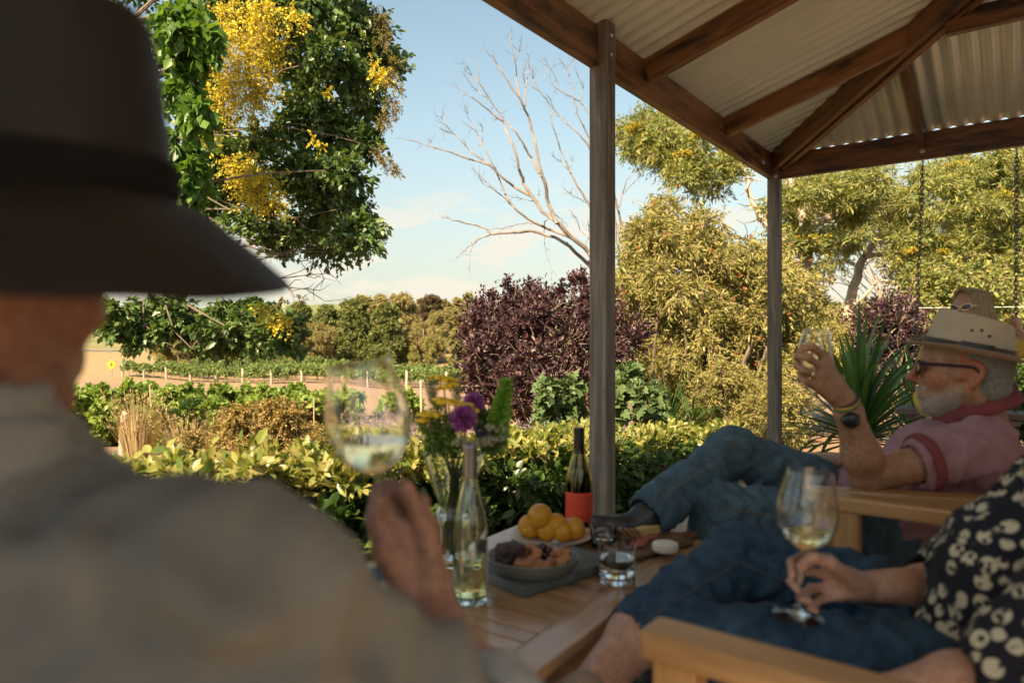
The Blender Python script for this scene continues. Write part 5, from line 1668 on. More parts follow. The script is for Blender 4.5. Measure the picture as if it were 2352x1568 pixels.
def red_label():
    m, nt, out = new_mat('red_paper_label')
    v = coords(nt, 'Object', (1, 1, 1))
    s = N(nt, 'SeparateXYZ'); nt.links.new(v, s.inputs[0])
    at2 = N(nt, 'Math', operation='ARCTAN2'); nt.links.new(s.outputs['X'], at2.inputs[0]); nt.links.new(s.outputs['Y'], at2.inputs[1])
    cb = N(nt, 'CombineXYZ'); nt.links.new(at2.outputs[0], cb.inputs[0]); nt.links.new(s.outputs['Z'], cb.inputs[1])
    n_ = N(nt, 'TexNoise', Scale=1.0, Detail=2.0); mp = N(nt, 'Mapping'); mp.inputs['Scale'].default_value = (26, 170, 1); nt.links.new(cb.outputs[0], mp.inputs[0]); nt.links.new(mp.outputs[0], n_.inputs['Vector'])
    def bandz(z0, z1):
        a = N(nt, 'Math', operation='GREATER_THAN'); a.inputs[1].default_value = z0; nt.links.new(s.outputs['Z'], a.inputs[0])
        b = N(nt, 'Math', operation='LESS_THAN'); b.inputs[1].default_value = z1; nt.links.new(s.outputs['Z'], b.inputs[0])
        c = N(nt, 'Math', operation='MULTIPLY'); nt.links.new(a.outputs[0], c.inputs[0]); nt.links.new(b.outputs[0], c.inputs[1]); return c.outputs[0]
    g = N(nt, 'Math', operation='GREATER_THAN'); g.inputs[1].default_value = 0.56; nt.links.new(n_.outputs['Fac'], g.inputs[0])
    tot = None
    for z0, z1 in ((0.100, 0.108), (0.080, 0.092), (0.066, 0.074), (0.042, 0.050)):
        q = bandz(z0, z1)
        if tot is None: tot = q
        else:
            mm = N(nt, 'Math', operation='ADD'); nt.links.new(tot, mm.inputs[0]); nt.links.new(q, mm.inputs[1]); tot = mm.outputs[0]
    k = N(nt, 'Math', operation='MULTIPLY'); nt.links.new(tot, k.inputs[0]); nt.links.new(g.outputs[0], k.inputs[1])
    k2 = N(nt, 'Math', operation='MULTIPLY'); nt.links.new(k.outputs[0], k2.inputs[0]); k2.inputs[1].default_value = 0.45
    col = mix(nt, k2.outputs[0], (0.70, 0.070, 0.026), (0.16, 0.02, 0.02))
    principled(nt, out, col, 0.6)
    return m
bottle('wine_bottle', 'dark wine bottle with bright red label by the fruit plate', on_table(1330, 1216), [(r * 1.07, z * .905) for r, z in burg], M_OLIVE, 0.170, M_REDW, M_CAPB, 0.222, 0.299, 0.0158, (0.0400, 0.030, 0.115, math.radians(-178), math.radians(-8), red_label()))

def tumbler(label, pos, r, h, level, slice_col=True):
    root = empty('tumbler', tuple(pos), label, 'tumbler')
    prof = [(0.0002, 0.0), (r * .9, 0.0), (r * .97, 0.003), (r, 0.012), (r, h - 0.001), (r - 0.001, h), (r - 0.002, h - .001), (r - 0.0022, 0.018), (r * .85, 0.0135), (0.0002, 0.013)]
    MB().lathe(prof, 44).build('glass', M_GLASS, root, True)
    rr_ = r - 0.0026
    MB().lathe([(0.0002, 0.0139), (rr_ * .84, 0.0144), (rr_, 0.019), (rr_, level), (0.0002, level)], 44).build('water', M_WATER, root)
    return root
tumbler('water tumbler with a lemon slice at the right of the table', on_table(1417, 1334), 0.0425, 0.092, 0.056)
M_LEMON = pmat('lemon_skin', (0.62, 0.37, 0.02), (0.72, 0.47, 0.035), 40, 0.42, 0.25, 300)
p = on_table(1417, 1334)
ls = MB().lathe([(0.0002, 0.0), (0.026, 0.0), (0.028, 0.003), (0.026, 0.006), (0.0002, 0.006)], 28, (p.x, p.y, p.z + 0.042), R=np.array(Matrix.Rotation(0.25, 3, 'X'))).build('lemon_slice', M_LEMON, None, True)
tag(ls, 'round lemon slice floating in the water tumbler', 'lemon slice')
tumbler('smaller water tumbler half hidden behind the front tumbler', on_table(1385, 1256), 0.034, 0.075, 0.03)

# ------------------------------------------------------------------ food
M_PLATE = pmat('speckled_stoneware_plate', (0.55, 0.47, 0.38), (0.66, 0.58, 0.48), 30, 0.3, 0.05)
M_BOWL = pmat('grey_green_stoneware', (0.13, 0.14, 0.125), (0.21, 0.215, 0.195), 16, 0.5, 0.2)
M_SLATE = pmat('grey_stone_slab', (0.09, 0.092, 0.085), (0.16, 0.16, 0.15), 14, 0.75, 0.4)
M_FRUIT = pmat('golden_fruit_skin', (0.55, 0.205, 0.008), (0.66, 0.30, 0.015), 14, 0.38, 0.2, 160)
M_PASTRY = pmat('glazed_pastry', (0.20, 0.06, 0.02), (0.56, 0.24, 0.09), 28, 0.3, 0.6, 60)
M_GRAPE = pmat('dark_cherry', (0.035, 0.005, 0.012), (0.07, 0.010, 0.02), 10, 0.15, 0)
M_CHOC = pmat('dark_fruit_cake', (0.025, 0.012, 0.014), (0.075, 0.035, 0.035), 30, 0.6, 0.6, 80)
pl = on_table(1265, 1247); pl_c = np.array(pl)
o = MB().lathe([(0.0002, 0.004), (0.06, 0.004), (0.066, 0.0), (0.070, 0.0), (0.072, 0.006), (0.100, 0.018), (0.113, 0.025), (0.115, 0.0285), (0.112, 0.0285), (0.096, 0.021), (0.070, 0.0105), (0.0002, 0.009)], 56, tuple(pl_c)).build('fruit_plate', M_PLATE, None, True)
tag(o, 'round stoneware plate holding golden fruit', 'plate')
fr = [((1216, 1236), .0315, .025, 'golden fruit at the left end of the plate'), ((1258, 1244), .0295, .0, 'golden fruit at the front middle of the plate'), ((1291, 1246), .0275, -.01, 'golden fruit low at the front right of the plate'), ((1318, 1222), .030, .01, 'golden fruit at the right end of the plate'), ((1276, 1205), .031, .0, 'golden fruit on top, right of the highest one'), ((1240, 1185), .033, .0, 'highest golden fruit on the pile'), ((1243, 1218), .029, .03, 'golden fruit at the back of the plate, under the highest one'), ((1300, 1218), .026, .03, 'golden fruit at the back right, half hidden')]
for k, ((px, py), rr_, dd, lb) in enumerate(fr):
    c = np.array(P(px, py, pl_c[1] - 0.005 + dd)); 
    rr_ = rr_ * 1.02
    c[2] = max(c[2], pl_c[2] + .0105 + rr_ * .93)
    root = empty('fruit', tuple(c), lb, 'fruit', 'golden fruit on the plate')
    rg = rng_(300 + k)
    bmf = bmesh.new(); bmesh.ops.create_icosphere(bmf, subdivisions=4, radius=rr_)
    ax = Vector(rg.normal(size=3)).normalized()
    for v in bmf.verts:
        h = v.co.dot(ax) / rr_
        dimple = -0.12 * math.exp(-((1 - h) / .03)) - 0.06 * math.exp(-((1 + h) / .05))
        v.co *= 1 + 0.05 * noise.noise(v.co * 28 + Vector((k, 0, 0))) + dimple + 0.03 * h * h
    me = bpy.data.meshes.new('flesh'); bmf.to_mesh(me); bmf.free()
    link('flesh', me, M_FRUIT, root, True)
    st = MB().tube([ax * rr_ * .86, ax * rr_ * .98], [.0022, .0015], 6).build('stem_end', M_TWIG, root, True)
# slab and bowl
sl_c = on_table(1262, 1340)
sz = 0.022
sdir = unit(np.array([0.77, 0.64]))
c2 = np.array([float(P(1250, 1320, 1.64).x), 1.645])
Rsl = np.array([[sdir[0], -sdir[1], 0], [sdir[1], sdir[0], 0], [0, 0, 1]])
o = MB().box((c2[0], c2[1], TZ + .0005 + sz / 2), (0.15, 0.098, sz / 2), Rsl, 0.004).build('stone_slab', M_SLATE)
tag(o, 'thick grey stone serving slab under the bowl and plate', 'serving slab')
# the plate stands on the table behind it, the bowl on the slab
bc = np.array([float(P(1226, 1310, 1.56).x), 1.575, TZ + sz + .001])
def oval(prof, sx, sy, c, R, n=56):
    V, F = [], []
    for r, z in prof:
        for k in range(n):
            a = 2 * math.pi * k / n
            V.append(R @ np.array([r * sx * math.cos(a), r * sy * math.sin(a), z]) + c)
    m = len(prof)
    for i in range(m - 1):
        for k in range(n):
            k2 = (k + 1) % n
            F.append((i * n + k, i * n + k2, (i + 1) * n + k2, (i + 1) * n + k))
    return V, F
V_, F_ = oval([(0.0005, 0.0), (0.72, 0.0), (0.80, 0.006), (0.93, 0.022), (1.0, 0.036), (0.99, 0.0385), (0.96, 0.037), (0.88, 0.022), (0.74, 0.009), (0.0005, 0.006)], 0.106, 0.088, bc, np.eye(3))
o = MB().add(V_, F_).build('serving_bowl', M_BOWL, None, True)
tag(o, 'oval grey stoneware bowl of glazed pastries', 'bowl')
past = [((1205, 1300), 'glazed pastry at the left front of the bowl'), ((1222, 1278), 'tall glazed pastry at the back left of the bowl'), ((1250, 1304), 'glazed pastry at the front middle of the bowl'), ((1286, 1296), 'largest glazed pastry at the right of the bowl'), ((1240, 1318), 'flat glazed pastry at the bottom of the bowl'), ((1288, 1275), 'glazed pastry at the back right of the bowl')]
for k, ((px, py), lb) in enumerate(past):
    rg = rng_(320 + k)
    c = np.array(P(px, py, bc[1] + (-.045 if k in (0, 2, 4) else .0)))
    c[2] = max(min(c[2], TZ + .085), TZ + .045)
    S = Solid(0.0028)
    R = np.array(Matrix.Rotation(rg.uniform(0, 3), 3, 'Z') @ Matrix.Rotation(rg.normal() * .5, 3, 'X'))
    rad = .024 if k != 3 else .03
    for j in range(5):       # coiled, folded dough
        a = j * 1.25
        S.ell(c + R @ np.array([rad * .5 * math.cos(a), rad * .5 * math.sin(a), 0.003 * j]), (rad * .62, rad * .5, rad * .5), R, 0.004)
    S.ell(c, (rad * .35, rad * .35, rad * .9), R, 0.003, -1)
    o = link('pastry', S.mesh('pastry', folds(0.003, 60)), M_PASTRY); tag(o, lb, 'pastry', 'glazed pastries in the bowl')
S = Solid(0.0035); cc = np.array(P(1172, 1297, bc[1] - .01)); cc[2] = TZ + .062
S.box(cc, (.024, .02, .024), np.array(Matrix.Rotation(.5, 3, 'Z')), .004)
o = link('fruit_cake', S.mesh('fruit_cake', folds(.003, 70)), M_CHOC); tag(o, 'dark square of fruit cake at the left end of the bowl', 'cake')
for k, (px, py) in enumerate([(1232, 1262), (1246, 1256), (1258, 1264), (1252, 1274), (1240, 1270), (1270, 1268), (1284, 1262), (1262, 1278), (1298, 1266)]):
    c = P(px, py, bc[1] + .02)
    o = MB().lathe([(0.0002, -.0115), (.005, -.0105), (.0095, -.006), (.0115, 0), (.0095, .0065), (.005, .0100), (.0012, .0095), (.0002, .009)], 16, tuple(c)).build('cherry', M_GRAPE, None, True)
    tag(o, 'dark glossy cherry heaped on the pastries', 'cherry', 'dark cherries heaped on the pastries')
# cheese board
M_BOARDW = wood_mat('dark_board_wood', (0.10, 0.05, 0.022), (0.19, 0.10, 0.05), (0.26, 0.15, 0.08), 0.5, 1.5)
cb0 = np.array(on_table(1480, 1262)); 
bd = unit(np.array([-0.60, 0.80])); Rcb = np.array([[bd[1], bd[0], 0], [-bd[0], bd[1], 0], [0, 0, 1]])
ctr = np.array([float(P(1478, 1260, 1.86).x), 1.83, TZ + .0095])
Sb = Solid(0.004)
Sb.box(ctr, (.112, .062, .003), Rcb, .005)
Sb.box(ctr + Rcb @ np.array([.145, -.01, 0]), (.04, .014, .003), Rcb, .005, .03)
o = link('cheese_board', Sb.mesh('cheese_board'), M_BOARDW); tag(o, 'dark wooden board with cheeses at the right end of the table', 'cheese board')
M_BRIE = pmat('white_rind_cheese', (0.66, 0.60, 0.51), (0.76, 0.71, 0.62), 30, 0.75, 0.4, 90)
M_CHED = pmat('yellow_hard_cheese', (0.60, 0.40, 0.13), (0.68, 0.48, 0.19), 16, 0.55, 0.3)
M_CRACK = pmat('toasted_cracker', (0.28, 0.14, 0.06), (0.42, 0.25, 0.12), 40, 0.8, 0.5)
M_HAM = pmat('cured_meat', (0.20, 0.04, 0.03), (0.36, 0.12, 0.09), 26, 0.5, 0.3)
M_SALAMI = pmat('floured_salami', (0.40, 0.33, 0.27), (0.55, 0.48, 0.41), 20, 0.85, 0.4)
bz = TZ + 0.0180
c = P(1528, 1266, 1.75)
o = MB().lathe([(.0002, .0), (.029, .0), (.0315, .0015), (.033, .005), (.0332, .015), (.0318, .0195), (.029, .0212), (.015, .0205), (.0002, .0208)], 36, (c.x, c.y, bz)).build('white_cheese', M_BRIE, None, True); tag(o, 'small round white-rind cheese at the right end of the board', 'cheese')
c = P(1490, 1226, 1.90)
o = MB().box((c.x, c.y, bz + .0125), (.042, .012, .0115), Rcb, .002).build('cheese_wedge', M_CHED); tag(o, 'long yellow cheese wedge at the back of the board', 'cheese')
for k, (px, py, dd) in enumerate([(1428, 1252, 1.84), (1440, 1250, 1.84), (1452, 1251, 1.835), (1464, 1253, 1.83)]):
    c = P(px, py, dd)
    Rk = Rcb @ np.array(Matrix.Rotation(0.9 + .1 * k, 3, 'Y'))
    o = MB().lathe([(.0002, -.002), (.022, -.002), (.0235, 0), (.022, .002), (.0002, .002)], 24, (c.x, c.y, bz + .016), R=Rk).build('cracker', M_CRACK, None, True); tag(o, ('leftmost', 'second', 'third', 'rightmost')[k] + ' round toasted cracker in the row behind the water tumbler', 'cracker', 'row of round crackers on the board')
for k, (px, py, dd, lb) in enumerate([(1474, 1262, 1.80, 'folded slice of cured meat next to the white cheese'), (1496, 1248, 1.84, 'folded slice of cured meat in front of the yellow cheese'), (1470, 1275, 1.77, 'folded slice of cured meat at the front edge of the board')]):
    c = P(px, py, dd); S = Solid(.003)
    for j in range(3): S.cone((c.x - .02 + .012 * j, c.y, bz + .005), (c.x - .006 + .012 * j, c.y + .012, bz + .012), .005, .004, .003)
    o = link('cured_meat', S.mesh('cured_meat', folds(.003, 70)), M_HAM); tag(o, lb, 'cured meat')
for k, (a, b, lb) in enumerate([((1382, 1231), (1412, 1226), 'pale floured salami lying behind the tumbler'), ((1418, 1222), (1436, 1212), 'pale salami end leaning on the other salami')]):
    pa, pb = P(a[0], a[1], 1.90), P(b[0], b[1], 1.92)
    pa.z = max(pa.z, TZ + .021); pb.z = max(pb.z, TZ + .03 if k == 0 else TZ + .045)
    S = Solid(.003); S.cone(pa, pb, .0165, .0155, .004)
    o = link('salami', S.mesh('salami', folds(.0015, 60)), M_SALAMI); tag(o, lb, 'salami')
for k, (px, py) in enumerate([(1440, 1236), (1448, 1240), (1444, 1230)]):
    c = P(px, py, 1.88)
    o = MB().lathe([(0.0002, -.010), (.006, -.008), (.0095, 0), (.006, .008), (.0002, .010)], 14, tuple(c)).build('grape', M_GRAPE, None, True); tag(o, 'dark grape on the cheese board beside the salami', 'grape', 'dark grapes beside the salami')
# folded reading glasses behind the salami
M_BLK = pmat('black_plastic', (0.012, 0.012, 0.014), (0.02, 0.02, 0.022), 10, 0.3, 0)
g = empty('eyeglasses', tuple(on_table(1372, 1210)), 'black-rimmed eyeglasses lying behind the tumbler', 'eyeglasses')
gp = on_table(1374, 1208)
for k in (-1, 1):
    ring = [Vector((gp.x + k * .027 + .022 * math.cos(a), gp.y, gp.z + .018 + .016 * math.sin(a))) for a in np.linspace(0, 2 * math.pi, 20)]
    o = MB().tube(ring, .0022, 6, False).build('rim', M_BLK, None, True); world_part(o, g)
    o = MB().tube([Vector((gp.x + k * .05, gp.y, gp.z + .024)), Vector((gp.x + k * .052, gp.y + .06, gp.z + .018)), Vector((gp.x + k * .052, gp.y + .11, gp.z + .003))], .0022, 6).build('temple', M_BLK, None, True); world_part(o, g)
o = MB().tube([Vector((gp.x - .006, gp.y, gp.z + .022)), Vector((gp.x + .006, gp.y, gp.z + .022))], .002, 6).build('bridge', M_BLK, None, True); world_part(o, g)

# ------------------------------------------------------------------ vase with flowers
vp = np.array(on_table(1042, 1296))
M_CRYST = glass_mat('ribbed_glass', (0.98, 1, 0.98), 1.47)
vase = empty('flower_vase', tuple(vp), 'clear ribbed glass vase of mixed flowers behind the wine bottle', 'vase')
def ribbed(prof, n, amp):
    V, F = [], []
    for r, z, rib in prof:
        for k in range(n):
            a = 2 * math.pi * k / n
            q = r * (1 + amp * rib * math.cos(a * 12))
            V.append((q * math.cos(a), q * math.sin(a), z))
    for i in range(len(prof) - 1):
        for k in range(n):
            k2 = (k + 1) % n; F.append((i * n + k, i * n + k2, (i + 1) * n + k2, (i + 1) * n + k))
    return V, F
sp = spline([(0.030, 0.0), (0.034, 0.01), (0.036, 0.06), (0.040, 0.10), (0.046, 0.122), (0.040, 0.138), (0.036, 0.150), (0.044, 0.172), (0.056, 0.21), (0.068, 0.25), (0.076, 0.275)], 4)
pr = [(0.0003, 0.0, 0)] + [(r, z, 1) for r, z in sp] + [(r - .0022, z, 1) for r, z in sp[::-1] if z > .012] + [(0.0003, .012, 0)]
V_, F_ = ribbed(pr, 96, 0.035)
MB().add(V_, F_).build('glass', M_CRYST, vase, True)
wl_ = [(r - .0036, z) for r, z in sp if .014 < z < .12]
MB().lathe([(.0003, .0135)] + wl_ + [(.0003, wl_[-1][1])], 40).build('water', M_WATER, vase)
M_STEM = pmat('green_stem', (0.06, 0.11, 0.03), (0.10, 0.16, 0.045), 10, 0.6, 0.1)
M_TANSY = pmat('tansy_yellow', (0.68, 0.44, 0.015), (0.80, 0.56, 0.03), 60, 0.7, 0.3)
M_ALLI = leaf_mat('allium_purple', [(0.42, 0.09, 0.40), (0.56, 0.18, 0.53), (0.66, 0.28, 0.60), (0.34, 0.06, 0.34)], 0.3, 0.5, tcol=(1.3, .7, 1.3))
M_BELL = leaf_mat('bells_green', [(0.24, 0.46, 0.06), (0.32, 0.56, 0.10), (0.42, 0.64, 0.16)], 0.45, 0.4)
M_CREAMF = leaf_mat('cream_floret', [(0.58, 0.56, 0.42), (0.66, 0.64, 0.50), (0.5, 0.5, 0.36)], 0.3, 0.6)
M_MAUVE = leaf_mat('dusky_mauve_floret', [(0.12, 0.09, 0.16), (0.17, 0.13, 0.22), (0.10, 0.09, 0.11)], 0.25, 0.6)
M_FGREEN = leaf_mat('bouquet_leaf', [(0.16, 0.26, 0.06), (0.23, 0.36, 0.09), (0.32, 0.44, 0.13)], 0.35, 0.45)
M_FGREY = leaf_mat('soft_grass_head', [(0.30, 0.32, 0.16), (0.38, 0.39, 0.22), (0.46, 0.45, 0.28)], 0.3, 0.7)
mouth = vp + [0, 0, .20]
def stem_to(root, tip, r0=.0025):
    a = vp + [RNG.normal() * .012, RNG.normal() * .012, .03]; b = mouth + (np.array(tip) - mouth) * .12
    o = MB().tube([a, (a + b) / 2, b, np.array(tip)], [r0, r0, r0, r0 * .8], 7).build('stem', M_STEM, None, True); world_part(o, root)
DV = vp[1]
def flower(name, label, tip, build, group=None):
    tip = np.array(tip)
    root = empty(name, tuple(mouth), label, 'flower', group)
    stem_to(root, tip)
    n0 = len(COL.objects); build(tip); adopt(root, n0)
def tansy(hds):
    def f(tip):
        for (px, py, rpx) in hds:
            c = np.array(P(px, py, DV - .02)); r = 1.3 * rpx * DV / FPX
            rg = rng_(int(px * 7 + py)); S = Solid(.0022)
            for _ in range(int(14 + rpx)):
                a = rg.uniform(0, 2 * math.pi); q = r * math.sqrt(rg.uniform())
                S.ell(c + [q * math.cos(a), q * math.sin(a) * .9, -.25 * q + rg.normal() * .001], (.0056, .0056, .0042), None, .0015)
            S.cone(c - [0, 0, .012], c - [0, 0, .002], .002, .005, .004)
            link('flower_head', S.mesh('flower_head'), M_TANSY)
    return f
flower('tansy', 'tall stem of yellow button flowers at the top of the bouquet', P(1020, 895, DV), tansy([(1008, 862, 18), (1030, 868, 16), (1022, 886, 14), (1040, 880, 12), (1012, 915, 12)]))
flower('tansy', 'yellow button flowers at the left side of the bouquet', P(985, 945, DV), tansy([(985, 945, 20), (1000, 950, 12), (972, 962, 12)]))
flower('tansy', 'yellow button flowers above the purple ball flowers', P(1030, 920, DV), tansy([(1030, 916, 25), (1065, 925, 18), (1085, 940, 14)]))
def allium(px, py, rpx, dd):
    def f(tip):
        c = np.array(P(px, py, DV + dd)); r = rpx * DV / FPX; rg = rng_(int(px))
        u = unit(rg.normal(size=(900, 3)))
        V, F = leaf_arrays(c + u * r * rg.uniform(.15, .55, (900, 1)), u + rg.normal(size=u.shape) * .22, r * rg.uniform(.5, .72, 900), T_LEAF2, rg, .2, .7)
        link('flower_head', fast_mesh('flower_head', V, F), M_ALLI, None, False, 'stuff')
    return f
flower('allium', 'front purple ball flower in the bouquet', P(1065, 960, DV - .03), allium(1065, 960, 31, -.04), 'purple ball flowers')
flower('allium', 'rear purple ball flower, half hidden behind the front one', P(1086, 925, DV + .02), allium(1088, 925, 25, .02), 'purple ball flowers')
def bells(tip):
    rg = rng_(401)
    a = np.array(P(1140, 1000, DV)); b = np.array(P(1163, 880, DV))
    pos, dr, sz = [], [], []
    for i in range(15):
        s = i / 14
        c = a + (b - a) * s
        w = .030 * (1 - .45 * s)
        for j in range(6):
            an = j * math.pi / 3 + i * .5
            d = np.array([math.cos(an), math.sin(an), .55])
            for q in range(5):     # cupped bell of petals
                pos.append(c + d * w * .35); dr.append(d + rg.normal(size=3) * .45); sz.append(w * .85)
    V, F = leaf_arrays(np.array(pos), np.array(dr), np.array(sz), T_OVAL, rg, .5, 1.8)
    link('flower_spike', fast_mesh('flower_spike', V, F), M_BELL, None, False, 'stuff')
    o = MB().tube([a, b], [.003, .002], 6).build('stalk', M_STEM, None, True)
flower('bells_flower', 'bright green bell-flower spike at the right of the bouquet', P(1140, 1000, DV), bells)
def puffs(lst, mat, size, n=240, asp=.6, tm=T_BLOB):
    def f(tip):
        rg = rng_(int(lst[0][0] + lst[0][1]))
        C = [cl(x, y, DV + dd, r, asp) for x, y, r, dd in lst]
        foliage('flower_cluster', C, n // 8, 8, size, tm, mat, None, rg, droop=.1)
    return f
flower('cream_flower', 'flat cream flower cluster low at the front of the bouquet', P(1080, 1015, DV - .05), puffs([(1060, 1012, 22, -.05), (1090, 1018, 24, -.05), (1120, 1012, 20, -.04), (1142, 1005, 16, -.02)], M_CREAMF, .006))
flower('cream_flower', 'small pale flower buds at the right of the bouquet', P(1140, 985, DV - .02), puffs([(1125, 980, 12, -.03), (1150, 985, 14, -.02), (1160, 1000, 12, 0)], M_CREAMF, .007, 120))
flower('mauve_flower', 'dusky mauve flowers beneath the purple balls', P(1100, 1000, DV - .03), puffs([(1105, 990, 18, -.03), (1120, 1015, 16, -.03), (1085, 1030, 14, -.05)], M_MAUVE, .008, 160))
flower('foliage_stem', 'dense green feathery leaves on the left of the bouquet', P(1000, 980, DV), puffs([(990, 985, 24, 0), (1010, 1000, 28, -.01), (975, 965, 18, .01), (1025, 975, 26, .02), (1040, 1010, 26, 0), (1010, 950, 20, .02), (995, 1020, 20, 0)], M_FGREEN, .026, 200, 1.2, T_NARROW))
flower('foliage_stem', 'green leaves under the bell-flower spike', P(1130, 1010, DV), puffs([(1120, 990, 18, .02), (1135, 1015, 20, 0), (1110, 960, 16, .03)], M_FGREEN, .024, 160, 1.2, T_LEAF2))
flower('grass_head', 'soft blurred grass head at the upper left of the bouquet', P(992, 890, DV + .03), puffs([(990, 875, 12, .03), (992, 895, 13, .03), (996, 915, 12, .03)], M_FGREY, .012, 200, 1.5, T_NARROW))
flower('grass_head', 'soft blurred grass head right of the tallest yellow flowers', P(1048, 890, DV + .05), puffs([(1048, 872, 10, .05), (1050, 890, 11, .05), (1050, 908, 9, .05)], M_FGREY, .012, 160, 1.5, T_NARROW))
# ------------------------------------------------------------------ people
def A(v): return np.array(tuple(v), float)
class Frame:
    def __init__(s, c, f, u=(0, 0, 1), sc=1.0):
        s.c = A(c); s.f = unit(A(f)); s.l = unit(np.cross(A(u), s.f)); s.u = np.cross(s.f, s.l); s.s = sc
        s.R = np.stack([s.f, s.l, s.u], 1)
    def __call__(s, x, y, z): return s.c + s.s * (s.f * x + s.l * y + s.u * z)

def add_head(S, h, female=False):
    s = h.s; R = h.R
    def e(x, y, z, r, k=.015, op=1, RR=None): S.ell(h(x, y, z), np.array(r) * s, R if RR is None else RR, k * s, op)
    def c(a, b, ra, rb=None, k=.012, op=1): S.cone(h(*a), h(*b), ra * s, (ra if rb is None else rb) * s, k * s, op)
    e(-.018, 0, .035, (.098, .076, .092))
    e(.03, 0, .035, (.062, .066, .062), .03)                   # forehead
    e(.030, 0, -.035, (.060, .058, .078), .03)                 # face
    for q in (-1, 1):
        c((-.012, q * .056, -.045), (.055, q * .024, -.098), .020, .018, .022)     # jaw
        e(.056, q * .040, -.022, (.026, .024, .026), .02)      # cheek
        e(.082, q * .033, .008, (.016, .021, .013), .010, -1)  # eye socket
        e(.069, q * .032, .007, (.0135, .0135, .0125), .003)   # eyeball and lids
        c((.076, q * .014, .024), (.070, q * .050, .024), .009, .008, .012)        # brow
        c((.098, q * .011, -.034), (.090, q * .015, -.036), .0085, .006, .006)     # nostril wing
        # ear: rim, bowl, lobe
        ear = np.array([-.028, q * .073, -.002])
        e(*ear, (.020, .0085, .034), .006)
        c((-.022, q * .080, .028), (-.044, q * .084, .016), .0055, .0055, .006)
        c((-.044, q * .084, .016), (-.043, q * .083, -.010), .0055, .005, .006)
        c((-.043, q * .083, -.010), (-.026, q * .076, -.034), .005, .0065, .006)
        e(-.024, q * .084, .002, (.010, .008, .017), .004, -1)
        e(.002, q * .068, -.008, (.012, .012, .018), .01)      # tragus side of the cheek
    c((.088, 0, .018), (.112, 0, -.020), .0085, .011, .012)    # bridge of the nose
    e(.116, 0, -.026, (.0140, .0125, .0115), .008)             # tip
    e(.060, 0, -.105, (.024, .026, .020), .022)                # chin
    e(.076, 0, -.066, (.020, .026, .020), .02)                 # muzzle
    c((.090, -.016, -.0615), (.090, .016, -.0615), .0062, None, .006)
    c((.088, -.015, -.0725), (.088, .015, -.0725), .0070, None, .006)
    e(.104, 0, -.0670, (.012, .026, .0016), .004, -1)          # mouth line
def add_hand(S, wrist, fingers, thumb, rw=.024, rf=.0092, scale=1.0):
    w = A(wrist)
    knk = [A(f[0]) for f in fingers]
    for i, f in enumerate(fingers):
        p = [A(q) for q in f]
        r0 = rf * scale * (1.0, 1.03, .98, .86)[i]
        S.cone(w + (p[0] - w) * .12, p[0], rw * .62, r0 * 1.25, .016)
        rr = np.linspace(r0 * 1.08, r0 * .80, len(p))
        S.chain(p, rr, .0035)
        for q in p[1:-1]: S.ell(q, (r0 * 1.03,) * 3, None, .003)
    for i in range(3):
        S.cone(w + (knk[i] - w) * .45, w + (knk[i + 1] - w) * .45, .015 * scale, .015 * scale, .012)
        S.cone(knk[i] + (w - knk[i]) * .15, knk[i + 1] + (w - knk[i + 1]) * .15, .0105 * scale, .0105 * scale, .008)
    t = [A(q) for q in thumb]
    S.cone(w + (t[0] - w) * .3, t[0], rw * .7, .0150 * scale, .016)
    S.chain(t, np.linspace(.0145, .0088, len(t)) * scale, .006)
    S.ell(t[-1], (.0090 * scale,) * 3, None, .003)

def skin_person(name, c1, c2, c3, hair=(0.32, 0.30, 0.27), rough=0.48):
    """skin with stubble where the mesh attribute `beard` says so, ruddier where `red` says so"""
    m, nt, out = new_mat(name)
    t = nt.nodes.new('ShaderNodeTexCoord')
    f = noise_fac(nt, t.outputs['Object'], 20, 6, 0.65)
    col = ramp(nt, f, [(0.28, c1), (0.5, c2), (0.72, c3)])
    spots = noise_fac(nt, t.outputs['Object'], 120, 4, 0.6)
    col = mix(nt, 0.30, col, ramp(nt, spots, [(0.36, tuple(x * 0.45 for x in c1)), (0.62, c3)]))
    ar = N(nt, 'Attribute', attribute_name='red'); 
    col = mix(nt, ar.outputs['Fac'], col, mix(nt, 1.0, col, (1.08, .62, .52), 'MULTIPLY'))
    ab = N(nt, 'Attribute', attribute_name='beard')
    fib = noise_fac(nt, coords(nt, 'Object', (1, 1, .35)), 520, 3, 0.6)
    hc = ramp(nt, fib, [(0.38, tuple(x * .45 for x in hair)), (0.6, tuple(min(1, x * 1.75) for x in hair))])
    bf = N(nt, 'Math', operation='MULTIPLY'); nt.links.new(ab.outputs['Fac'], bf.inputs[0])
    mr = N(nt, 'MapRange'); mr.inputs['From Min'].default_value = .30; mr.inputs['From Max'].default_value = .52; mr.inputs['To Min'].default_value = .45
    nt.links.new(fib, mr.inputs['Value']); nt.links.new(mr.outputs[0], bf.inputs[1])
    col = mix(nt, bf.outputs[0], col, hc)
    fine = noise_fac(nt, t.outputs['Object'], 420, 4, 0.6)
    wr = noise_fac(nt, coords(nt, 'Object', (1, 1, 2.4)), 55, 5, 0.6)
    nrm = bump(nt, fine, 0.45, 0.0012, bump(nt, wr, 0.75, 0.005))
    p = principled(nt, out, col, rough, 0.0, nrm)
    p.inputs['Subsurface Weight'].default_value = 0.06
    p.inputs['Subsurface Radius'].default_value = (0.010, 0.004, 0.002)
    p.inputs['Subsurface Scale'].default_value = 1.0
    return m
def set_attr(me, name, vals):
    a = me.attributes.new(name, 'FLOAT', 'POINT'); a.data.foreach_set('value', np.asarray(vals, np.float32))
def verts(me):
    v = np.empty(len(me.vertices) * 3, np.float32); me.vertices.foreach_get('co', v); return v.reshape(-1, 3).astype(float)

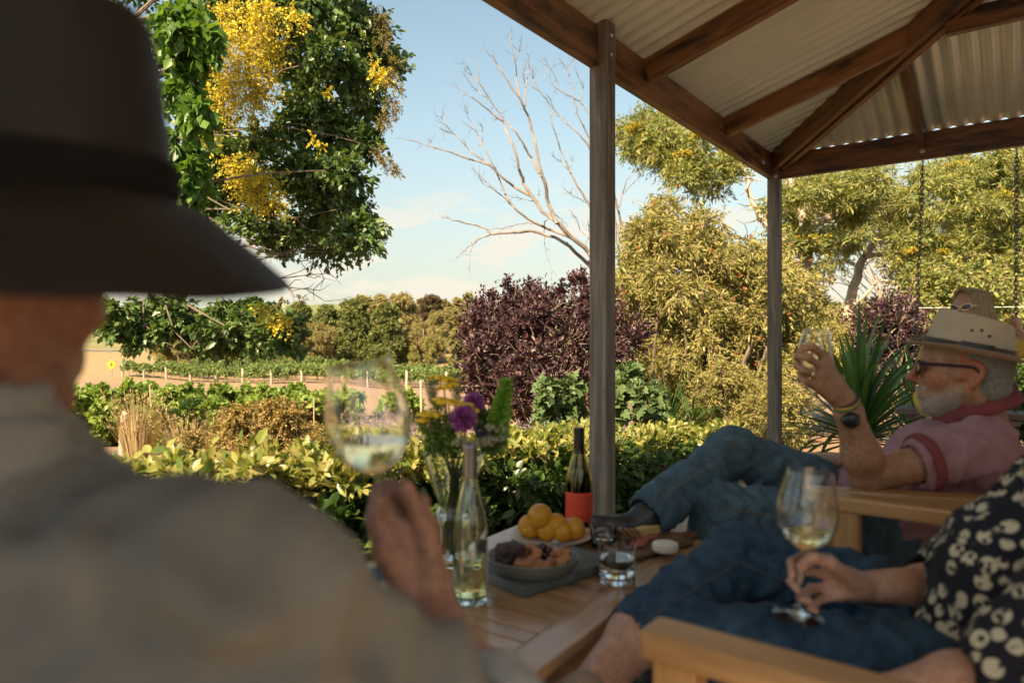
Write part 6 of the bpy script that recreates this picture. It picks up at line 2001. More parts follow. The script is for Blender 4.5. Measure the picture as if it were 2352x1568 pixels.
def denim(name, dark, light, fade):
    m, nt, out = new_mat(name)
    t = nt.nodes.new('ShaderNodeTexCoord')
    f = noise_fac(nt, t.outputs['Object'], 9, 6, 0.62)
    f2 = noise_fac(nt, coords(nt, 'Object', (1, 1, 1)), 30, 6, 0.7)
    tw = noise_fac(nt, coords(nt, 'Object', (1, 1, .2)), 900, 2, .5)
    col = ramp(nt, f, [(0.32, dark), (0.52, light), (0.74, fade)])
    col = mix(nt, .45, col, ramp(nt, f2, [(.36, tuple(x * .5 for x in dark)), (.66, tuple(min(1, x * 1.25) for x in fade))]))
    col = mix(nt, .3, col, mix(nt, tw, tuple(x * .4 for x in dark), fade))
    nrm = bump(nt, tw, .35, .001, bump(nt, f2, .25, .004))
    p = principled(nt, out, col, .88, 0, nrm)
    p.inputs['Sheen Weight'].default_value = .03
    p.inputs['Specular IOR Level'].default_value = .2
    return m

from mathutils.bvhtree import BVHTree
def seam(me_obj, path, toward, name, mat, root, r=.0016, out=.0006, n=40, dist=.2):
    """a stitched line lying on the cloth, found by shooting from the side `toward`"""
    me = me_obj.data; v = verts(me)
    t = BVHTree.FromPolygons([tuple(q) for q in v], [tuple(p.vertices) for p in me.polygons])
    path = np.array([tuple(p) for p in path]); s_ = np.linspace(0, len(path) - 1, n)
    path = np.stack([np.interp(s_, np.arange(len(path)), path[:, j]) for j in range(3)], 1)
    u = unit(np.array(toward, float)); pts = []
    for p in path:
        hit = t.ray_cast(Vector(p + u * dist), Vector(-u), dist * 1.5)
        if hit[0] is not None: pts.append(np.array(hit[0]) + np.array(hit[1]) * out)
    if len(pts) > 4:
        o = MB().tube(pts, r, 5).build(name, mat, None, True); o.parent = root
def hat(name, parent, h, a, b, height, brim, mat, droop=0.0, side_up=0.01, dip=0.012, top_taper=.86, dent=.02, slope=.0, thick=.0028, n=72, side_droop=0.0):
    """h: frame at the middle of the sweatband"""
    V = []; rings = []
    th = np.linspace(0, 2 * math.pi, n, endpoint=False)
    co, si = np.cos(th), np.sin(th)
    def ring(scale_off, zf):
        ex = (a + scale_off) * co; ey = (b + scale_off) * si
        z = zf if np.ndim(zf) else np.full(n, zf)
        rings.append(np.stack([ex, ey, z], 1))
    def bz(s): return s * s * (side_up * si ** 2 - dip * co ** 2) - droop * s ** 1.35 - side_droop * s * si ** 2
    ss = np.linspace(0, 1, 9)
    for s in ss: ring(brim * s - .001, bz(s) - thick)
    ring(brim + .0018, bz(1.0) - thick * .5)
    for s in ss[::-1]: ring(brim * s, bz(s))
    for t in np.linspace(0.08, 1, 9):
        tap = 1 - (1 - top_taper) * t ** 1.5
        pinch = 1 - .10 * t ** 2 * np.clip(co, 0, 1) ** 2
        ex = a * tap * co; ey = b * tap * pinch * si
        z = height * t * (1 + slope * co * t)
        rings.append(np.stack([ex, ey, z * np.ones(n)], 1))
    topz = rings[-1][:, 2].copy(); tx, ty = rings[-1][:, 0].copy(), rings[-1][:, 1].copy()
    for t, dz in ((.95, .006), (.86, .0085), (.72, .002), (.55, -.010), (.36, -.017), (.18, -.020), (.004, -.021)):
        ex, ey = tx * t, ty * t
        z = topz.mean() + (topz - topz.mean()) * t + (dz / .021 * dent if dz < 0 else dz) * (1 - .25 * np.clip(-co, 0, 1))
        rings.append(np.stack([ex, ey, z], 1))
    V = np.concatenate(rings)
    rg = np.array([0.0013 * noise.noise(Vector(v * 22)) for v in V]); V[:, 2] += rg * 2
    W = h.c + h.s * (V[:, :1] * h.f + V[:, 1:2] * h.l + V[:, 2:3] * h.u)
    m = len(rings)
    i, k = np.meshgrid(np.arange(m - 1), np.arange(n), indexing='ij'); k2 = (k + 1) % n
    F = np.stack([i * n + k, i * n + k2, (i + 1) * n + k2, (i + 1) * n + k], -1).reshape(-1, 4)
    o = link(name, fast_mesh(name, W, F), mat, None, True)
    o.modifiers.new('s', 'SUBSURF').render_levels = 1
    world_part(o, parent)
    return o
def hat_band(parent, h, a, b, z0, z1, mat, name='hat_band', th0=0, th1=2 * math.pi, off=.0015, taper=.02):
    th = np.linspace(th0, th1, 64); V, F = [], []
    for t_ in th:
        for z, o in ((z0, 0), (z0, off), (z1, off), (z1, 0)):
            q = 1 - taper * (z / .1)
            V.append(h((a * q + o) * math.cos(t_), (b * q + o) * math.sin(t_), z))
    for i in range(len(th) - 1):
        for j in range(3): F.append((i * 4 + j, (i + 1) * 4 + j, (i + 1) * 4 + j + 1, i * 4 + j + 1))
    o = link(name, py_mesh(name, V, F), mat, None, True); world_part(o, parent); return o

def person_root(name, me, mat, label):
    o = link(name, me, mat, None, True)
    return tag(o, label, 'person', 'people on the verandah')
def cl_part(name, S, mat, parent, wr=None):
    o = link(name, S.mesh(name, wr), mat, None, True)
    o.parent = parent
    return o

# ============ the man in the pink shirt ============
def man_pink():
    f = unit(V3(-.95, .31, 0)); l = np.cross([0, 0, 1], f)
    H = A(P(2206, 852, 1.97))
    hf = unit(V3(-.86, .51, .05)); hh = Frame(H, hf, (0, 0, 1), 1.06)
    pel = A(P(2034, 1206, 2.03)); neck = A(P(2244, 945, 1.985))
    shl = A(P(2262, 1030, 1.80)); shr = neck + (neck - shl) * [1, 1, 0] + [0, 0, -.055]
    elb = A(P(1992, 1092, 1.785)); wri = A(P(1943, 925, 1.705))
    S = Solid(.0042)
    add_head(S, hh)
    S.cone(hh(-.03, 0, -.06), neck + [.0, .0, -.02], .062, .068, .02)
    S.cone(hh(.015, 0, -.095), neck + f * .02 + [0, 0, -.03], .030, .045, .03)      # soft throat
    S.cone(neck * .65 + pel * .35, pel, .07, .09, .04, flat=(l, 1.2)); S.cone(neck, neck * .65 + pel * .35, .06, .07, .03)
    for sh in (shl, shr): S.cone(neck + [0, 0, -.03], sh, .05, .055, .03)
    # left arm, elbow on the armrest
    S.cone(shl, elb + (shl - elb) * .12, .052, .045, .02); S.ell(elb, (.040, .038, .040), None, .02)
    S.chain([elb, elb + (wri - elb) * .3 + l * .008, wri + (elb - wri) * .12, wri], [.042, .046, .031, .0275], .02, flat=(l, .88))
    kn = [[P(1894, 818, 1.675), P(1866, 796, 1.648), P(1845, 799, 1.652), P(1838, 808, 1.668)], [P(1884, 840, 1.668), P(1855, 821, 1.640), P(1834, 816, 1.650), P(1829, 820, 1.668)],
          [P(1875, 864, 1.668), P(1846, 850, 1.642), P(1831, 840, 1.655), P(1834, 834, 1.672)], [P(1872, 886, 1.675), P(1849, 876, 1.652), P(1838, 866, 1.662), P(1840, 858, 1.675)]]
    add_hand(S, wri, kn, [P(1918, 868, 1.715), P(1900, 836, 1.742), P(1884, 812, 1.752), P(1868, 800, 1.748)], .028, .0098)
    # right arm along the far side, hand on the thigh
    elr = A(P(2040, 1075, 2.22)); wrr = A(P(1925, 1062, 2.20))
    S.cone(shr, elr, .05, .042, .02); S.chain([elr, wrr], [.042, .028], .02)
    kr = [[P(1895, 1052 + 5 * i, 2.17 - .02 * i), P(1878, 1052 + 6 * i, 2.15 - .02 * i), P(1866, 1058 + 6 * i, 2.15 - .02 * i), P(1862, 1066 + 5 * i, 2.15 - .02 * i)] for i in range(4)]
    add_hand(S, wrr, kr, [P(1912, 1066, 2.15), P(1895, 1072, 2.12), P(1880, 1076, 2.11)], .026, .0095)
    # legs inside the jeans
    hr = pel - l * .09; hl = pel + l * .09
    kr_ = A(P(1684, 1036, 2.13)); kl = A(P(1652, 1166, 2.0))
    ar = A(P(1490, 1182, 1.955)); al = V3(.50, 2.08, .10)
    S.chain([pel, hr, kr_, ar], [.07, .06, .042, .034], .03); S.chain([pel, hl, kl, al], [.07, .06, .042, .034], .03)
    me = S.mesh('person')
    v = verts(me); q = (v - H) @ hh.R / hh.s
    x, y, z = q[:, 0], q[:, 1], q[:, 2]
    beard = np.clip((-.040 - z + .35 * np.clip(.02 - x, -.05, .1)) / .02, 0, 1) * np.clip((z + .135) / .02, 0, 1) * np.clip((x + .012) / .02, 0, 1) * (np.abs(y) < .09)
    lips = np.exp(-((x - .094) / .008) ** 2 - ((z + .067) / .0075) ** 2) * (np.abs(y) < .022)
    beard = beard * (1 - .85 * lips) * np.clip(1.15 - 6 * np.clip(-.02 - z - (.05 - x) * .5, 0, 0), 0, 1)
    must = np.exp(-((z + .052) / .008) ** 2) * (x > .078)
    beard = np.clip(np.maximum(beard * .36, must * .5), 0, .9)
    beard = beard * (np.linalg.norm(v - H, axis=1) < .19)
    set_attr(me, 'beard', beard)
    red = np.exp(-(((x - .108) / .03) ** 2 + (y / .03) ** 2 + ((z + .02) / .03) ** 2)) + .7 * np.exp(-(((x - .055) / .035) ** 2 + ((z + .02) / .03) ** 2)) * (np.abs(y) < .08) + .8 * (np.abs(y) > .074) * (np.abs(x + .03) < .035) * (np.abs(z) < .05) + lips
    set_attr(me, 'red', np.clip(red, 0, 1))
    skin = skin_person('weathered_skin', (0.25, 0.12, 0.068), (0.37, 0.19, 0.112), (0.47, 0.265, 0.165), (0.36, 0.33, 0.29))
    root = person_root('person', me, skin, 'older man in a pink polo shirt and pale hat raising a wine glass')
    rgb = rng_(910); vn = np.empty(len(me.vertices) * 3, np.float32); me.vertices.foreach_get('normal', vn); vn = vn.reshape(-1, 3).astype(float)
    cand = np.where(beard > .16)[0]; pick = rgb.choice(cand, min(2600, len(cand) * 2), p=beard[cand] / beard[cand].sum())
    T = Tubes()
    for i in pick:
        p0 = v[i] + rgb.normal(size=3) * .0012; d_ = unit(vn[i] * .7 + V3(0, 0, -.55) + hh.f * .25 + rgb.normal(size=3) * .25)
        L = rgb.uniform(.002, .005)
        T.add([p0 - d_ * .001, p0 + d_ * L * .6, p0 + d_ * L + V3(0, 0, -.001)], [.00055, .0005, .0002], 3)
    o = T.build('beard', pmat('white_beard_hair', (.30, .28, .25), (.58, .55, .50), 90, .6, 0), None, 'stuff'); o.parent = root
    # --- shirt
    pink = cloth_mat('faded_pink_pique', (0.27, 0.125, 0.15), (0.37, 0.195, 0.225), 700, .92, 10, .3)
    dred = cloth_mat('dark_red_rib', (0.16, 0.012, 0.016), (0.23, 0.02, 0.025), 600, .9, 10)
    S = Solid(.0056)
    ax = unit(neck - pel)
    S.ell(pel + ax * .23 + f * .01, (.118, .172, .125), np.stack([f, l, [0, 0, 1]], 1), .05)
    S.ell(pel + ax * .10 + f * .075 + [0, 0, -.01], (.135, .165, .125), np.stack([f, l, [0, 0, 1]], 1), .05)
    S.ell(pel + ax * .02 - f * .04, (.150, .180, .11), np.stack([f, l, [0, 0, 1]], 1), .05)
    S.cone(neck + [0, 0, -.085], neck + [0, 0, -.045], .09, .078, .03)
    for sh in (shl, shr): S.cone(neck + [0, 0, -.088], sh + [0, 0, -.014], .060, .068, .04)
    S.cone(shl, elb + (shl - elb) * .48, .080, .066, .03); S.cone(shr, elr + (shr - elr) * .5, .075, .062, .03)
    S.cone(pel + ax * .20 + l * .05, shl - [0, 0, .02], .11, .07, .05)
    e_c = elb + (shl - elb) * .40; d_c = unit(shl - elb)
    S.cone(e_c - d_c * .03, e_c + d_c * .10, .053, .056, .003, -1)
    wr1 = folds(.008, 7.0, None, 1, 3.1, .1)
    wr2 = folds(.007, 6, unit(f * .6 + V3(0, 0, .8)), 3.0, 7.7)
    rip = ripples([(pel + ax * .12 + f * .14 + l * .08, V3(0, .2, 1), .055, .006, .12), (shl + (elb - shl) * .25 + f * .03 - [0, 0, .03], elb - shl, .040, .0065, .085), (pel + ax * .24 + f * .10 + l * .04, unit(f + V3(0, 0, 1)), .05, .006, .10), (shl - f * .06, unit(V3(.5, 0, 1)), .06, .006, .11), (pel + l * .12 - f * .05, V3(0, 0, 1), .05, .006, .12)])
    cl_part('polo_shirt', S, pink, root, both(wr1, wr2, rip))
    # sleeve band, collar, placket, button
    S = Solid(.004)
    for k in np.linspace(0, 2 * math.pi, 26):
        pass
    b0 = elb + (shl - elb) * .478
    R = frame_from(d_c)
    for k in range(28):
        a0, a1 = 2 * math.pi * k / 28, 2 * math.pi * (k + 1) / 28
        p0 = b0 + (R[:, 1] * math.cos(a0) + R[:, 2] * math.sin(a0)) * .0705; p1 = b0 + (R[:, 1] * math.cos(a1) + R[:, 2] * math.sin(a1)) * .0705
        S.cone(p0, p1, .0085, None, .004, flat=(d_c, 1.6))
    cl_part('sleeve_band', S, dred, root)
    S = Solid(.0045)
    Cc = A(P(2243, 922, 1.985)); fb = unit(f * .183 - V3(0, 0, .066)); nax = unit(np.cross(fb, l)); nax = nax * np.sign(nax[2])
    for k in range(36):
        a0 = 2 * math.pi * k / 36; a1 = 2 * math.pi * (k + 1) / 36
        lo_, hi_ = [], []
        for a_ in (a0, a1):
            d_ = fb * math.cos(a_) + l * math.sin(a_)
            open_ = .012 * max(0, math.cos(a_)) ** 2
            lo_.append(Cc + d_ * (.101 + open_) - nax * .014); hi_.append(Cc + d_ * (.088 + open_) + nax * .014)
        S.cone(lo_[0], lo_[1], .0075, None, .008, flat=(nax, 1.9)); S.cone(hi_[0], hi_[1], .0062, None, .008, flat=(nax, 1.9))
    for q in (-1, 1):
        a_ = q * .50; d_ = fb * math.cos(a_) + l * math.sin(a_)
        S.cone(Cc + d_ * .100 - nax * .012, Cc + d_ * .125 - nax * .045, .016, .007, .012, flat=(d_, .5))
    cl_part('collar', S, dred, root, folds(.002, 40))
    bp = A(P(2140, 1008, 1.80))
    chest = pel + ax * .23 + f * .01
    for k, (aa, zz) in enumerate(((.42, .045), (.46, -.02))):
        d_ = f * math.cos(aa) + l * math.sin(aa)
        p_ = chest + d_ * .135 + V3(0, 0, zz + .03) + f * (.0 if k == 0 else .02)
        o = MB().lathe([(.0002, .003), (.005, .003), (.0062, .0015), (.0062, 0), (.0002, 0)], 16, tuple(p_), R=np.stack([frame_from(d_)[:, 1], frame_from(d_)[:, 2], frame_from(d_)[:, 0]], 1)).build('button', pmat('shirt_button', (.6, .58, .56), (.7, .68, .66), 5, .3, 0), None, True); o.parent = root
    # --- jeans and boots
    dn = denim('faded_blue_denim', (0.022, 0.050, 0.078), (0.052, 0.102, 0.145), (0.125, 0.20, 0.25))
    S = Solid(.006)
    S.ell(pel - [0, 0, .03], (.145, .175, .10), np.stack([f, l, [0, 0, 1]], 1), .04)
    S.chain([hr, hr + (kr_ - hr) * .5, kr_], [.095, .086, .070], .03); S.chain([kr_, kr_ + (ar - kr_) * .5, ar + (kr_ - ar) * .06], [.072, .068, .070], .022)
    S.chain([hl, hl + (kl - hl) * .5, kl], [.098, .090, .074], .012); S.chain([kl, kl + (al - kl) * .5, al], [.074, .068, .068], .014)
    S.cone(ar - (kr_ - ar) * .10, ar + (kr_ - ar) * .05, .056, .056, .004, -1)
    S.cone(al + [0, 0, -.05], al + [0, 0, .01], .054, .054, .004, -1)
    w1 = folds(.008, 6, unit(kr_ - hr), 2.4, 1.3, .1); w2 = folds(.004, 9, unit(ar - kr_), 2.0, 5.0, .1)
    rip = ripples([(kr_ + (hr - kr_) * .18 - [0, 0, .03], unit(hr - kr_), .045, .0050, .085), (kr_ + (ar - kr_) * .22, unit(ar - kr_), .055, .0040, .08), (ar + (kr_ - ar) * .15, unit(ar - kr_), .042, .0035, .08), (hr + (kr_ - hr) * .15 + [0, 0, .05], unit(kr_ - hr), .045, .008, .12), (hl + (kl - hl) * .2 + [0, 0, .04], unit(kl - hl), .05, .008, .13), (kl + (hl - kl) * .2, unit(kl - hl + V3(0, 0, .1)), .045, .006, .11), ((kr_ + ar) / 2, unit(ar - kr_ + V3(0, 0, .12)), .07, .0035, .10)])
    cl_part('jeans', S, dn, root, both(w1, w2, rip))
    stitch = pmat('seam_thread', (0.12, 0.085, 0.05), (0.17, 0.12, 0.075), 20, .8, 0)
    jo = [c for c in bpy.data.objects if c.parent == root and c.name.startswith('jeans')][0]
    tc_ = unit(V3(-.5, -.85, .25))
    for off in (-.022, .022):
        seam(jo, [kr_ + V3(.04, 0, off), (kr_ + ar) / 2 + V3(0, 0, off * .6), ar + V3(0, 0, off * .6)], tc_, 'seam', stitch, root)
    seam(jo, [hl + V3(0, 0, .01), (hl + kl) / 2, kl], tc_, 'seam', stitch, root)
    seam(jo, [(hr + kr_) / 2 + V3(0, 0, -.01), kr_ + V3(.02, 0, -.02)], tc_, 'seam', stitch, root)
    boot = pmat('black_boot_leather', (0.010, 0.011, 0.013), (0.022, 0.024, 0.028), 14, .42, .3)
    toe = A(P(1372, 1192, 1.925))
    fd = unit(toe - ar); side = unit(np.cross(fd, [0, 0, 1.0]))
    for an, tip, sole in ((ar, toe, V3(-.35, -.25, -.9)), (al - [0, 0, .03], al + f * .2 - [0, 0, .065], V3(0, 0, -1))):
        S = Solid(.005); d_ = unit(tip - an); dn_ = unit(sole - d_ * (sole @ d_))
        S.cone(an - (unit(kr_ - ar) if an is ar else V3(0, 0, 1)) * -.06, an, .046, .046, .02)
        S.cone(an, an - d_ * .025 + dn_ * .035, .043, .035, .02)
        S.chain([an + dn_ * .02, an + d_ * .10 + dn_ * .032, tip + dn_ * .012], [.044, .036, .026], .02)
        S.box((an + tip) / 2 + dn_ * .062, (np.linalg.norm(tip - an) / 2 + .02, .034, .006), np.stack([d_, np.cross(dn_, d_), dn_], 1), .006, .006)
        cl_part('boot', S, boot, root, folds(.002, 30))
    # --- hat, glasses, hair, watch, ring
    felt = pmat('pale_straw_felt', (0.40, 0.325, 0.235), (0.47, 0.39, 0.29), 30, .9, .15, 300)
    hb = Frame(hh(-.014, 0, .052), unit(V3(-.86, .51, .0)) * math.cos(.20) + V3(0, 0, 1) * math.sin(.20), (0, 0, 1), 1.05)
    ho = hat('hat', root, hb, .106, .088, .092, .078, felt, 0, .014, .006, .84, .022, .10)
    leather = pmat('plaited_leather_band', (0.030, 0.020, 0.017), (0.075, 0.05, 0.042), 120, .5, .5, 200)
    bo = hat_band(None or root, hb, .1085, .0905, .004, .024, leather, off=.002); bo.parent = ho; bo.matrix_parent_inverse = Matrix.Identity(4)
    bk = hat_band(root, hb, .1098, .0918, .0025, .0275, pmat('black_buckle_strap', (.012, .011, .011), (.025, .022, .02), 30, .35, .2), 'buckle', 1.35, 2.05, .003); bk.parent = ho; bk.matrix_parent_inverse = Matrix.Identity(4)
    for (tx, zz) in ((1.50, .058), (1.72, .062), (1.92, .050)):
        tap = 1 - .16 * (zz / .088) ** 1.5
        p_ = hb(.106 * tap * math.cos(tx), .0885 * tap * math.sin(tx), zz); d_ = unit(p_ - hb(0, 0, zz))
        o = MB().lathe([(.0002, .0022), (.003, .0022), (.0042, .001), (.0042, -.002), (.0002, -.002)], 14, tuple(p_), R=np.stack([frame_from(d_)[:, 1], frame_from(d_)[:, 2], frame_from(d_)[:, 0]], 1)).build('eyelet', M_BLK, None, True)
        o.parent = ho; o.matrix_parent_inverse = Matrix.Identity(4)
    gl = pmat('navy_glasses_frame', (.010, .016, .028), (.018, .026, .042), 10, .3, 0)
    G = MB()
    for q in (-1, 1):
        pts = [hh(.098 + .004 * math.cos(a), q * .034 + .0255 * math.cos(a), .006 + .0185 * math.sin(a) * (1 if math.sin(a) > 0 else 1.1)) for a in np.linspace(0, 2 * math.pi, 28)]
        G.tube(pts, .0024, 8, False)
        G.tube([hh(.097, q * .060, .016), hh(.06, q * .076, .017), hh(.0, q * .083, .016), hh(-.025, q * .084, .014), hh(-.045, q * .082, -.006)], [.0042, .004, .0036, .0032, .003], 8)
    G.tube([hh(.101, -.010, .012), hh(.104, 0, .015), hh(.101, .010, .012)], .0022, 6)
    go = G.build('eyeglasses', gl, None, True); go.parent = root
    for q in (-1, 1):
        o = MB().lathe([(.0002, .0015), (.016, .0008), (.0235, -.001), (.016, -.0016), (.0002, -.001)], 24, tuple(hh(.0985, q * .034, .006)), R=np.stack([hh.l, hh.u * .78, hh.f], 1)).build('lens', M_GLASS, None, True); o.parent = go
    S = Solid(.0042)
    S.ell(hh(-.022, 0, .028), np.array((.1, .080, .094)) * hh.s, hh.R, .01)
    S.ell(hh(-.07, 0, -.045), np.array((.045, .060, .04)) * hh.s, hh.R, .03)
    S.box(hh(.072, 0, .0), np.array((.075, .15, .2)) * hh.s, hh.R, .0, .012, -1)
    for q in (-1, 1): S.ell(hh(-.024, q * .082, -.012), np.array((.034, .03, .046)) * hh.s, hh.R, .01, -1)
    grey = pmat('short_grey_hair', (0.10, 0.095, 0.085), (0.30, 0.29, 0.265), 260, .8, .9, 420, stretch=(1, 1, .3), dist=.003)
    cl_part('hair', S, grey, root, folds(.0022, 90))
    # watch and plaited wristbands
    wd = unit(wri - elb); wc = wri - wd * .030; Rw = frame_from(wd, l)
    S = Solid(.0035)
    def band(c, r, w, S):
        for k in range(24):
            a0, a1 = 2 * math.pi * k / 24, 2 * math.pi * (k + 1) / 24
            S.cone(c + (Rw[:, 1] * math.cos(a0) + Rw[:, 2] * math.sin(a0)) * r, c + (Rw[:, 1] * math.cos(a1) + Rw[:, 2] * math.sin(a1)) * r, .0036, None, .003, flat=(wd, w))
    band(wc, .0305, 2.4, S)
    tocam = unit(V3(0, 0, CAM_H) - wc); tocam = unit(tocam - wd * (tocam @ wd))
    wf = wc + tocam * .033
    S.cone(wf - tocam * .004, wf + tocam * .005, .021, .0205, .003, flat=(tocam, .55))
    cl_part('wrist_watch', S, M_BLK, root)
    for k, (off, colr) in enumerate(((.012, (0.02, 0.10, 0.03)), (.0185, (0.45, 0.28, 0.02)), (.025, (0.015, 0.015, 0.05)))):
        S = Solid(.003); band(wri + wd * (off - .016), .0300 - .0006 * k, 1.0, S)
        cl_part('wristband', S, cloth_mat('wristband_%s' % ('green', 'yellow', 'navy')[k], colr, tuple(c * 1.5 for c in colr)), root)
    rp = A(kn[2][0]) * .42 + A(kn[2][1]) * .58; rd = unit(A(kn[2][1]) - A(kn[2][0])); Rr = frame_from(rd)
    o = MB().tube([rp + (Rr[:, 1] * math.cos(a) + Rr[:, 2] * math.sin(a)) * .0112 for a in np.linspace(0, 2 * math.pi, 24)], .0019, 8, False).build('wedding_ring', pmat('ring_metal', (.75, .6, .35), (.8, .66, .4), 3, .2, 0, metallic=1), None, True); o.parent = root
man_pink()

# ============ the man in the dark hat, from behind ============
def man_dark():
    f = unit(V3(.27, .963, 0)); l = np.cross([0, 0, 1], f)
    H = V3(-.428, .535, 1.105); hh = Frame(H, unit(f + V3(0, 0, -.05)), (0, 0, 1), 1.03)
    neck = V3(-.405, .505, .95); pel = V3(-.41, .43, .47)
    shr = V3(-.195, .475, .862); shl = neck + (neck - shr) * [1, 1, 0] + [0, 0, shr[2] - neck[2]]
    elb = V3(.018, .565, .650); wri = A(P(988, 1392, .765))
    S = Solid(.005)
    add_head(S, hh)
    S.cone(hh(-.03, 0, -.06), neck, .062, .068, .02)
    S.cone(neck * .65 + pel * .35, pel, .07, .09, .04, flat=(l, 1.2)); S.cone(neck, neck * .65 + pel * .35, .06, .07, .03)
    for sh in (shl, shr): S.cone(neck + [0, 0, -.03], sh, .05, .05, .03)
    S.chain([shr, elb], [.048, .042], .02); S.chain([elb, elb + (wri - elb) * .35, wri], [.042, .044, .027], .02)
    fg = [[P(975, 1226, .765), P(931, 1122, .750), P(895, 1120, .764), P(876, 1142, .780)], [P(992, 1262, .782), P(966, 1152, .786), P(916, 1152, .802), P(892, 1190, .800)],
          [P(1000, 1302, .800), P(988, 1202, .810), P(932, 1212, .818), P(902, 1242, .806)], [P(998, 1342, .812), P(994, 1262, .828), P(942, 1272, .828), P(912, 1292, .812)]]
    add_hand(S, wri, fg, [P(932, 1352, .752), P(882, 1272, .742), P(862, 1192, .746), P(866, 1126, .766)], .027, .0100)
    S.chain([P(955, 1320, .778), P(935, 1225, .782)], [.022, .016], .010)
    S.chain([P(930, 1310, .762), P(908, 1225, .762), P(896, 1155, .768)], [.019, .0165, .0105], .008)
    ell_ = V3(-.60, .62, .64); wrl = V3(-.45, .83, .60)
    S.chain([shl, ell_, wrl], [.048, .042, .028], .02)
    kl = [[wrl + f * .09 - l * (.02 * (i - 1.5)), wrl + f * .125 - l * (.022 * (i - 1.5)) - [0, 0, .012], wrl + f * .14 - l * (.022 * (i - 1.5)) - [0, 0, .035]] for i in range(4)]
    add_hand(S, wrl, kl, [wrl + f * .03 - l * .04, wrl + f * .06 - l * .055, wrl + f * .085 - l * .058], .026, .0095)
    hr, hl = pel - l * .09, pel + l * .09
    kr_, kl_ = pel - l * .12 + f * .44 + [0, 0, .0], pel + l * .13 + f * .44
    kr_[2] = kl_[2] = .47
    for h_, k_ in ((hr, kr_), (hl, kl_)):
        S.chain([pel, h_, k_, k_ + f * .05 - [0, 0, .36]], [.08, .075, .05, .035], .03)
    me = S.mesh('person'); n = len(me.vertices)
    v = verts(me); q = (v - H) @ hh.R / hh.s
    set_attr(me, 'beard', np.zeros(n)); set_attr(me, 'red', np.clip(.25 * (q[:, 2] > -.16) * (q[:, 2] < .1), 0, 1))
    skin = skin_person('tanned_skin', (0.19, 0.085, 0.056), (0.28, 0.135, 0.092), (0.36, 0.19, 0.135))
    root = person_root('person', me, skin, 'man in a dark wide-brimmed hat and grey shirt seen from behind, raising a glass')
    shirt = cloth_mat('warm_grey_shirt_cotton', (0.074, 0.069, 0.061), (0.128, 0.120, 0.107), 520, .92, 8, .3)
    S = Solid(.0062)
    ax = unit(neck - pel); Rt = np.stack([f, l, [0, 0, 1]], 1)
    S.ell(pel + ax * .32, (.135, .195, .17), Rt, .06); S.ell(pel + ax * .12 + f * .03, (.14, .175, .17), Rt, .06)
    S.chain([neck - [0, 0, .06], neck + [0, 0, .005], neck + [0, 0, .030]], [.112, .096, .090], .03); cut_ = neck + [0, 0, .165]
    S.box(cut_, (.2, .2, .15), None, 0, .006, -1)
    for sh in (shl, shr): S.cone(neck + [0, 0, -.055], sh, .072, .074, .05)
    S.cone(pel + ax * .30 - l * .06, shr, .12, .078, .07)
    S.chain([shr, shr + (elb - shr) * .5, elb], [.079, .070, .062], .03); S.chain([elb, elb + (wri - elb) * .42], [.060, .052], .03)
    S.chain([shl, shl + (ell_ - shl) * .5, ell_], [.077, .068, .060], .03); S.chain([ell_, ell_ + (wrl - ell_) * .5], [.058, .05], .03)
    w1 = folds(.016, 4.5, None, 1, 2.2, .1); w2 = folds(.008, 6, unit(elb - shr), 2.4, 4.0, .1)
    rip = ripples([(shr - f * .07 - [0, 0, .10], unit(V3(.7, 0, 1)), .075, .016, .13), (shr + (elb - shr) * .55 - f * .05, unit(elb - shr), .06, .014, .11), (V3(-.33, .36, .80), unit(V3(.35, 0, 1)), .10, .016, .16), (V3(-.25, .38, .62), unit(V3(-.6, 0, 1)), .085, .016, .16), (shr + V3(-.07, 0, .05), unit(V3(1, 0, -.3)), .06, .010, .09), (elb + (shr - elb) * .15, unit(elb - shr), .045, .011, .09)])
    cl_part('shirt', S, shirt, root, both(w1, w2, rip))
    # stand-up collar with folded points
    S = Solid(.0045)
    for k in range(40):
        lo_, hi_ = [], []
        for a_ in (2 * math.pi * k / 40, 2 * math.pi * (k + 1) / 40):
            d_ = f * math.cos(a_) + l * math.sin(a_); fr = max(0, math.cos(a_))
            hi_.append(neck + d_ * (.080 + .010 * fr) + V3(0, 0, .040 - .055 * fr)); lo_.append(neck + d_ * (.098 + .016 * fr) + V3(0, 0, .012 - .058 * fr))
        S.cone(hi_[0], hi_[1], .0058, None, .006, flat=((0, 0, 1), 4.6)); S.cone(lo_[0], lo_[1], .0055, None, .012, flat=((0, 0, 1), 4.4))
    for q in (-1, 1):
        a_ = q * .55; d_ = f * math.cos(a_) + l * math.sin(a_)
        S.cone(neck + d_ * .10 + V3(0, 0, -.03), neck + d_ * .135 + V3(0, 0, -.085), .022, .006, .012, flat=(d_, .35))
    cl_part('collar', S, cloth_mat('highlit_grey_collar', (0.13, 0.124, 0.112), (0.21, 0.20, 0.185), 520, .92, 8, .3), root, folds(.004, 18))  # paler than the shirt: the fold's highlight is put into the collar colour
    # rolled sleeve end, in a paler check
    cuff = cloth_mat('pale_rolled_cuff', (0.20, 0.205, 0.21), (0.31, 0.315, 0.32), 420, .92, 22)
    S = Solid(.005); cd = unit(wri - elb)
    for t, r in ((.34, .056), (.42, .054), (.50, .051)):
        c = elb + (wri - elb) * t; R = frame_from(cd)
        for k in range(28):
            a0, a1 = 2 * math.pi * k / 28, 2 * math.pi * (k + 1) / 28
            S.cone(c + (R[:, 1] * math.cos(a0) + R[:, 2] * math.sin(a0)) * r, c + (R[:, 1] * math.cos(a1) + R[:, 2] * math.sin(a1)) * r, .0085, None, .008, flat=(cd, 1.4))
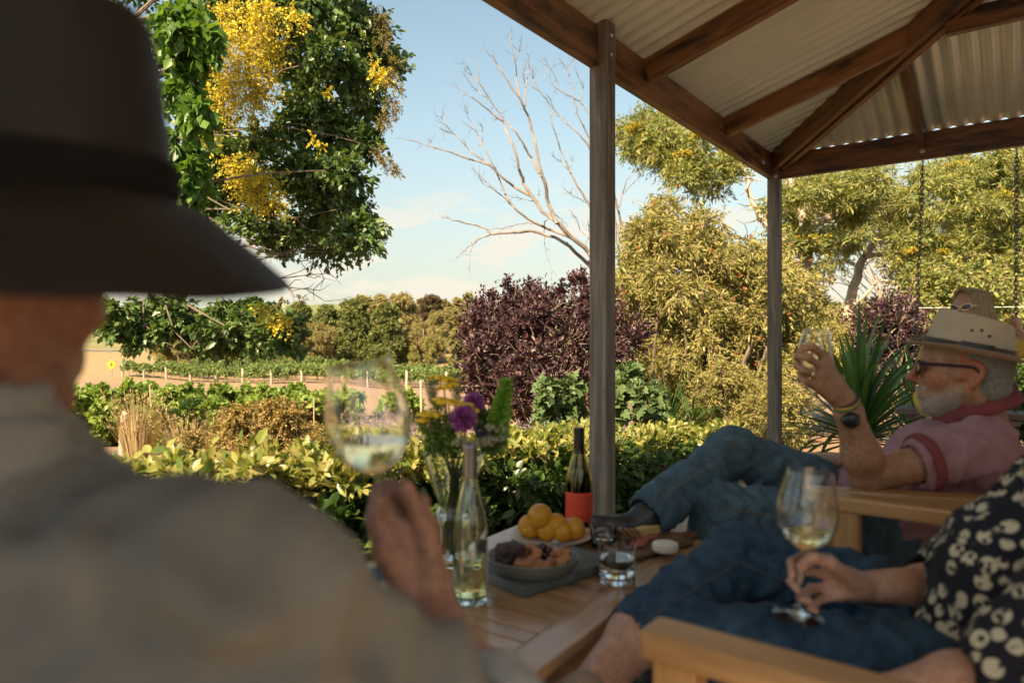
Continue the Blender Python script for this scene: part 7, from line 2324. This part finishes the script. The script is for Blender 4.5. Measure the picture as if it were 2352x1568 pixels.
    cl_part('rolled_cuff', S, cuff, root, folds(.003, 26))
    S = Solid(.008)
    S.ell(pel - [0, 0, .02], (.14, .175, .10), Rt, .04)
    for h_, k_ in ((hr, kr_), (hl, kl_)):
        S.chain([h_, k_], [.095, .072], .03); S.chain([k_, k_ + f * .05 - [0, 0, .36]], [.072, .065], .03)
    cl_part('trousers', S, cloth_mat('dark_trouser_cotton', (0.03, 0.03, 0.035), (0.05, 0.05, 0.055)), root, folds(.008, 8))
    for k_ in (kr_, kl_):
        S = Solid(.007); a_ = k_ + f * .05 - [0, 0, .39]
        S.chain([a_, a_ + f * .09 - [0, 0, .01], a_ + f * .17 - [0, 0, .02]], [.042, .04, .03], .02); S.box(a_ + f * .07 - [0, 0, .053], (.12, .036, .008), Rt, .008, .008)
        cl_part('shoe', S, M_BLK, root)
    oil = pmat('dark_oilskin', (0.0035, 0.0022, 0.0018), (0.009, 0.0055, 0.0042), 9, .6, .35, 40, Specular_IOR_Level=.25)
    hb = Frame(V3(-.366, .520, 1.160), unit(f + V3(0, 0, .10)), (.02, 0, 1), 1.0)
    ho = hat('hat', root, hb, .110, .093, .132, .086, oil, .054, 0, .0, .93, .03, .02, side_droop=.020, thick=.006)
    bo = hat_band(root, hb, .1135, .0965, .003, .028, pmat('black_hat_band', (.004, .0035, .0035), (.008, .007, .007), 40, .9, .2, Specular_IOR_Level=.1)); bo.parent = ho; bo.matrix_parent_inverse = Matrix.Identity(4)
    S = Solid(.006); S.ell(hh(-.025, 0, .02), (.1, .081, .085), hh.R, .01); S.box(hh(.09, 0, 0), (.085, .2, .2), hh.R, 0, .01, -1)
    for q in (-1, 1): S.ell(hh(-.024, q * .082, -.012), (.034, .03, .046), hh.R, .01, -1)
    cl_part('hair', S, pmat('dark_grey_hair', (0.05, 0.045, 0.04), (0.12, 0.11, 0.10), 200, .85, .8, 300), root, folds(.002, 80))
man_dark()

# ============ the woman in the patterned shirt ============
def print_cloth():
    m, nt, out = new_mat('navy_shirt_with_cream_print')
    t = nt.nodes.new('ShaderNodeTexCoord')
    v1 = N(nt, 'TexVoronoi', Scale=34.0, Randomness=.55); nt.links.new(t.outputs['Object'], v1.inputs['Vector'])
    r1 = N(nt, 'MapRange'); r1.inputs['From Min'].default_value = .40; r1.inputs['From Max'].default_value = .46; r1.inputs['To Min'].default_value = 1; r1.inputs['To Max'].default_value = 0
    nt.links.new(v1.outputs['Distance'], r1.inputs['Value'])
    v2 = N(nt, 'TexVoronoi', Scale=76.0, Randomness=.9); nt.links.new(t.outputs['Object'], v2.inputs['Vector'])
    r2 = N(nt, 'MapRange'); r2.inputs['From Min'].default_value = .30; r2.inputs['From Max'].default_value = .40
    nt.links.new(v2.outputs['Distance'], r2.inputs['Value'])
    n3 = noise_fac(nt, t.outputs['Object'], 60, 4, .6)
    r3 = N(nt, 'MapRange'); r3.inputs['From Min'].default_value = .34; r3.inputs['From Max'].default_value = .42; nt.links.new(n3, r3.inputs['Value'])
    mu = N(nt, 'Math', operation='MULTIPLY'); nt.links.new(r2.outputs[0], mu.inputs[0]); nt.links.new(r3.outputs[0], mu.inputs[1])
    mm = N(nt, 'Math', operation='MULTIPLY'); nt.links.new(r1.outputs[0], mm.inputs[0]); nt.links.new(mu.outputs[0], mm.inputs[1])
    col = mix(nt, mm.outputs[0], (0.012, 0.013, 0.022), (0.50, 0.455, 0.335))
    fine = noise_fac(nt, t.outputs['Object'], 700, 2, .5)
    p = principled(nt, out, col, .85, 0, bump(nt, fine, .3, .001))
    p.inputs['Sheen Weight'].default_value = .03; p.inputs['Specular IOR Level'].default_value = .2
    return m
def woman_print():
    f = unit(V3(-.795, .607, 0)); l = np.cross([0, 0, 1], f)
    pel = V3(.775, 1.165, .50); neck = V3(1.03, 1.02, .955)
    shr = V3(1.03, 1.19, .865); shl = V3(.905, .885, .85)
    elr = A(P(2205, 1352, 1.285)); wrr = A(P(1978, 1346, 1.205))
    ell_ = A(P(2330, 1552, .935)); wrl = A(P(2010, 1600, 1.0))
    H = neck + V3(.02, -.01, .175) + f * .02; hh = Frame(H, f, (0, 0, 1), .97)
    S = Solid(.0046)
    add_head(S, hh)
    S.cone(hh(-.03, 0, -.06), neck, .052, .056, .02)
    S.cone(neck * .65 + pel * .35, pel, .06, .08, .04, flat=(l, 1.2)); S.cone(neck, neck * .65 + pel * .35, .05, .06, .03)
    for sh in (shl, shr): S.cone(neck + [0, 0, -.03], sh, .045, .045, .03)
    S.chain([shr, elr], [.045, .040], .02); S.chain([elr, elr + (wrr - elr) * .35, wrr], [.040, .040, .0255], .02)
    fg = [[P(1908, 1294, 1.170), P(1852, 1270, 1.165), P(1818, 1290, 1.140), P(1818, 1322, 1.118)], [P(1906, 1320, 1.176), P(1848, 1308, 1.170), P(1818, 1334, 1.142), P(1834, 1356, 1.116)],
          [P(1912, 1346, 1.176), P(1862, 1350, 1.166), P(1838, 1372, 1.132), P(1858, 1380, 1.112)], [P(1922, 1368, 1.170), P(1884, 1376, 1.154), P(1860, 1396, 1.126), P(1876, 1402, 1.110)]]
    add_hand(S, wrr, fg, [P(1948, 1326, 1.165), P(1905, 1290, 1.118), P(1866, 1278, 1.105), P(1840, 1300, 1.112)], .0245, .0090, .93)
    S.chain([shl, ell_], [.045, .042], .02); S.chain([ell_, ell_ + (wrl - ell_) * .4, wrl], [.043, .041, .026], .02)
    d_ = unit(wrl - ell_); sd = unit(np.cross(d_, [0, 0, 1]))
    kl = [[wrl + d_ * .085 + sd * (.018 * (i - 1.5)), wrl + d_ * .12 + sd * (.019 * (i - 1.5)) - [0, 0, .008], wrl + d_ * .135 + sd * (.019 * (i - 1.5)) - [0, 0, .028]] for i in range(4)]
    add_hand(S, wrl, kl, [wrl + d_ * .03 + sd * .04, wrl + d_ * .06 + sd * .052, wrl + d_ * .085 + sd * .05], .024, .0088, .93)
    hr, hl = pel - l * .085, pel + l * .085
    kr_ = A(P(1702, 1282, 1.42)); ar = A(P(1345, 1600, 1.16)); hem = A(P(1466, 1456, 1.285))
    kl_ = V3(.345, 1.25, .50); al = V3(.335, 1.33, .09)
    S.chain([pel, hr, kr_], [.07, .062, .044], .03); S.chain([kr_, hem + (kr_ - hem) * .3, hem, ar], [.042, .046, .050, .036], .03)
    S.chain([pel, hl, kl_, al], [.07, .062, .044, .034], .03)
    me = S.mesh('person'); n = len(me.vertices); set_attr(me, 'beard', np.zeros(n)); set_attr(me, 'red', np.zeros(n))
    skin = skin_person('fair_skin', (0.34, 0.165, 0.11), (0.45, 0.245, 0.17), (0.53, 0.32, 0.235))
    root = person_root('person', me, skin, 'woman in navy shirt with cream print and jeans seated on the bench')
    pc = print_cloth()
    S = Solid(.0056); ax = unit(neck - pel); Rt = np.stack([f, l, [0, 0, 1]], 1)
    S.ell(pel + ax * .36, (.125, .165, .15), Rt, .05); S.ell(pel + ax * .16 + f * .02, (.130, .165, .16), Rt, .06); S.ell(pel + ax * .03 - f * .02, (.14, .175, .10), Rt, .05)
    S.cone(neck - [0, 0, .05], neck, .09, .065, .03)
    for sh in (shl, shr): S.cone(neck + [0, 0, -.05], sh, .065, .066, .04)
    S.chain([shr, shr + (elr - shr) * .6, elr + (wrr - elr) * .18], [.075, .074, .068], .03)
    S.chain([shl, shl + (ell_ - shl) * .6, ell_ + (wrl - ell_) * .10], [.075, .074, .066], .03)
    S.cone(elr + (wrr - elr) * .10, elr + (wrr - elr) * .5, .056, .058, .004, -1)
    S.cone(ell_ + (wrl - ell_) * .05, ell_ + (wrl - ell_) * .4, .054, .056, .004, -1)
    w1 = folds(.009, 9, None, 1, 6.1); w2 = folds(.006, 13, unit(elr - shr), 2.0, 2.5)
    cl_part('shirt', S, pc, root, lambda V, Nn: w2(w1(V, Nn), Nn))
    dn = denim('dark_blue_denim', (0.006, 0.020, 0.046), (0.016, 0.044, 0.086), (0.048, 0.095, 0.15))
    S = Solid(.006)
    S.ell(pel - [0, 0, .02], (.145, .175, .10), Rt, .04)
    S.chain([hr, hr + (kr_ - hr) * .5, kr_], [.092, .084, .068], .03); S.chain([kr_, kr_ + (hem - kr_) * .5, hem], [.068, .062, .063], .025)
    S.chain([hl, hl + (kl_ - hl) * .5, kl_], [.096, .090, .074], .010); S.chain([kl_, kl_ + (al - kl_) * .6], [.068, .066], .012)
    hd = unit(hem - kr_)
    S.cone(hem - hd * .012, hem + hd * .10, .055, .057, .003, -1)
    w3 = folds(.009, 6.0, unit(kr_ - hr), 2.4, 8.3, .1); w4 = folds(.004, 10, hd, 2.0, 3.3, .1)
    rip = ripples([(kr_ + (hr - kr_) * .22 - [0, 0, .02], unit(hr - kr_), .042, .009, .10), (kr_ + (hem - kr_) * .3, unit(hem - kr_ + V3(0, 0, .08)), .05, .007, .10), (hr + (kr_ - hr) * .25 + [0, 0, .03], unit(kr_ - hr + V3(0, 0, .15)), .055, .011, .14), (hl + (kl_ - hl) * .35, unit(kl_ - hl), .06, .009, .14), (hem + (kr_ - hem) * .2, hd, .035, .005, .08), (kr_, unit(hem - kr_), .05, .006, .09)])
    cl_part('jeans', S, dn, root, both(w3, w4, rip))
    jo = [c for c in bpy.data.objects if c.parent == root and c.name.startswith('jeans')][0]
    st = pmat('dark_seam_thread', (0.05, 0.055, 0.06), (0.08, 0.08, 0.08), 20, .8, 0)
    tc_ = unit(V3(-.35, -.85, .5))
    seam(jo, [hr, (hr + kr_) / 2 + V3(0, 0, -.02), kr_ + V3(0, 0, -.03), hem], tc_, 'seam', st, root, .002)
    # rolled hem line
    S = Solid(.004); R = frame_from(hd)
    S2 = MB().tube([hem - hd * .016 + (R[:, 1] * math.cos(a) + R[:, 2] * math.sin(a)) * .0635 for a in np.linspace(0, 2 * math.pi, 40)], .0028, 6, False).build('hem', dn, None, True); S2.parent = root
    # feet
    S = Solid(.006); ft = unit(ar - kr_)
    for an in (ar, al):
        d2 = unit(f * .8 + l * .3 - V3(0, 0, .2)) if an is ar else f
        S = Solid(.006); S.chain([an, an + d2 * .1 - [0, 0, .03], an + d2 * .19 - [0, 0, .045]], [.040, .037, .026], .02); S.cone(an, an - d2 * .03 - [0, 0, .03], .038, .032, .02)
        cl_part('shoe', S, cloth_mat('tan_canvas_shoe', (.22, .15, .09), (.3, .21, .13)), root)
    S = Solid(.006); S.ell(hh(-.03, 0, .02), (.112, .094, .105), hh.R, .02); S.ell(hh(-.06, 0, -.08), (.06, .085, .10), hh.R, .04); S.box(hh(.11, 0, -.02), (.075, .2, .11), hh.R, 0, .02, -1)
    cl_part('hair', S, pmat('brown_hair', (.03, .018, .01), (.08, .05, .03), 200, .6, .8, 300), root, folds(.004, 50))
woman_print()

# ============ the woman on the swing ============
def woman_swing():
    f = unit(V3(-.6, -.8, 0)); l = np.cross([0, 0, 1], f)
    pel = cs + B3 * .0 + V3(0, 0, .11); neck = pel + V3(.02, .0, .44) + f * .03
    H = A(P(2228, 710, 4.22)); neck = H + V3(0, .02, -.17)
    pel = np.array([cs[0], cs[1], .70])
    hf = unit(V3(-.90, -.42, .02)); hh = Frame(H, hf, (0, 0, 1), 1.0)
    shl = neck + l * .17 + [0, 0, -.06]; shr = neck - l * .17 + [0, 0, -.06]
    wrl = A(P(2330, 752, 4.18)); ell_ = (shl + wrl) / 2 + l * .10 - [0, 0, .08]
    elr = A(P(2120, 858, 4.28)); wrr = pel + f * .28 - l * .06 + [0, 0, .06]
    S = Solid(.006)
    add_head(S, hh); S.cone(hh(-.03, 0, -.06), neck, .05, .054, .02); S.cone(neck * .65 + pel * .35, pel, .06, .08, .04, flat=(l, 1.2)); S.cone(neck, neck * .65 + pel * .35, .05, .06, .03)
    for sh in (shl, shr): S.cone(neck - [0, 0, .03], sh, .045, .045, .03)
    S.chain([shl, ell_, wrl], [.045, .04, .026], .02); S.chain([shr, elr, wrr], [.045, .04, .026], .02)
    top = wrl + V3(.012, 0, .07)
    fg = [[wrl + V3(.012, -.02, .052 - .017 * i), wrl + V3(-.012, -.035, .050 - .017 * i), wrl + V3(-.030, -.016, .050 - .017 * i), wrl + V3(-.02, .004, .048 - .017 * i)] for i in range(4)]
    add_hand(S, wrl - [0, 0, .03], fg, [wrl + V3(.02, 0, .02), wrl + V3(.005, .01, .055), wrl + V3(-.016, -.004, .068)], .024, .009, .93)
    kf = [[wrr + f * .08 + l * (.018 * (i - 1.5)), wrr + f * .115 + l * (.018 * (i - 1.5)) - [0, 0, .01], wrr + f * .13 + l * (.018 * (i - 1.5)) - [0, 0, .03]] for i in range(4)]
    add_hand(S, wrr, kf, [wrr + f * .03 + l * .04, wrr + f * .06 + l * .05, wrr + f * .08 + l * .05], .024, .009, .93)
    for q in (-1, 1):
        k_ = pel + l * q * .11 + f * .40 - [0, 0, .03]
        S.chain([pel, pel + l * q * .085, k_, k_ + f * .08 - [0, 0, .40], k_ + f * .2 - [0, 0, .44]], [.08, .078, .054, .036, .026], .03)
    me = S.mesh('person'); n = len(me.vertices); set_attr(me, 'beard', np.zeros(n)); set_attr(me, 'red', np.zeros(n))
    skin = skin_person('pale_skin', (0.42, 0.22, 0.15), (0.52, 0.29, 0.20), (0.58, 0.35, 0.26))  # lighter base tone than the other skins
    root = person_root('person', me, skin, 'blonde woman in white sunglasses sitting on the swing')
    yel = cloth_mat('yellow_print_dress', (0.50, 0.30, 0.02), (0.66, 0.43, 0.05), 500, .9, 20)
    S = Solid(.008); Rt = np.stack([f, l, [0, 0, 1]], 1)
    S.ell(neck * .65 + pel * .35, (.11, .145, .15), Rt, .05); S.ell(neck * .3 + pel * .7, (.11, .13, .16), Rt, .05); S.ell(pel, (.14, .16, .12), Rt, .05)
    for sh, el in ((shl, ell_), (shr, elr)):
        S.cone(neck - [0, 0, .05], sh, .06, .065, .04); S.chain([sh, (sh + el) / 2, el], [.065, .058, .052], .03)
    for q in (-1, 1): S.cone(pel + l * q * .08, pel + l * q * .12 + f * .42, .10, .10, .06)
    cl_part('dress', S, yel, root, folds(.013, 9))
    white = pmat('cream_sunglasses', (.70, .63, .52), (.76, .69, .58), 5, .3, 0)
    G = MB(); Lm = pmat('dark_lens', (.012, .014, .018), (.02, .022, .028), 4, .06, 0)
    for q in (-1, 1):
        pts = [hh(.098 - .012 * abs(math.cos(a)) * (1 if q * math.cos(a) > 0 else 0), q * .034 + .028 * math.cos(a), .008 + .018 * math.sin(a) + .006 * q * math.cos(a)) for a in np.linspace(0, 2 * math.pi, 28)]
        G.tube(pts, .0046, 8, False)
        G.tube([hh(.088, q * .060, .018), hh(.05, q * .075, .016), hh(-.02, q * .083, .008)], [.0055, .004, .003], 8)
    G.tube([hh(.102, -.009, .012), hh(.102, .009, .012)], .0035, 6)
    go = G.build('sunglasses', white, None, True); go.parent = root
    for q in (-1, 1):
        o = MB().lathe([(.0002, .002), (.018, .001), (.026, -.001), (.018, -.002), (.0002, -.002)], 24, tuple(hh(.095, q * .034, .008)), R=np.stack([hh.l, hh.u * .7, hh.f], 1)).build('lens', Lm, None, True); o.parent = go
    # hair: cap plus strands falling to the shoulder
    blond = leaf_mat('blond_hair_strand', [(0.58, 0.46, 0.28), (0.70, 0.58, 0.38), (0.80, 0.70, 0.50), (0.42, 0.31, 0.17)], .25, .35)
    S = Solid(.006); S.ell(hh(-.022, 0, .036), (.106, .086, .096), hh.R, .01); S.box(hh(.10, 0, -.05), (.062, .2, .105), hh.R, 0, .015, -1); S.ell(hh(-.05, 0, -.07), (.05, .075, .09), hh.R, .03)
    hc_ = cl_part('hair', S, pmat('blond_hair_under', (.40, .29, .16), (.60, .47, .28), 160, .6, .8, 300, stretch=(1, 1, .25)), root, folds(.003, 60))
    rg = rng_(900); T = Tubes()
    for i in range(620):
        a = rg.uniform(.62, 2 * math.pi - .62) ; part = hh(.03 + rg.normal() * .03, rg.normal() * .006, .128)
        d_ = np.array([math.cos(a), math.sin(a)])
        p1 = hh(-.015 + .100 * d_[0], .090 * d_[1], .085 + rg.normal() * .01); p2 = hh(-.02 + .108 * d_[0], .108 * d_[1], .01 + rg.normal() * .01)
        p3 = hh(-.03 + .105 * d_[0], .118 * d_[1] + rg.normal() * .008, -.09 + rg.normal() * .02); p4 = hh(-.03 + .10 * d_[0] + rg.normal() * .01, .118 * d_[1], -.16 + rg.normal() * .03)
        T.add([part, p1, p2, p3, p4], [.0016, .0022, .0022, .0018, .0006], 3)
    o = T.build('hair_strands', blond, None, 'stuff'); o.parent = root
woman_swing()
